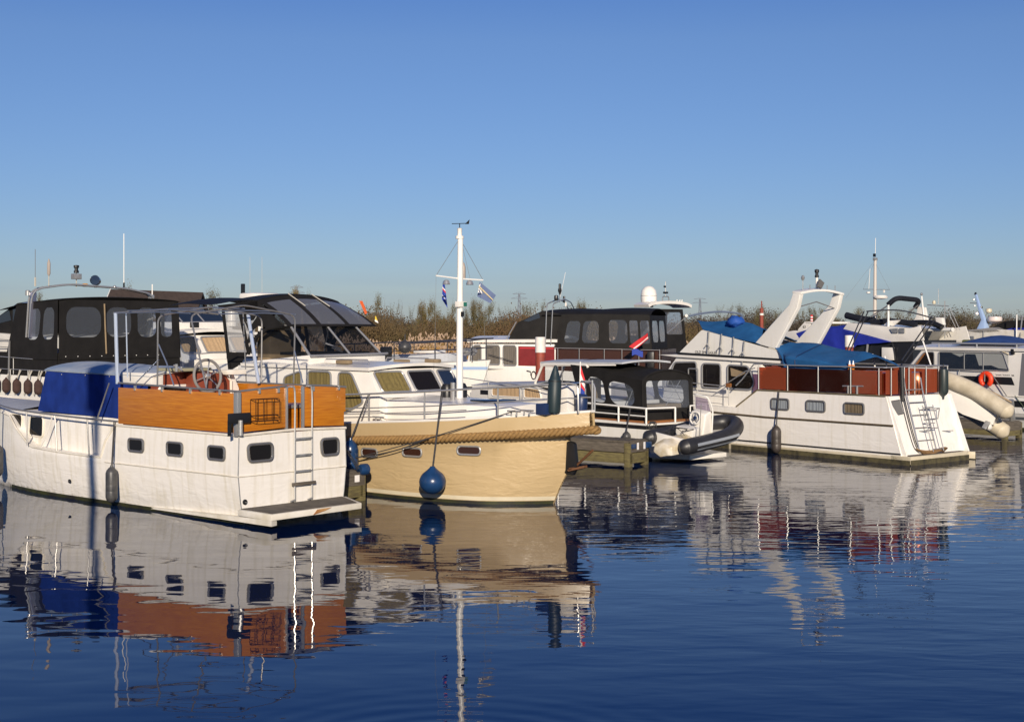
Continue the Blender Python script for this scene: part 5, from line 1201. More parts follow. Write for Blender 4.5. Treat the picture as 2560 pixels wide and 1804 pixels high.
    a_, b_ = Hh.V(2166, 778, -1.6), Hh.V(2333, 795, -2.6); fr.tube(smooth_path([a_, a_.lerp(b_, .5) + Vector((0, 0, .12)), b_], 6), .022, 6); fr.build("folding_frame", mat("dark tube", (.08, .085, .10), .35, metal=.6), o)
    for x0, y0, x1, y1, v in ((2181, 884, 2188, 920, -1.9), (2212, 890, 2217, 918, -2.2), (2307, 852, 2327, 912, -2.6)): MB().tube([Hh.V(x0, y0, v), Hh.V(x1, y1, v)], .022, 6).build("bright_strut", M_whitetube, o)
    g = "fenders of the white cruiser with the arch"
    p = Hh.V(1943, 1098, .12); fender("fender", "worn dark fender on the arch cruiser's side below its first square window", Hh.world((p.x, .16, .40)), Hh.world((4.5, .0, 1.80)), .78, .14, mat("worn grey brown fender", (.055, .045, .04), .45, var=.4, vscale=5), group=g)
    p = Hh.U(2357, 955, .72); f = root("fender", "dark green grey fender with a conical foot at the arch cruiser's stern rail corner", "fender", Hh.world((.70, p.y, 2.05)), 0, g)
    MB().lathe([(.02, -.44), (.03, -.36), (.10, -.30), (.135, -.22), (.13, .3), (.11, .38), (.001, .42)], (0, 0, 0), (0, 0, 1), 16).build("body", mat("dark green grey rubber", (.022, .032, .032), .45), f); MB().tube([(0, 0, .40), (0, 0, .52)], .014, 5).build("line", M_darkrope, f)
    for i, px in enumerate((2124, 2133)):
        p = Hh.V(px, 922, -.10); q = root("bottle", ("left" if i == 0 else "right") + " orange bottle of the two on the arch cruiser's aft rail", "bottle", Hh.world((p.x, -.10, 2.43)), 0, "orange bottles on the aft rail")
        MB().lathe([(.04, 0), (.042, .02), (.042, .13), (.001, .135)], (0, 0, 0), (0, 0, 1), 10).build("body", mat("orange drink", (.75, .25, .03), .2), q); MB().lathe([(.035, .13), (.02, .19), (.015, .24), (.001, .25)], (0, 0, 0), (0, 0, 1), 10).build("neck", M_lamp, q)
    return o
boat_h()
# ================================================================== small white cruiser with a black canopy, stern towards us
G = Fr(3.62, 37.5, 130)
def boat_g():
    o = G.root("small_cruiser", "small white cruiser with a black canvas cockpit and white stern rail behind the timber jetty", "boat")
    C = -1.22
    plain_hull(o, 0, 9.2, C, 1.22, [(0, .97), (3.5, 1.02), (5, 1.18), (9.2, 1.45)], M_hullW, stripe=[("black_stripe", .82, .925, M_black)])
    MB().prism([(0.02, -.12, .06), (.02, -2.3, .06), (-1.15, -1.9, .06), (-1.15, -.45, .06)], (0, 0, .12)).build("swim_platform", M_white, o, bev=.015)
    MB().box(4.6, .12, -.12, -2.3, .96, 1.03).build("coaming", M_teak, o, bev=.01)
    # cabin
    v0, v1 = -.28, 2 * C + .28
    cb = MB(); cb.prism([(1.6, v0, 1.0), (1.6, v0, 1.5), (4.0, v0, 1.55), (4.95, v0, 1.86), (7.9, v0, 1.72), (8.1, v0, 1.2)], (0, v1 - v0, 0)); cb.build("cabin", M_white, o, bev=.03)
    for P, s in (([(6.9, 1.70), (5.55, 1.76), (5.55, 1.46), (6.9, 1.46)], 1), ([(5.38, 1.76), (4.70, 1.74), (4.60, 1.46), (5.38, 1.46)], 1)):
        window(o, [(u, v0 + .002, z) for u, z in P], (0, 1, 0), .09, .02, M_white, M_seethru, M_peach); window(o, [(u, v1 - .002, z) for u, z in reversed(P)], (0, -1, 0), .09, .02, M_white, M_glass)
    MB().box(7.5, 7.1, v0 + .004, v0 - .02, 1.48, 1.62).build("dark_vent", M_black, o)
    tr = MB(); tr.grid(lambda a, b: (lerp(4.95, 7.95, a), lerp(v0, v1, b), lerp(1.86, 1.73, a) + .07 * math.sin(math.pi * b)), 6, 8, .03); tr.build("trunk_roof", M_lightdeck, o)
    # wheelhouse: raked screen frames, roof
    rf = MB(); rf.grid(lambda a, b: (lerp(4.62, 1.2, a), lerp(v0 + .03, v1 - .03, b), lerp(2.55, 2.60, a) + .06 * math.sin(math.pi * b)), 6, 8, .05); rf.build("roof", M_lightdeck, o)
    MB().prism([(4.65, v0 + .02, 2.42), (1.5, v0 + .02, 2.50), (1.5, v0 + .02, 2.56), (4.65, v0 + .02, 2.54)], (0, -.05, 0)).build("roof_edge", M_white, o)
    for s, v in ((1, v0), (-1, v1)):
        fr = MB(); fr.tube(arc_corner([(4.93, v, 1.86), (4.55, v, 2.48), (2.6, v, 2.50), (2.6, v, 1.72)], .12, 4, True), .04, 8, True); fr.build("wheelhouse_frame", M_white, o)
        MB().poly([(4.86, v, 1.9), (4.52, v, 2.44), (2.64, v, 2.46), (2.64, v, 1.76)]).build("side_glass", M_seethru, o)
        MB().tube([(3.7, v, 1.8), (3.7, v, 2.48)], .018, 6).build("glazing_bar", M_alu, o)
    MB().poly([(4.93, v0 - .06, 1.92), (4.93, v1 + .06, 1.92), (4.60, v1 + .06, 2.42), (4.60, v0 - .06, 2.42)]).build("windscreen", M_seethru, o)
    for v in (v0 - .02, C, v1 + .02): MB().tube([(4.95, v, 1.86), (4.58, v, 2.48)], .03, 6).build("screen_post", M_white, o)
    MB().box(4.7, 4.2, v0 - .1, v1 + .1, 1.5, 1.86).build("dashboard", M_interior, o); MB().box(3.4, 2.9, -.6, -1.1, 1.1, 2.1).build("helm_seat", M_fawn, o, bev=.06)
    # black cockpit canvas
    zA = 2.27; u0 = .33; va, vb_ = -.24, 2 * C + .24
    cp = MB()
    def ctop(a, b):
        u = lerp(3.25, .40, a); v = lerp(va, vb_, b); k = math.sin(math.pi * b) ** .55
        return (u, v, lerp(2.50, 2.10, a ** 1.1) + (.14 + .14 * a) * k - .05 * math.sin(math.pi * a) * k)
    cp.grid(ctop, 16, 20, .012); cp.build("canopy_top", M_canvas, o)
    for s, v in ((1, va), (-1, vb_)):
        canvas_wall(o, (2.75, v, 1.03), (.36, v + .0, 1.0), (.42, v, 2.12), (3.3, v, 2.50), [(.22, .44), (.51, .88)], b0=.33, b1=.84)
    def aft(v): return 2.10 + .28 * math.sin(math.pi * (v - va) / (vb_ - va)) ** .55
    canvas_wall(o, (.34, va, 1.0), (.34, vb_, 1.0), (.40, vb_, 2.12), (.40, va, 2.12), [(.07, .93)], b0=.30, b1=.985, rc=.14)
    ga = MB(); n = 14; vs = [lerp(va, vb_, i / n) for i in range(n + 1)]; ga.loft([[(.40, v, 2.11) for v in vs], [(.40, v, aft(v)) for v in vs]], False, False); ga.build("canopy_gable", M_canvas, o)
    MB().tube([(.36, va, 1.0), (.40, va, 2.0)] + [(.39, v, aft(v) + .005) for v in vs] + [(.40, vb_, 2.0), (.36, vb_, 1.0)], .03, 7).build("canopy_bow", M_canvas, o)
    MB().tube([(.8, va - .05, 1.9), (1.2, va - .05, 1.1)], .014, 5).build("canopy_strut", M_alu, o); MB().tube([(.85, va - .1, 2.0), (.5, va - .1, 1.05)], .03, 6).build("wooden_brace", M_teak, o)
    MB().box(.5, 1.0, -.5, -1.9, 1.0, 1.45).build("cockpit_bench", M_fawn, o, bev=.04)
    xb = MB(); xb.tube([(.45, -1.2, 1.4), (.45, -1.8, 2.1)], .008, 4); xb.tube([(.45, -1.9, 1.4), (.45, -1.4, 2.1)], .008, 4); xb.build("cross_stay", M_galv, o)
    # white stern rail
    Wm = M_whitetube
    rail(o, [(2.45, -.02, 1.44), (0.04, -.02, 1.385), (.04, -1.15, 1.37)], .026, [((u, -.02, z), (u, -.02, .97)) for u, z in ((2.45, 1.44), (1.1, 1.40), (.04, 1.38))] + [((.04, -1.15, 1.37), (.04, -1.15, .97))], .026, Wm)
    rail(o, [(2.45, -.02, 1.20), (.04, -.02, 1.17)], .018, m=Wm)
    rail(o, [(.04, -1.75, 1.40), (.04, -2.4, 1.40), (2.4, -2.42, 1.42)], .02, [((.04, -1.75, 1.4), (.04, -1.75, .97)), ((.04, -2.4, 1.4), (.04, -2.4, .97))], m=Wm)
    rail(o, [(8.9, -.7, 1.95), (7.0, -.2, 1.9), (5.2, -.06, 1.84), (3.4, -.03, 1.66)], .014, [((u, v, z), (u, v, 1.2)) for u, v, z in ((7.0, -.2, 1.9), (5.2, -.06, 1.84), (3.6, -.03, 1.68))])
    rd = MB(); r_ = random.Random(9)
    for k in range(5): rd.tube([(-.0 + r_.uniform(-.05, .05), -.25 - .12 * math.cos(t) + .03 * k, .93 + .10 * math.sin(t)) for t in [i * math.pi / 6 for i in range(12)]], .012, 4, True)
    rd.build("coiled_line", M_darkrope, o, 60)
    tag(o, None)
    p = G.V(1568, 1098, .1); fender("fender", "small black ball fender at the small cruiser's quarter above the timber jetty", G.world((p.x, .13, .62)), G.world((p.x, .0, 1.38)), .30, .125, M_fender, kind="ball")
    return o
boat_g()
# inflatables
def rib():
    o, t, w2 = inflatable("inflatable_boat", "dark grey inflatable tender with a white console and wheel on the stern platform", "dinghy", (4.10, 36.25, .60), (R(8), R(-5), R(44)), 2.75, 1.62, .205, M_hypalon, M_white)
    st = MB()
    for z0, z1 in ((.02, .09), (-.10, -.06)): st.grid(lambda a, b, z0=z0, z1=z1: (lerp(.15, 1.95, a), -w2 - .207 * math.cos(math.asin(lerp(z0, z1, b) / .206)) + (.03 if a > .8 else 0) * (a - .8) * 5, lerp(z0, z1, b) + (.02 * max(0, a - .6))), 12, 2)
    st.build("side_stripe", M_silver, o)
    tr = MB(); tr.prism([(-.06, -w2, -.22), (-.06, w2, -.22), (-.02, w2, .16), (-.02, -w2, .16)], (.06, 0, 0)); tr.build("transom", M_white, o, bev=.02)
    mw = MB(); mw.loft([[(-.10, -w2 * k, z) for k in (1, .5, -.5, -1)] for z in (-.28, -.1)] , False, False)
    en = MB(); en.loft([[(x, y, z) for y, z in ((-.40 * k, -.24), (-.38 * k, .04 + h), (-.08, .10 + h), (.22 * k, .02 + h), (.26 * k, -.24), (-.05, -.34))] for x, k, h in ((-.42, .72, -.16), (-.36, .95, -.06), (.05, 1, .04), (.55, .95, .05))], True, True, True); en.build("engine_well", mat("stained white moulding", (.70, .65, .55), .4, var=.3, vscale=4, rgb2=(.50, .40, .22)), o, bev=.03)
    cs = MB(); cs.prism([(1.0, -.26, .0), (1.0, .26, .0), (1.04, .24, .52), (1.16, .22, .68), (1.16, -.22, .68), (1.04, -.24, .52)][:3] + [], (0, 0, 0)) if False else None
    cs = MB(); cs.hexa([(1.0, -.27, -.05), (1.45, -.27, -.05), (1.45, .27, -.05), (1.0, .27, -.05)], [(1.12, -.25, .62), (1.38, -.25, .68), (1.38, .25, .68), (1.12, .25, .62)]); c_ = cs.build("console", M_white, o, bev=.05, seg=3)
    ws = MB(); ws.poly([(1.34, -.24, .66), (1.34, .24, .66), (1.22, .20, 1.02), (1.22, -.20, 1.02)]); ws.build("windshield", vinyl("violet tinted acrylic", (.20, .16, .24), (.62, .55, .68), .55, .06), c_)
    MB().tube(arc_corner([(1.38, -.29, .1), (1.38, -.28, .72), (1.20, -.22, 1.08), (1.20, .22, 1.08), (1.38, .28, .72), (1.38, .29, .1)], .10, 4, False), .02, 7).build("windshield_frame", M_whitetube, c_)
    c = Vector((1.0, 0, .50)); ax = Vector((-1, 0, .25)).normalized(); e1 = Vector((0, 1, 0)); e2 = ax.cross(e1)
    wh = MB().tube([c + (e1 * math.cos(k) + e2 * math.sin(k)) * .16 for k in [i * math.pi / 12 for i in range(24)]], .020, 7, True).build("steering_wheel", M_white, o)
    for k in range(3): MB().tube([c, c + (e1 * math.cos(k * 2.09 + .5) + e2 * math.sin(k * 2.09 + .5)) * .16], .016, 5).build("spoke", M_galv, wh)
    MB().lathe([(.05, -.02), (.05, .02), (.001, .03)], c, ax, 10).build("hub", M_navy, wh)
    MB().box(.55, .95, -.28, .28, -.05, .30).build("seat", M_white, o, bev=.05)
    r_ = random.Random(5); ln = MB()
    for k in range(6): ln.tube(smooth_path([(-.1 + .1 * k, -.3 + r_.uniform(-.1, .5), .24), (.1 + .1 * k, r_.uniform(-.3, .3), .30), (.5, .3 + r_.uniform(-.1, .1), .26)], 4), .010, 4)
    ln.build("tangled_lines", M_darkrope, o)
    for y in (-.1, .05): MB().tube([(1.9, w2 + .0 + y * .2, .21), (2.05, w2 - .06 + y * .2, .24)], .02, 5).build("grab_handle", M_galv, o)
    pr = MB(); pr.prism([(.3, -.1, -.30), (1.3, -.06, -.30), (1.3, .06, -.30), (.3, .1, -.30)], (0, 0, .06)); pr.build("keel", M_mosswood, o)
    MB().tube([(.42, -.62, .1), (.42, -.62, 1.05)], .012, 5).build("pole", M_steel, o)
rib()
def dinghy():
    o, t, w2 = inflatable("inflatable_boat", "cream inflatable dinghy with an outboard leg hanging tilted beyond the arch cruiser's stern", "dinghy", (14.46, 41.0, 1.0), (0, 0, 0), 2.5, 1.40, .25, M_creamrubber, M_white, bend=.12, xt=.12, deep=.56)
    m = Matrix.Rotation(R(148), 4, 'Z') @ Matrix.Rotation(R(-22), 4, 'Y') @ Matrix.Rotation(R(48), 4, 'X'); o.rotation_euler = m.to_euler()
    MB().tube([(-.1, w2 + .07, .10), (.3, w2 + .07, .16), (1.0, w2 + .07, .20), (1.6, w2 + .03, .215), (2.1, w2 * .7, .28)], .030, 6).build("rubbing_band", mat("tan rubbing band", (.36, .27, .17), .6), o)
    MB().prism([(.10, -w2, -.28), (.10, w2, -.28), (.10, w2, .15), (.10, -w2, .15)], (.05, 0, 0)).build("transom", M_old, o, bev=.01)
    ou = MB(); ou.box(.12, .37, -.12, .12, .05, .38); ou.build("outboard", M_galv, o, bev=.05)
    lg = MB(); lg.hexa([(.20, -.03, -.80), (.34, -.03, -.80), (.34, .03, -.80), (.20, .03, -.80)], [(.18, -.06, .1), (.36, -.06, .1), (.36, .06, .1), (.18, .06, .1)]); l_ = lg.build("outboard_leg", M_galv, o, bev=.015)
    MB().lathe([(.03, 0), (.10, .03), (.09, .08), (.02, .12)], (.20, 0, -.66), (-1, 0, 0), 10).build("propeller", M_white, l_)
    MB().tube([(.2, w2, .24), (.7, 0, .3), (1.2, -.2, .25)], .02, 5).build("line", M_galv, o)
    b = MB(); b.tube([(-.2, -.3, .2), (.0, .3, .35)], .09, 8); b.build("fuel_tank", M_galv, o)
dinghy()
# ================================================================== jetties and mooring piles
def jetty(name, label, P0, P1, wd, z, side):
    """timber walkway from P0 to P1 (world x,y), width wd to the side; planks, joists, piles"""
    a = Vector((P0[0], P0[1], 0)); b = Vector((P1[0], P1[1], 0)); L = (b - a).length
    o = root(name, label, "jetty", a, math.degrees(math.atan2(b.y - a.y, b.x - a.x)))
    n = int(L / .16)
    for i in range(n):
        k = rnd.uniform(-.004, .004)
    pl = MB()
    for i in range(n): pl.box(i * .16 + .006, i * .16 + .154, 0, wd * side, z - .05 + rnd.uniform(-.004, .004), z + rnd.uniform(-.003, .004))
    pl.build("planking", M_greywood, o)
    for y in (.03 * side, (wd - .03) * side):
        MB().box(-.03, L, y - .04, y + .04, z - .30, z - .055).build("fascia_board", M_greywood, o, bev=.01)
        MB().box(.05, L - .05, y - .03, y + .03, .08, .34).build("lower_beam", M_mosswood, o, bev=.01)
    MB().box(-.07, -.032, -.02, wd * side + .02, z - .30, z - .02).build("end_board", M_greywood, o, bev=.01)
    MB().box(-.06, .0, .02, wd * side, .08, .34).build("lower_beam", M_mosswood, o, bev=.01)
    for x in [.02] + [q for q in (3.2, 6.4) if q < L]:
        for y in (.03 * side, (wd - .03) * side): MB().box(x - .08, x + .08, y - .08, y + .08, -.6, z - .055).build("pile", M_mosswood, o, bev=.015)
    return o, z
u_ = lambda fr, d: (fr.c * d, fr.s * d)
def jet_left():
    p = at(905, 1248, 28.9); p = Vector((p[0], 28.9, 0)); q = p + Vector((-.755, .656, 0)) * 9
    o, z = jetty("timber_jetty", "weathered timber jetty end between the white and the cream boat, with two white squares", (p.x, p.y), (q.x, q.y), .95, .62, 1)
    for y in (.14, .62): MB().box(-.076, -.072, y, y + .13, z - .22, z - .08).build("reflector_square", M_flagwhite, o)
    MB().lathe([(.10, -.10), (.12, -.08), (.12, .06), (.09, .12)], (-.05, -.0, z + .02), (0, 1, .0), 12).build("corner_bumper", M_bluefender, o)
jet_left()
def jet_mid():
    p = Vector((2.98, 35.75, 0)); d = Vector((-.80, .60, 0)); q = p + d * 8
    o, z = jetty("timber_jetty", "mossy timber jetty ahead of the cream bow with blue bumper strips and white squares", (p.x, p.y), (q.x, q.y), .85, .66, -1)
    for y in (-.30, -.62): MB().box(-.076, -.072, y, y - .09, z - .24, z - .06).build("reflector_square", M_flagwhite, o)
    MB().box(-.13, -.072, -.72, -.95, z - .22, z - .06).build("bumper_strip", M_bluefender, o, bev=.02); MB().box(-.10, -.072, -.02, -.24, z - .2, z - .08).build("bumper_strip", M_bluefender, o, bev=.02)
jet_mid()
def jet_right():
    p = at(2494, 1078, 0)
    o, z = jetty("timber_jetty", "mossy timber jetty stub beyond the cream dinghy at the right", (15.75, 44.6), (9.0, 52.6), .9, .55, -1)
jet_right()
def pile(px, ytop, yred, Y, rad, label, zb=-.5):
    X = (px - 1280) / FPX * Y; f = lambda y: CAM_H + (HZY - y) / FPX * Y
    o = root("mooring_pile", label, "mooring pile", (X, Y, 0), 0, "painted mooring piles"); zr = f(yred)
    MB().lathe([(rad, zb), (rad, zr)], (0, 0, 0), (0, 0, 1), 24).build("painted_post", M_rust, o); MB().lathe([(rad + .012, zr - .01), (rad + .012, f(ytop) - .02), (rad - .01, f(ytop)), (.001, f(ytop) + .002)], (0, 0, 0), (0, 0, 1), 24).build("white_head", M_concrete, o)
pile(1351, 842, 880, 46.0, .16, "mooring pile with a white head on a rusty red post beside the maroon hull panel")
pile(2123, 838, 866, 46.5, .135, "white-headed mooring pile beside the royal blue cover of the rear flybridge boat")
# ================================================================== boats of the rows behind
Cc = Fr(-11.9, 36.5, 139)
def boat_c():
    o = Cc.root("canopy_yacht", "big yacht with a black canvas aft tent and steel arch behind the blue canvas cabin", "boat")
    C = -1.95
    plain_hull(o, 0, 11.5, C, 1.95, [(0, 2.25), (3, 2.28), (11.5, 2.7)], M_hullW, stripe=[("black_stripe", 1.45, 1.55, M_black)])
    # black dodger cloth round the aft rail
    v0, v1 = -.03, 2 * C + .03
    for a, b, nm in (((4.4, v0, 2.28), (.03, v0, 2.28), "rail_cloth"), ((.03, v0, 2.28), (.03, v1, 2.28), "rail_cloth"), ((.03, v1, 2.28), (4.4, v1, 2.28), "rail_cloth")):
        A_, B_ = Vector(a), Vector(b); MB().grid(lambda p, q: A_.lerp(B_, p) + Vector((0, 0, .62 * q)), 8, 2, .012).build(nm, M_canvas, o)
    for a, b in ((.6, 1.0), (1.9, 2.4)): MB().box(a, a + .012, 0, .012, 2.3, 2.31) if False else None
    # tent
    Zt = 4.30
    canvas_wall(o, (.0, -.06, 2.72), (.0, v1 + .02, 2.72), (.05, v1 + .06, Zt), (.05, -.10, Zt), [(.055, .335), (.375, .585), (.64, .80), (.84, .94)], b0=.37, b1=.88)
    canvas_wall(o, (2.6, -.0, 2.72), (.0, -.0, 2.72), (.05, -.05, Zt), (2.1, -.05, Zt - .10), [(.36, .62), (.69, .93)], b0=.34, b1=.88)
    canvas_wall(o, (2.6, v1, 2.72), (.0, v1, 2.72), (.05, v1 + .05, Zt), (2.1, v1 + .05, Zt - .10), [(.36, .62), (.69, .93)], b0=.34, b1=.88)
    cp = MB(); cp.grid(lambda a, b: (lerp(.0, 3.0, a), lerp(-.03, v1, b), Zt - .02 + .09 * math.sin(math.pi * b) ** .6 - .25 * a ** 2 + .02 * math.sin(a * 12) * math.sin(math.pi * b)), 12, 20, .012); cp.build("canopy_top", M_canvas, o)
    MB().tube([(-.03, -1.40, 4.20), (-.035, -1.42, 3.6), (-.03, -1.46, 2.86)], .022, 6).build("rolled_strap", M_fawn, o)
    for k in range(9): MB().ball((-.016, -.25 - .36 * k, 2.80), .014, n=6, m=4).build("snap", M_whitetube, o)
    # wheelhouse screen forward of the tent, with a dark cover
    sc = MB(); sc.prism([(2.3, -.2, 3.4), (2.3, -.2, 4.25), (2.75, -.2, 4.1), (4.3, -.2, 3.55), (4.3, -.2, 3.4)], (0, v1 + .17, 0)); sc.build("screen_cover", M_canvas, o, bev=.05)
    for P in ([(2.55, 4.12), (2.32, 4.16), (2.32, 3.72), (2.55, 3.72)], [(3.9, 3.66), (2.75, 4.05), (2.65, 3.76), (3.4, 3.66)]):
        MB().prism([(u, -.195, z) for u, z in P], (0, .006, 0)).build("blue_window", M_glassblue, o)
    # white cabin side by the arch foot
    cb = MB(); cb.prism([(.95, -.05, 2.9), (1.0, -.05, 3.30), (1.9, -.05, 3.36), (6.5, -.05, 3.55), (8.5, -.6, 2.6), (.95, -.05, 2.6)], (0, v1 + .1, 0)); cb.build("cabin", M_white, o, bev=.03)
    for z in (2.98, 3.18): MB().tube([(1.1, -.04, z), (3.2, -.04, z + .06)], .012, 5).build("trim_line", M_tube, o)
    rail(o, [(1.2, -.01, 2.72), (3.5, -.01, 2.78), (7, -.05, 3.0)], .014, [((u, -.01, 2.74), (u, -.01, 2.3)) for u in (2.2, 3.6, 5.2)])
    # steel arch
    L1 = MB(); L1.prism([(1.42, .02, 3.28), (1.30, .02, 3.28), (1.22, .02, 4.50), (1.30, .02, 4.50)], (0, -.16, 0)); L1.build("arch_leg", mat("brushed steel", (.34, .34, .42), .3, metal=.8), o, bev=.02)
    L2 = MB(); L2.prism([(1.42, v1 + .18, 3.28), (1.30, v1 + .18, 3.28), (1.22, v1 + .18, 4.50), (1.30, v1 + .18, 4.50)], (0, -.16, 0)); L2.build("arch_leg", M_steel, o, bev=.02)
    for du in (0, .14):
        MB().tube(arc_corner([(1.38 + du, .0, 3.3), (1.22 + du, .0, 4.58), (1.05 + du, -1.0, 4.74), (1.05 + du, -2.8, 4.66), (1.1 + du, v1 + .1, 4.50), (1.3 + du, v1 + .1, 3.3)], .30, 5, False), .028, 8).build("arch_hoop", M_steel, o)
    MB().lathe([(.07, 0), (.07, .12), (.05, .14), (.001, .14)], (1.35, .05, 4.42), (0, 0, 1), 12).build("arch_lamp", M_steel, o)
    def mast(v, z0, z1, r, nm="whip_antenna", m=None): return MB().tube([(1.1, v, z0), (1.1, v, z1)], r, 6).build(nm, m or M_paleline, o)
    a_ = mast(-.02, 4.66, 5.65, .009, m=M_tube); MB().tube([(1.1, -.02, 4.66), (1.1, -.02, 4.9)], .028, 6).build("antenna_base", M_paleline, a_)
    b_ = mast(-.42, 4.68, 5.0, .016); MB().lathe([(.02, 0), (.045, .06), (.045, .34), (.01, .46)], (1.1, -.42, 4.95), (0, 0, 1), 8).build("antenna_pod", mat("taupe plastic", (.3, .27, .2), .5), b_)
    c_ = mast(-1.25, 4.66, 5.05, .016, "lamp_or_shadow_post"); MB().box(1.02, 1.18, -1.37, -1.13, 4.88, 5.03).build("side_lamp", M_galv, c_, bev=.01); MB().lathe([(.07, 0), (.07, .06), (.05, .07), (.05, .13), (.075, .15), (.075, .21), (.001, .22)], (1.1, -1.25, 5.05), (0, 0, 1), 10).build("lamp", M_black, c_)
    s_ = MB(); s_.tube([(1.1, -1.85, 4.66), (1.1, -1.85, 4.78)], .04, 8); s_ = s_.build("searchlight", M_tube, o); MB().lathe([(.06, -.14), (.12, -.10), (.14, .08), (.001, .09)], (1.1, -1.85, 4.86), (-.5, .6, .1), 14).build("searchlight_head", M_glassblue, s_)
    MB().box(1.05, 1.15, -1.58, -1.46, 4.68, 4.77).build("amber_lamp", mat("amber lens", (.6, .3, .04), .2), o, bev=.02)
    h_ = MB(); h_.tube([(1.1, -2.0, 4.70), (1.05, -2.4, 4.68)], .02, 6); h_.ball((1.05, -2.42, 4.69), .05); h_.build("horn", M_steel, o)
    d_ = mast(-2.75, 4.62, 6.2, .013, m=M_whitetube); MB().tube([(1.1, -2.75, 4.62), (1.1, -2.75, 4.82)], .025, 6).build("antenna_base", M_black, d_)
    # fenders on its rail, each its own
    for i, px in enumerate((-2, 22, 48, 76, 102)):
        p = Cc.V(px, 958, .05); P = Cc.world((p.x, .13, 1.98))
        f = fender("fender", ["first brown covered fender of the row, cut by the picture's left edge", "second brown covered fender from the left in the row on the black canopy yacht", "middle brown covered fender of the five hanging on the black canopy yacht", "fourth brown covered fender from the left on the black canopy yacht", "rightmost brown covered fender of the row, beside the blue canvas"][i], P, Cc.world((p.x, .02, 2.42)), .40, .105, M_browncover, M_paleline, group="brown covered fenders in a row on the canopy yacht")
    rail(o, [(.2, .02, 2.42), (4.5, .02, 2.44)], .012, [((u, .02, 2.43), (u, .02, 2.25)) for u in (.5, 1.4, 2.3, 3.2)])
    tr = MB()
    for i in range(4): tr.tube([(.8 + .5 * i, .03, 2.42), (1.05 + .5 * i, .05, 1.75)], .016, 5)
    tr.build("slack_lines", M_paleline, o)
    MB().tube([(2.35, .05, 1.9), (2.3, .05, 3.2)], .03, 6).build("davit", M_tube, o)
boat_c()
Dd = Fr(-9.77, 43, -41)
def boat_d():
    o = Dd.root("motor_yacht", "white yacht with peach curtained raked windows seen under the bimini frame", "boat")
    C = .75; hw = 1.55
    plain_hull(o, -8.5, 5.5, C, 1.85, [(-8.5, 2.0), (0, 2.1), (5.5, 2.6)], M_hullW, taper=.55)
    v0, v1 = C - hw, C + hw
    cb = MB(); cb.prism([(-7, v0, 2.0), (.45, v0, 2.0), (.45, v0, 2.72), (0, v0, 3.32), (-7, v0, 3.45)], (0, 2 * hw, 0)); cb.build("saloon", M_white, o, bev=.03)
    MB().grid(lambda a, b: (lerp(-7, .12, a), lerp(v0 - .08, v1 + .08, b), lerp(3.50, 3.40, a) + .12 * math.sin(math.pi * b)), 8, 12, .09).build("saloon_roof", M_white, o)
    P = lambda v, z: (.45 - .45 * (z - 2.72) / .60 + .0, v, z)
    for a, b in ((v0 + .08, v0 + .72), (v0 + .95, v0 + 1.88), (v0 + 2.05, v0 + 2.98)):
        window(o, [P(a, 3.25), P(b, 3.27), P(b + .0, 2.78), P(a, 2.78)], (.8, 0, .6), .08, .028, M_alu, M_seethru, M_peach)
    MB().prism([(.4, v0 + .1, 2.1), (4.0, v0 + .8, 2.2), (4.0, v1 - .8, 2.2), (.4, v1 - .1, 2.1)], (0, 0, .48)).build("foredeck_trunk", M_white, o, bev=.05)
    # upper helm with its screen
    MB().prism([(-.9, v0 + .15, 3.45), (-.9, v1 - .15, 3.45), (-4.5, v1 - .15, 3.45), (-4.5, v0 + .15, 3.45)], (0, 0, .28)).build("upper_coaming", M_white, o, bev=.05)
    F = lambda v, z: (-1.0 - .55 * (z - 3.72) / .42, v, z)
    for a, b in ((-.55, .25), (.3, 1.1), (1.15, 2.0)):
        MB().prism([F(a, 3.74), F(b, 3.74), F(b - .05, 4.12), F(a - .02, 4.12)], (-.01, 0, 0)).build("screen_pane", M_glassblue, o)
    fr = MB()
    for v in (-.58, .275, 1.12, 2.03): fr.tube([F(v, 3.70), F(v - .04, 4.14)], .025, 6)
    fr.build("screen_frame", M_alu, o); rail(o, [(-.1, v0 + .4, 3.72), (-.1, v1 - .4, 3.76)], .016)
    MB().box(-.4, -.15, .1, .28, 3.55, 3.72).build("searchlight", M_black, o, bev=.02); MB().lathe([(.16, 0), (.13, .5), (.10, .62), (.001, .62)], (-.9, 2.1, 3.6), (0, 0, 1), 12).build("vent_cowl", M_white, o)
    rail(o, [(-3, v0 + .05, 2.75), (1.2, v0 + .2, 2.78), (4.2, C - 1.0, 2.98)], .018, [((u, v0 + .1, 2.77), (u, v0 + .1, 2.1)) for u in (-2, -.2, 1.2)])
    MB().box(1.3, 2.9, .2, .9, 2.62, 2.70).build("deck_hatch", M_glassblue, o, bev=.02)
    MB().prism([(2.2, 1.3, 2.68), (4.2, .9, 2.70), (4.2, 1.4, 2.70), (2.2, 1.9, 2.68)], (0, 0, .12)).build("folded_gangway", mat("blue grey plank", (.12, .15, .22), .5), o, bev=.02)
    q = MB(); q.tube([(-4.2, C + .6, 3.7), (-4.2, C + .6, 5.0)], .02, 5); q.build("lamp_or_shadow_post", M_white, o)
    t = Dd.V(650, 732, C); MB().box(t.x - .4, t.x + .4, C - .5, C + .5, t.z - .25, t.z).build("radar_dome", M_white, o, bev=.1); MB().box(t.x - .55, t.x - .45, C - .3, C - .2, t.z - .2, t.z + .28).build("mast_lamp", M_black, o, bev=.02)
    MB().tube([(t.x, C, 3.45), (t.x, C, t.z - .2)], .06, 8).build("radar_post", M_white, o)
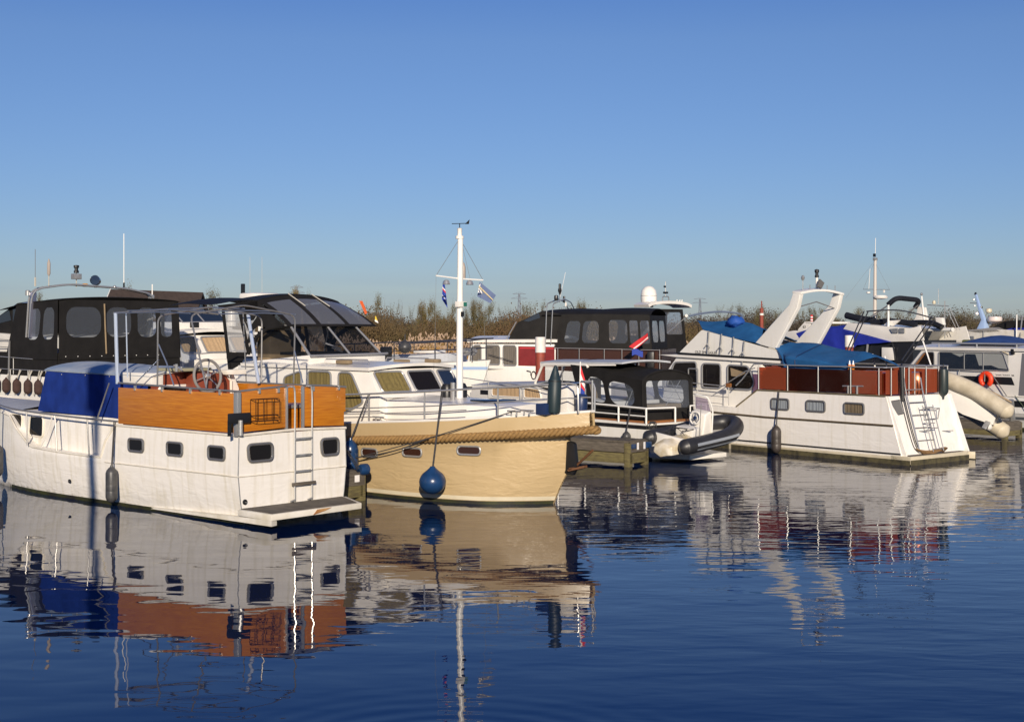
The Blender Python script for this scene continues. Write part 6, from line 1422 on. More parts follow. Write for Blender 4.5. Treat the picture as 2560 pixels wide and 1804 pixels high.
    for px in (625, 655): a = Dd.V(px, 735, C + .2); b = Dd.V(px, 642, C + .2); MB().tube([a, b], .006, 4).build("whip_antenna", M_paleline, o)
boat_d()
Mm = Fr(-.71, 46, -41)
def boat_m():
    o = Mm.root("pulpit_cruiser", "white cruiser bow with a steel pulpit poking out right behind the white mast", "boat")
    C = 0.0
    plain_hull(o, -9, 0, C, 1.6, [(-9, 2.0), (-4, 2.15), (0, 2.48)], M_hullW, taper=.5, rake=18, stripe=[("blue_band", 2.16, 2.26, M_paleblue), ("dark_line", 1.55, 1.60, M_black)])
    MB().prism([(-1.5, -.5, 2.40), (-4.8, -1.1, 2.3), (-4.8, 1.1, 2.3), (-1.5, .5, 2.40)], (0, 0, .30)).build("foredeck_trunk", M_lightdeck, o, bev=.06)
    MB().box(-3.2, -2.4, -.4, .4, 2.68, 2.78).build("deck_hatch", M_white, o, bev=.04)
    for s in (-1, 1):
        rail(o, [(-6, s * 1.5, 2.95), (-3.4, s * 1.35, 3.05), (-1.8, s * .9, 3.10), (-.5, s * .35, 3.18), (.12, 0, 3.2)], .022, [((u, s * v, z), (u, s * v, 2.4)) for u, v, z in ((-5, 1.45, 2.98), (-3.2, 1.3, 3.06), (-1.7, .86, 3.1), (-.5, .35, 3.18))], m=mat("dark rail tube", (.10, .105, .12), .35, metal=.7))
        rail(o, [(-3.4, s * 1.35, 2.75), (-1.8, s * .9, 2.8), (-.5, s * .35, 2.88), (.1, 0, 2.9)], .014, m=mat("dark rail tube", (1, 1, 1)))
    wn = MB()
    for v in (-.2, .1): wn.lathe([(.14, -.06), (.14, .06), (.05, .07), (.05, -.07)], (-.9, v, 2.75), (0, 1, 0), 12)
    wn.tube([(-.9, -.4, 2.75), (-.9, .3, 2.75)], .05, 8); wn.build("anchor_winch", M_galv, o)
    a = Mm.V(1176, 908, -.3); MB().prism([(-.5, -.02, 2.0), (-.35, -.02, 2.0), (-.2, -.02, 2.5), (-.55, -.02, 2.5)], (0, .04, 0)).build("anchor", M_galv, o)
    cb = MB(); cb.prism([(-4.9, -1.2, 2.0), (-5.2, -1.2, 2.55), (-8.6, -1.2, 2.55), (-8.6, -1.2, 2.0)], (0, 2.4, 0)); cb.build("cabin", M_white, o, bev=.05)
    p = Mm.V(1012, 866, -1.2); fender("fender", "large black ball fender sitting on a foredeck right of the smoked windscreen", Mm.world(p), Mm.world((p.x, p.y, p.z + .42)), .46, .225, M_fender, kind="ball", cat="ball fender")
    MB().box(-3.9, -3.6, -1.3, -1.0, 2.5, 2.9).build("black_vent", M_black, o, bev=.03)
boat_m()
Ee = Fr(5, 46.5, 135)
def boat_e():
    o = Ee.root("canopy_yacht", "maroon sided yacht with taupe curtained windows and a long black canopy behind the mooring pile", "boat")
    C = -2.0
    plain_hull(o, 0, 12.5, C, 2.0, [(0, 1.9), (5, 2.02), (12.5, 2.3)], M_hullW)
    v0, v1 = -.12, 2 * C + .12
    MB().prism([(4.9, v0, 1.98), (9.35, v0, 2.0), (9.55, v0 , 2.2), (9.30, v0, 2.92), (4.9, v0, 2.95)], (0, v1 - v0, 0)).build("saloon", M_white, o, bev=.02)
    MB().grid(lambda a, b: (lerp(4.8, 9.5, a), lerp(v0 + .1, v1 - .1, b), lerp(3.02, 2.98, a) + .14 * math.sin(math.pi * b)), 6, 10, .10).build("saloon_roof", M_white, o)
    for P in ([(9.2, 2.86), (8.75, 2.88), (8.75, 2.2), (9.3, 2.3)], [(8.5, 2.88), (7.75, 2.88), (7.75, 2.16), (8.5, 2.16)], [(7.58, 2.88), (6.88, 2.88), (6.88, 2.14), (7.58, 2.14)]):
        window(o, [(u, v0 + .002, z) for u, z in P], (0, 1, 0), .10, .026, M_alu, M_seethru, M_greycurtain)
    MB().box(6.78, 4.95, v0 + .002, v0 + .02, 2.15, 2.86).build("side_panel", M_maroon, o)
    MB().box(6.7, 5.0, v0 + .02, v0 + .026, 2.78, 2.81).build("panel_line", M_flagred, o)
    MB().box(4.9, .05, v0, v0 - .05, 1.95, 2.80).build("aft_side", mat("dark brown varnish", (.045, .018, .012), .25), o)
    MB().box(.1, .05, v0, v1, 1.95, 2.80).build("aft_side", mat("dark brown varnish", (1, 1, 1)), o)
    tr = MB(); tr.tube([(8.3, .05, 2.55), (7.0, .03, 2.30)], .014, 5); tr.tube([(6.1, .0, 1.8), (6.1, .04, 1.95), (6.3, .04, 1.98)], .02, 5); tr.build("hanging_lines", M_darkrope, o)
    MB().tube([(5.95 + .11 * math.cos(t), .03, 1.82 + .14 * math.sin(t)) for t in [i * math.pi / 8 for i in range(16)]], .02, 6, True).build("ring", M_black, o)
    # canopy: two clear sections
    Z = 4.02
    canvas_wall(o, (5.0, v0, 2.82), (2.55, v0, 2.82), (2.6, v0, Z), (4.6, v0, Z), [(.18, .48), (.54, .88)], b0=.16, b1=.80, rc=.25)
    canvas_wall(o, (2.55, v0, 2.82), (.45, v0, 2.82), (.55, v0, Z - .05), (2.6, v0, Z), [(.10, .50), (.55, .73), (.78, .97)], b0=.16, b1=.84, rc=.22)
    canvas_wall(o, (.45, v0, 2.82), (.45, v1, 2.82), (.55, v1, Z - .05), (.55, v0, Z - .05), [(.1, .46), (.54, .9)], b0=.2, b1=.84)
    canvas_wall(o, (5.0, v1, 2.82), (.45, v1, 2.82), (.55, v1, Z - .05), (4.6, v1, Z), [(.1, .46), (.54, .9)], b0=.2, b1=.84)
    MB().grid(lambda a, b: (lerp(5.6, .5, a), lerp(v0, v1, b), Z - .03 + .22 * math.sin(math.pi * b) ** .6 + .04 * abs(math.sin(a * 6.3)) * math.sin(math.pi * b)), 18, 14, .014).build("canopy_top", M_canvas, o)
    sc = MB(); sc.prism([(7.35, v0 - .1, 3.12), (6.9, v0 - .1, 3.72), (5.6, v0 - .1, 4.16), (4.55, v0 - .1, 4.02), (4.95, v0 - .1, 2.9)], (0, v1 - v0 + .2, 0)); sc.build("wheelhouse_cover", M_canvas, o, bev=.04)
    MB().prism([(6.55, v0 - .09, 3.80), (5.75, v0 - .09, 4.08), (5.7, v0 - .09, 3.90), (6.3, v0 - .09, 3.76)], (0, .006, 0)).build("blue_window", M_glassblue, o)
    MB().tube([(7.45, v0 - .1, 3.1), (6.92, v0 - .1, 3.76)], .03, 6).build("screen_post", M_alu, o)
    MB().box(8.2, 7.3, -1.0, -1.4, 3.12, 3.2).build("roof_hatch", M_white, o, bev=.03)
    # arch
    for du in (0, .30):
        MB().tube(arc_corner([(5.1 + du * .9, .0, 2.95), (5.0 + du, .0, 4.40), (4.9 + du, -1.6, 4.60), (4.9 + du, -2.8, 4.5), (5.0 + du, v1, 4.2), (5.1 + du, v1, 2.95)], .22, 5, False), .026, 7).build("arch_hoop", M_steel, o)
    def top(px, py): return Ee.U(px, py, 4.95)
    p = top(1432, 752); q = MB().tube([p + Vector((0, 0, -.05)), p + Vector((0, 0, .35))], .02, 6).build("lamp_or_shadow_post", M_galv, o)
    MB().lathe([(.02, .22), (.09, .36), (.09, .44), (.06, .46), (.06, .62), (.001, .64)], p, (0, 0, 1), 10).build("lamp", M_black, q)
    MB().box(p.x - .08, p.x + .08, p.y + .45, p.y + .75, p.z - .0, p.z + .2).build("searchlight", M_black, o, bev=.06)
    a = top(1433, 745); b = top(1477, 680); MB().tube([a, b], .013, 5).build("whip_antenna", M_whitetube, o)
    a = top(1466, 756); MB().box(a.x - .05, a.x + .05, a.y - .05, a.y + .05, a.z, a.z + .24).build("horn", M_black, o, bev=.02)
    MB().lathe([(.05, 0), (.05, .10), (.02, .16), (.001, .17)], top(1480, 765), (0, 0, 1), 8).build("gps_dome", M_white, o)
    rail(o, [(4.9, .02, 2.82), (.1, .02, 2.80)], .012, [((u, .02, 2.82), (u, .02, 1.95)) for u in (4.75, 3.72, 2.55, 1.75, 1.0, .1)], .02)
    MB().box(.3, .6, .05, .3, 2.2, 2.75).build("dark_cushion", M_black, o, bev=.05)
    return o
Eo = Fr(5, 46.5, 135)
def turn_e():
    """lay the side drawn at 135 degrees onto the boat's true heading of 165 degrees, keeping widths"""
    global Ee
    o = boat_e(); Ee = Fr(5.59, 52, 165); o.location = (Ee.o[0], Ee.o[1], 0); o.rotation_euler = (0, 0, R(Ee.deg))
    def kids(q): return [c for c in bpy.data.objects if c.parent == q]
    st = kids(o)
    while st:
        c = st.pop(); st += kids(c)
        for v in c.data.vertices:
            p = Eo.world((v.co.x, 0, v.co.z)); q = Ee.V(1280 + FPX * p.x / p.y, HZY - FPX * (p.z - CAM_H) / p.y, 0.)
            v.co.x = q.x; v.co.z = q.z if v.co.z > 1.2 else v.co.z
        c.data.update()
turn_e()
Y_ = 51.0
flag("flag", "large red white blue ensign slanting at the maroon yacht's stern", "flag", None, [at(1572, 866, Y_), at(1619, 832, Y_), at(1621, 847, Y_ + .1), at(1588, 873, Y_ + .1)], [(M_flagred, 1.2), (M_flagwhite, .35), (M_flagred, .25)],
     extra=lambda o, P, n: MB().grid(lambda a, b: P[3] + Vector((-.12 + .40 * a, -.02, -.02 - .22 * b + .05 * math.sin(a * 5))), 6, 4, .004).build("blue_fold", M_flagblue, o))
Ff = Fr(7.78, 60, 135)
def boat_f():
    o = Ff.root("dome_cruiser", "cruiser whose white wheelhouse roof carries a big white satellite dome", "boat")
    C = -1.5
    plain_hull(o, -2, 9, C, 1.75, [(-2, 1.8), (9, 2.2)], mat("black hull paint", (.015, .015, .016), .35))
    def U(px, py): return Ff.U(px, py, 0.)
    l, r_ = U(1614, 780).y, U(1718, 780).y; zt, zb = U(1660, 772).z, U(1660, 845).z; z0 = U(1660, 882).z
    canvas_wall(o, (0, l, z0), (0, r_, z0), (.25, r_, zt), (.25, l, zt), [(.10, .50), (.55, .94)], b0=.42, b1=.93, rc=.1)
    canvas_wall(o, (1.3, l, z0), (0, l, z0), (.25, l, zt), (1.2, l, zt), [(.12, .9)], b0=.40, b1=.93, rc=.1)
    canvas_wall(o, (1.3, r_, z0), (0, r_, z0), (.25, r_, zt), (1.2, r_, zt), [(.12, .9)], b0=.40, b1=.93, rc=.1)
    MB().box(-1.9, 1.3, l + .3, r_ - .3, 1.7, z0).build("coaming", M_black, o, bev=.05)
    MB().grid(lambda a, b: (lerp(-.15, .85, a), lerp(l - .30 + .25 * (1 - a), r_ - .1, b), zt + .06 + .16 * math.sin(math.pi * b) ** .5), 5, 14, .12).build("wheelhouse_roof", M_white, o)
    d = Ff.U(1622, 740, .9); k = FPX / 51
    t = MB(); t.lathe([(r * 1.2, h * 1.2) for r, h in ((.16, -.40), (.16, -.34), (.27, -.32), (.285, -.1), (.285, .05), (.26, .20), (.17, .31), (.07, .355), (.001, .36))], d, (0, 0, 1), 20); dm = t.build("satellite_dome", M_white, o)
    MB().lathe([(.343, 0), (.345, .005), (.343, .02)], d, (0, 0, 1), 20).build("dome_band", mat("grey band", (.3, .3, .3), .5), dm)
    MB().tube([d + Vector((0, 0, -.36)), Vector((d.x, d.y, zt + .1))], .09, 10).build("dome_post", M_white, dm)
    e = Ff.U(1664, 757, .9); MB().lathe([(.26, -.06), (.27, .0), (.26, .08), (.001, .10)], e, (0, 0, 1), 18).build("radar", M_white, o)
    MB().tube(arc_corner([e + Vector((0, .22, 0)), e + Vector((0, .20, .28)), e + Vector((0, -.22, .28)), e + Vector((0, -.22, 0))], .1, 4, False), .022, 6).build("light_bracket", M_tube, o)
    s_ = MB().tube([e + Vector((0, 0, .28)), e + Vector((0, 0, .92))], .018, 5).build("signal_mast", M_galv, o)
    MB().box(e.x - .06, e.x + .06, e.y - .1, e.y + .1, e.z + .40, e.z + .48).build("mast_lamp", M_black, s_); MB().box(e.x - .03, e.x + .03, e.y + .02, e.y + .1, e.z + .66, e.z + .74).build("mast_lamp", M_black, s_)
    for v in (-.75, -.95, -1.1): MB().tube([(.9, e.y + v, zt + .25), (.9, e.y + v - .05, zt + .42)], .03, 5).build("horn", M_galv, o)
    MB().lathe([(.06, 0), (.07, .1), (.001, .12)], (.0, r_ + .12, zt - .28), (-.6, .3, 0), 8).build("searchlight", M_white, o); MB().tube([(.05, r_ - .05, zt - .3), (.4, l - 1.0, z0 + .35)], .02, 5).build("canvas_strut", M_alu, o)
    rail(o, [(-1.9, l + .3, z0 - .2), (-1.9, r_ - .4, z0 - .2)], .02, [((-1.9, l - .3, z0 - .2), (-1.9, l - .3, 1.8)), ((-1.9, r_, z0 - .2), (-1.9, r_, 1.8))])
    MB().box(-1.2, -1.0, l + .9, l + .2, z0 - .5, z0 - .2).build("white_bracket", M_white, o, bev=.04)
boat_f()
Ii = Fr(17.6, 48.1, 127)
def boat_i():
    o = Ii.root("saloon_cruiser", "white cruiser with a black side stripe and an orange lifebuoy at the right edge", "boat")
    C = -1.75
    plain_hull(o, -4.5, 9, C, 1.75, [(-4.5, 1.10), (1, 1.14), (4, 1.30), (9, 1.7)], M_hullW, stripe=[("black_band", .80, 1.02, M_black), ("grey_stripe", .36, .46, mat("stripe grey", (.1, .11, .12), .4))], taper=.5)
    v0, v1 = -.10, 2 * C + .1
    MB().prism([(-4.3, v0, 1.1), (5.2, v0, 1.2), (4.85, v0, 2.05), (4.20, v0, 2.76), (.55, v0, 2.72), (-4.3, v0, 2.78)], (0, v1 - v0, 0)).build("saloon", M_white, o, bev=.02)
    rf = MB(); rf.grid(lambda a, b: (lerp(4.55, -4.4, a), lerp(v0 + .08, v1 - .08, b), 2.83 + .12 * math.sin(math.pi * b)), 6, 12, .10); rf.build("roof", M_white, o)
    rail(o, [(3.9, -.25, 2.98), (-3.5, -.25, 2.98)], .030, [((u, -.25, 2.98), (u, -.25, 2.85)) for u in (3.6, 2.0, .4, -1.2, -2.8)], m=mat("grey roof rail", (.25, .26, .28), .4))
    def W(P, m=M_glass, c=None, nm="window"): return window(o, [(u, v0 + .003, z) for u, z in P], (0, 1, 0), .08, .022, M_alu, m, c, nm)
    W([(3.48, 2.66), (.82, 2.66), (.58, 2.04), (3.48, 2.04)], M_seethru, None)
    MB().box(3.44, .62, v0 + .004, v0 + .008, 2.07, 2.63).build("pale_cabin_view", mat("pale cabin lining", (.45, .45, .42), .7), o)  # flat pale panel for the cabin seen through the pane
    MB().prism([(u, v0 + .009, z) for u, z in ((3.44, 2.63), (2.95, 2.63), (2.6, 2.5), (2.3, 2.6), (1.95, 2.6), (1.8, 2.2), (1.3, 2.22), (1.0, 2.12), (.66, 2.10), (.62, 2.07), (3.44, 2.07))], (0, .004, 0)).build("dark_seats", M_glassblue, o)
    for u in (2.4, 1.62): MB().tube([(u, v0 + .02, 2.05), (u, v0 + .02, 2.65)], .018, 6).build("window_bar", M_alu, o)
    W([(4.12, 2.64), (3.68, 2.65), (3.68, 2.12), (4.62, 2.10)])
    MB().prism([(4.60, v0 + .004, 2.14), (4.15, v0 + .004, 2.60), (4.05, v0 + .004, 2.60), (4.45, v0 + .004, 2.14)], (0, .022, 0)).build("wooden_frame", M_teak, o)
    F = lambda v, z: (4.9 - .66 * (z - 2.05) / .68 + .012, v, z)
    for a, b in ((v0 - .1, v0 - 1.05), (v0 - 1.15, v0 - 2.1), (v0 - 2.2, v0 - 3.1)): window(o, [F(a, 2.66), F(b, 2.66), F(b, 2.12), F(a, 2.12)], (.7, 0, .66), .06, .022, M_alu, M_glassblue)
    tr = MB(); tr.tube(arc_corner([(3.6, v0 + .03, 2.74), (.9, v0 + .03, 2.74), (.6, v0 + .03, 2.62)], .1, 4, False), .022, 6); tr.build("drip_rail", M_cream, o)
    MB().box(.50, .36, v0 + .01, v0 + .08, 2.62, 2.82).build("deck_lamp", M_black, o, bev=.02)
    st = MB(); st.prism([(3.25, v0 + .003, 1.82), (.50, v0 + .003, 1.82), (.38, v0 + .003, 1.55), (3.25, v0 + .003, 1.58)], (0, .004, 0)); st.build("black_stripe", M_black, o)
    text_mesh("1-4S-Y", .21, (3.03, v0 + .012, 1.63), (-1, 0, 0), (0, 0, 1), mat("tan lettering", (.36, .30, .21), .6), o, .003, "registration", 1.05)
    text_mesh("Green Ranger 10", .085, (1.10, v0 + .006, 1.86), (-1, 0, 0), (.25, 0, 1), M_letter, o, .003, "lettering", 1.0) if False else None
    tx = MB()
    for i in range(3):
        w_ = (.24, .30, .10)[i]; u_0 = (1.14, .86, .50)[i]; tx.tube(smooth_path([(u_0 - w_ * k / 8, v0 + .006, 1.885 + (.022 if k % 2 else -.015) + (.03 if k == 0 else 0)) for k in range(9)], 3), .007, 4)
    tx.build("script_lettering", M_letter, o)
    for P in ([(.08, 2.66), (-.18, 2.66), (-.18, 1.2), (.22, 1.2)],): MB().prism([(u, v0 + .003, z) for u, z in P], (0, .01, 0)).build("door_recess", mat("grey door recess", (.16, .16, .17), .5), o)
    rail(o, [(3.4, .0, 2.05), (1.42, .0, 2.02), (1.25, .0, 1.95), (.62, .02, 1.18)], .018, [((u, 0, 2.04), (u, 0, 1.3)) for u in (3.3, 2.55)], m=M_tube)
    MB().tube([(1.35, .02, 1.46), (1.1, .02, 1.28)], .02, 6).build("boat_hook", M_galv, o)
    bl = MB(); bl.tube([(.3, .02, 1.2), (.0, .05, .9), (-.25, .08, .62)], .012, 5); bl.build("green_line", mat("green line", (.07, .10, .06), .8), o)
    a = Ii.V(2428, 848, -1.2); s_ = MB(); s_.grid(lambda p, q: (lerp(3.2, .6, p), lerp(-.5, -2.6, q), 2.95 + .32 * math.sin(math.pi * p) * math.sin(math.pi * q) ** .5), 10, 10, .02); s_.build("roof_cover", mat("blue roof cover", (.03, .07, .22), .6, var=.3), o)
    MB().box(2.6, 3.3, -1.2, -1.6, 2.95, 3.10).build("planter", mat("herb planter leaves", (.12, .14, .04), .8, var=.5, vscale=12), o, bev=.05)
    MB().prism([(-.3, -.6, 2.9), (-.3, -.6, 3.5), (-4, -.6, 3.55), (-4, -.6, 2.9)], (0, -2.2, 0)).build("rear_deckhouse", M_white, o, bev=.05)
    # lifebuoy: hangs on the rail, a thing of its own
    lb = root("lifebuoy", "orange horseshoe lifebuoy hanging on the black striped cruiser's rail", "lifebuoy", Ii.world((1.41, .07, 1.72)), Ii.deg)
    P = [(.185 * math.cos(t), 0, .185 * math.sin(t)) for t in [R(-58 + 296 * i / 20) for i in range(21)]]
    ps = MB(); ps.tube([( .155 * math.cos(t), 0, .165 * math.sin(t)) for t in [R(-62 + 304 * i / 24) for i in range(25)]], [.045] + [.068] * 23 + [.045], 10); ps.build("float", M_orange, lb)
    MB().tube([(.0, .05, .2), (.0, .06, -.05)], .014, 5).build("strap", M_galv, lb); lb.scale = (1.3, 1.3, 1.3)
boat_i()
Jj = Fr(14.26, 62, 127)
def boat_j():
    o = Jj.root("flybridge_cruiser", "flybridge boat with a royal blue cover, folded navy sprayhood and a tall radar mast", "boat")
    C = -1.6
    plain_hull(o, -4.5, 6, C, 1.7, [(-4.5, 1.6), (6, 2.2)], M_hullW)
    MB().prism([(-4.2, -.1, 1.6), (2.2, -.1, 1.6), (.6, -.1, 3.0), (-4.2, -.1, 3.0)], (0, 2 * C + .2, 0)).build("saloon", mat("dark saloon glass", (.018, .02, .026), .15), o)  # whole saloon block in one even dark glass colour
    q = lambda px, py, v=0.: Jj.V(px, py, v)
    P = [q(2120, 806), q(2170, 812), q(2274, 820), q(2300, 815), q(2310, 850), q(2290, 853), q(2228, 854), q(2170, 838), q(2108, 822)]
    MB().prism(P, (0, -.05, 0)).build("flybridge_side", M_white, o, bev=.01); MB().prism([p + Vector((0, 2 * C, 0)) for p in P], (0, .05, 0)).build("flybridge_side", M_white, o)
    MB().prism([p + Vector((0, -.05, -.02)) for p in (P[8], P[0], P[2], P[6])], (0, 2 * C + .1, 0)).build("flybridge_floor", M_white, o)
    # blue cover over the forward screens
    def cov(a, b):
        t_ = [q(1992, 832), q(2030, 822), q(2075, 818), q(2108, 822), q(2160, 836), q(2228, 855)]; l_ = [q(2004, 850), q(2035, 868), q(2080, 872), q(2128, 878), q(2145, 862), q(2200, 858)]
        def al(L): t = a * (len(L) - 1); i = min(int(t), len(L) - 2); return L[i].lerp(L[i + 1], t - i)
        if b < .35: p = al(l_).lerp(al(t_), b / .35) + Vector((0, .08, 0))
        else: k = (b - .35) / .65; r = al(t_); p = r.lerp(Vector((r.x, 2 * C, r.z)), k) + Vector((0, .08, .12 * math.sin(math.pi * k)))
        return p + Vector((0, .02 * math.sin(a * 20), .015 * math.sin(a * 15)))
    MB().grid(cov, 30, 18, .01).build("screen_cover", M_cobalt, o)
    MB().prism([q(2196, 848, -.2), q(2232, 845, -.2), q(2232, 856, -.2), q(2200, 862, -.2)], (0, -.06, 0)).build("cover_end", M_cobalt, o)
    for (x0, y0), (x1, y1) in (((2205, 868), (2235, 900)),): MB().box(*sorted((q(x0, y0, .02).x, q(x1, y1, .02).x)), -.02, .04, q(x1, y1).z, q(x0, y0).z).build("side_door", M_white, o, bev=.01)
    MB().tube([q(2170, 854), q(2166, 888)], .05, 8).build("cabin_post", M_alu, o); MB().tube([q(2232, 858, .05), q(2240, 900, .05)], .03, 6).build("cabin_post", M_black, o)
    # folded covers and sprayhood hoop
    def roll(pts, r, nm, m, v=-.8): return MB().tube(smooth_path([q(x, y, v) for x, y in pts], 5), r, 10).build(nm, m, o)
    roll([(2116, 788), (2135, 793), (2160, 798), (2185, 800)], .15, "rolled_cover", M_navycanvas); roll([(2180, 808), (2220, 803), (2260, 806), (2290, 812)], .13, "rolled_cover", M_navycanvas)
    roll([(2265, 808), (2300, 806), (2330, 808), (2355, 818)], .12, "rolled_cover", M_black, -1.2)
    MB().prism([q(2226, 822, .02), q(2245, 820, .02), q(2245, 832, .02), q(2232, 832, .02)], (0, .05, 0)).build("step_box", M_galv, o); MB().prism([q(2250, 820, .02), q(2262, 820, .02), q(2262, 832, .02), q(2250, 832, .02)], (0, .05, 0)).build("step_box", M_galv, o)
    sp = MB(); sp.tube(arc_corner([q(2220, 762, -.5), q(2240, 744, -.6), q(2300, 750, -1.9), q(2288, 768, -2.0)], .3, 5, False), .11, 10); sp.build("folded_sprayhood", M_navycanvas, o)
    lg = MB(); lg.tube([q(2225, 760, -.5), q(2176, 792, -.4)], .03, 6); lg.tube([q(2296, 762, -1.9), q(2268, 785, -1.8)], .03, 6); lg.build("sprayhood_frame", M_tube, o)
    # radar arch with instruments
    A0 = [q(2294, 766, -2.2), q(2312, 768, -2.2), q(2318, 800, -2.2), q(2300, 815, -2.2), q(2278, 812, -2.2), q(2290, 790, -2.2)]
    MB().prism(A0, (0, -.12, 0)).build("radar_arch", M_white, o, bev=.02); MB().prism([p + Vector((.0, 1.9, 0)) for p in A0[2:5]] + [A0[5] + Vector((0, 1.9, -.2))], (0, -.12, 0)).build("radar_arch", M_white, o, bev=.02)
    MB().prism([q(2338, 793, -2.2), q(2354, 794, -2.2), q(2358, 812, -2.2), q(2340, 808, -2.2)], (0, -.2, 0)).build("arch_wing", M_white, o, bev=.02)
    MB().tube([q(2304, 740, -2.2), q(2312, 815, -2.2)], .035, 6).build("white_staff", M_whitetube, o)
    MB().ball(q(2304, 735, -2.2), .06, .06, .06, 8, 6).build("staff_knob", M_galv, o)
    MB().tube([q(2221, 762, -.2), q(2221, 818, -.2)], .045, 8).build("white_staff", M_whitetube, o)
    # mast with radar
    m0, m1 = q(2187, 800, -1.0), q(2188, 650, -1.0); mo = MB().tube([m0, m1], [.085, .065], 10).build("mast", mat("taupe mast paint", (.52, .47, .42), .4), o)
    mb = MB(); mb.tube([m1, q(2189, 595, -1.0)], .014, 5); mb.build("whip_antenna", M_whitetube, mo); MB().box(m1.x - .05, m1.x + .05, m1.y - .1, m1.y + .1, m1.z - .02, m1.z + .1).build("mast_lamp", M_galv, mo)
    MB().box(m1.x - .05, m1.x + .05, m1.y + .02, m1.y + .09, m1.z + .14, m1.z + .28).build("masthead_lamp", M_black, mo)
    z = q(2187, 724, -1.0).z; cr = MB(); cr.tube([q(2158, 723, -1.0), q(2224, 724, -1.0)], .012, 5); cr.build("crosstree", M_galv, mo)
    MB().lathe([(.05, 0), (.09, .02), (.09, .08), (.001, .09)], q(2171, 734, -1.0), (0, 0, 1), 10).build("deck_light", M_white, mo); MB().tube([q(2175, 672, -1.0), q(2172, 722, -1.0)], .012, 5).build("whip_antenna", M_whitetube, mo)
    MB().box(*(lambda p: (p.x - .03, p.x + .03, p.y - .03, p.y + .03, p.z - .06, p.z + .06))(q(2210, 728, -1.0))).build("lamp", M_white, mo)
    MB().lathe([(.10, -.07), (.30, -.03), (.33, .03), (.26, .10), (.001, .11)], q(2201, 744, -1.15), (0, 0, 1), 16).build("radar", M_white, mo)
    wr = MB(); wr.tube([q(2184, 655, -1.0), q(2114, 745, .6)], .005, 4); wr.tube([q(2184, 660, -1.0), q(2158, 723, -1.0)], .005, 4); wr.tube([q(2190, 660, -1.0), q(2224, 724, -1.0)], .005, 4); wr.build("rigging_wire", M_wire, mo)
    # white roll and dark hull fittings right of it
    MB().tube([q(2300, 824, -1.4), q(2378, 824, -1.4)], .075, 10).build("rolled_awning", M_whitetube, o); MB().lathe([(.001, 0), (.10, 0), (.10, .05), (.03, .06)], q(2380, 824, -1.4), (-1, 0, 0), 12).build("awning_end", M_white, o)
    g = MB(); g.tube([q(2318, 762, -2.6), q(2372, 765, -2.6)], .02, 5); g.tube([q(2362, 752, -2.6), q(2362, 846, -2.6)], .025, 6); g.tube([q(2366, 768, -2.6), q(2392, 825, -2.6)], .012, 5); g.tube([q(2374, 768, -2.6), q(2400, 825, -2.6)], .012, 5); g.build("stern_gantry", M_galv, o)
    MB().lathe([(.06, -.05), (.08, .02), (.05, .1), (.001, .11)], q(2335, 757, -2.6), (0, 0, 1), 10).build("gps_dome", M_cream, o); MB().tube([q(2346, 760, -2.6), q(2346, 722, -2.6)], .012, 5).build("whip_antenna", M_galv, o)
boat_j()
Kk = Fr(23.4, 66, 127)
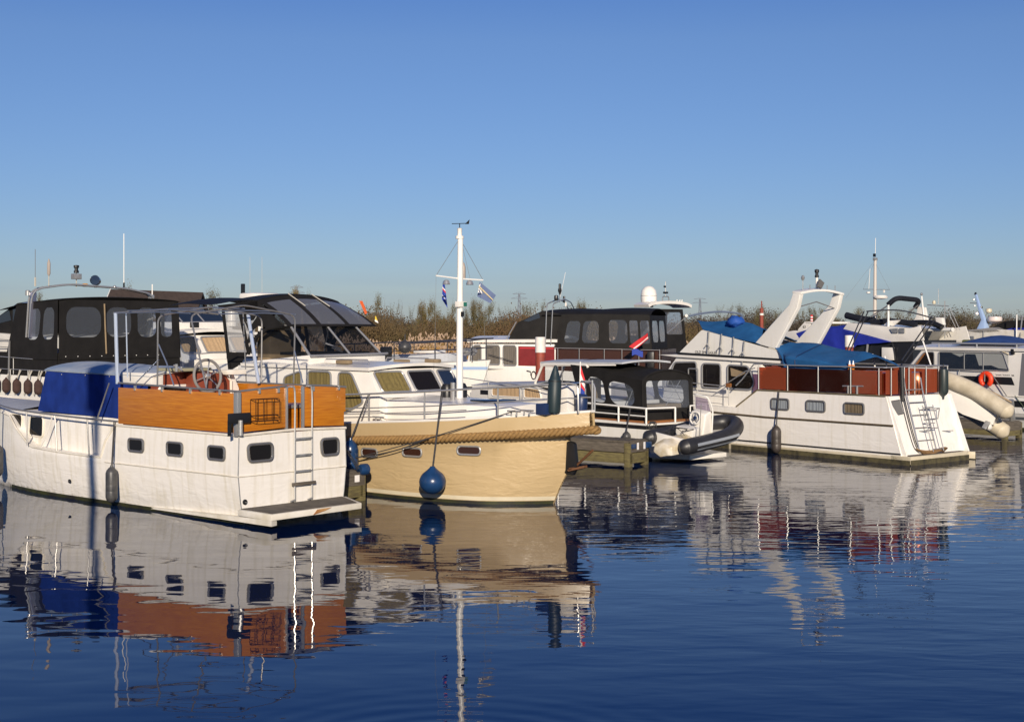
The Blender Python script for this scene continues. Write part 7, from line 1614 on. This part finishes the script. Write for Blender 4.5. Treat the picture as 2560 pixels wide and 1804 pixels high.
def boat_k():
    o = Kk.root("dark_cruiser", "cream topped boat with a pale blue mast and pink radome behind the striped cruiser", "boat")
    C = -1.8
    plain_hull(o, -4.5, 6.5, C, 1.8, [(-4.5, 2.2), (6.5, 2.6)], M_hullW)
    q = lambda px, py, v=0.: Kk.V(px, py, v)
    MB().prism([q(2385, 829), q(2445, 822), q(2560, 825), q(2590, 826), q(2590, 870), q(2380, 870)], (0, 2 * C, 0)).build("superstructure", M_old, o, bev=.05)
    MB().prism([q(2412, 827), q(2480, 818), q(2500, 828), q(2450, 832)], (0, -2.4, .0)).build("grey_cover", mat("grey cover", (.30, .29, .28), .6), o)
    MB().prism([q(2505, 826, -.1), q(2530, 820, -.1), q(2600, 818, -.1), q(2600, 829, -.1)], (0, -2.2, 0)).build("blue_cover", M_cobalt, o)
    MB().prism([q(2475, 820, -.6), q(2510, 802, -.6), q(2555, 800, -.6), q(2575, 805, -.6), q(2575, 822, -.6)], (0, -2.0, 0)).build("black_tent", M_canvas, o, bev=.05)
    m = MB(); m.loft([[Vector(p) + Vector((dx, dy, 0)) for dx, dy in ((-a, -a), (a, -a), (a, a), (-a, a))] for p, a in ((q(2458, 822, -1), .22), (q(2460, 800, -1), .10), (q(2448, 765, -1), .07), (q(2440, 735, -1), .045))], True, True, True); mo = m.build("mast", M_paleblue, o, bev=.02)
    MB().lathe([(.05, 0), (.07, .04), (.04, .10), (.06, .12), (.001, .13)], q(2439, 737, -1), (0, 0, 1), 8).build("masthead_lamp", M_black, mo)
    MB().tube([q(2425, 757, -1), q(2446, 758, -1)], .02, 5).build("crosstree", M_galv, mo)
    for px, py, r in ((2435, 749, .07), (2437, 764, .05), (2453, 768, .08), (2443, 784, .13), (2452, 786, .09)): MB().lathe([(r * .7, -r * .6), (r, -.02), (r * .9, r * .5), (.001, r * .7)], q(px, py, -1.05), (0, 0, 1), 10).build("searchlight", M_white if r != .08 else M_black, mo)
    e = q(2472, 777, -1.2); MB().lathe([(.10, -.10), (.16, -.04), (.15, .10), (.001, .14)], e, (0, 0, 1), 12).build("floodlight", M_cream, mo)
    MB().lathe([(.14, -.22), (.33, -.10), (.35, .0), (.33, .10), (.001, .12)], q(2487, 797, -1.2), (0, 0, 1), 18).build("radome", mat("pale pink radome", (.72, .62, .58), .4), mo)
    MB().tube([q(2487, 800, -1.2), q(2470, 815, -1.2)], .07, 8).build("radome_bracket", M_galv, mo)
    MB().tube([q(2542, 786, .1), q(2541, 848, .1)], .03, 6).build("white_staff", M_whitetube, o); MB().tube([q(2556, 790, -.3), q(2549, 850, .1)], .035, 6).build("dark_stay", M_tube, o)
    MB().box(*(lambda p: (p.x - .1, p.x + .1, p.y, p.y + .04, p.z - .1, p.z + .1))(q(2431, 845, .02))).build("side_plate", M_galv, o)
    MB().tube([q(2459, 826, .05), q(2459, 868, .05)], .012, 5).build("stay", M_galv, o)
boat_k()
Ll = Fr(18.5, 80, 127)
def boat_l():
    o = Ll.root("arch_cruiser", "small far boat with a raked white arch marked 63, framed by the tall arch", "boat")
    C = -1.5; plain_hull(o, -4.5, 7, C, 1.5, [(-4.5, 1.9), (7, 2.2)], M_hullW)
    q = lambda px, py, v=0.: Ll.V(px, py, v)
    MB().prism([q(1965, 829), q(1985, 826), q(2100, 833), q(2100, 850), q(1960, 850)], (0, 2 * C, 0)).build("coaming", M_white, o, bev=.03)
    MB().prism([q(1996, 822), q(2012, 804), q(2028, 803), q(2018, 826), q(1994, 830)], (0, -.15, 0)).build("arch_leg", M_white, o); MB().prism([q(2012, 804), q(2080, 804), q(2080, 809), q(2014, 809)], (0, -1.6, 0)).build("arch_top", M_white, o, bev=.03)
    p = q(2007, 816.5, .01); text_mesh("63", .23, (p.x, .012, p.z - .08), (-1, 0, 0), (0, 0, 1), M_letter, o, .004, "number", 1.0)
    t = MB().tube([q(2029, 806, -.5), q(2029, 787, -.5)], .07, 8).build("striped_mast", M_flagred, o)
    MB().tube([q(2029, 801, -.46), q(2029, 798, -.46)], .075, 8).build("white_band", M_flagwhite, t); MB().tube([q(2029, 794, -.46), q(2029, 791, -.46)], .075, 8).build("white_band", M_flagwhite, t)
boat_l()
Nn = Fr(-19.9, 52, 139)
def boat_n():
    o = Nn.root("covered_cruiser", "boat under a dark cover with a blue tinted screen at the picture's left edge", "boat")
    C = -1.5; plain_hull(o, -4, 6, C, 1.5, [(-4, 2.2), (6, 2.4)], M_hullW)
    q = lambda px, py, v=0.: Nn.V(px, py, v)
    MB().prism([q(-40, 795), q(0, 790), q(20, 772), q(42, 757), q(75, 752), q(110, 758), q(110, 830), q(-40, 830)], (0, 2 * C, 0)).build("cover", M_canvas, o, bev=.06)
    for P in ([(12, 780), (40, 760), (43, 775), (30, 785)], [(47, 758), (72, 754), (72, 790), (48, 778)]): MB().prism([q(x, y, .004) for x, y in P], (0, .01, 0)).build("blue_window", mat("sky blue screen", (.10, .16, .32), .1), o)
    MB().prism([q(-60, 832, .05), q(90, 834, .05), q(90, 842, .05), q(-60, 840, .05)], (0, -3, 0)).build("deck_edge", M_old, o, bev=.02)
boat_n()
# odd poles and flags
def pole(name, label, cat, px, y0, y1, Y, r, m, bands=()):
    a, b = Vector(at(px, y1, Y)), Vector(at(px, y0, Y)); o = root(name, label, cat, (a.x, a.y, 0), 0)
    MB().tube([(0, 0, -.5), (0, 0, b.z)], r, 10).build("shaft", m, o)
    for t0, t1, mm in bands: MB().tube([(0, 0, at(px, t1, Y)[2]), (0, 0, at(px, t0, Y)[2])], r + .01, 10).build("band", mm, o)
    return o
p_ = pole("marker_post", "rusty red marker post with a thin top standing beyond the blue tarpaulin", "post", 1904, 770, 850, 82, .11, M_rust, ((783, 788, M_concrete),))
MB().tube([(0, 0, at(0, 772, 82)[2]), (0, 0, at(0, 752, 82)[2])], .035, 6).build("top_rod", M_rust, p_)
Y_ = 44.0
flag("flag", "orange flag end showing over the right shoulder of the smoked canopy", "flag", None, [at(898, 752, Y_), at(906, 752, Y_), at(918, 782, Y_), at(913, 786, Y_)], [(mat("orange red cloth", (.6, .10, .02), .8), 1)])
flag("pennant", "small yellow and white pennant beside the smoked canopy's right edge", "flag", None, [at(938, 790, Y_), at(940, 790, Y_), at(946, 808, Y_), at(937, 803, Y_)], [(M_yellow, 2), (M_flagwhite, 1)])
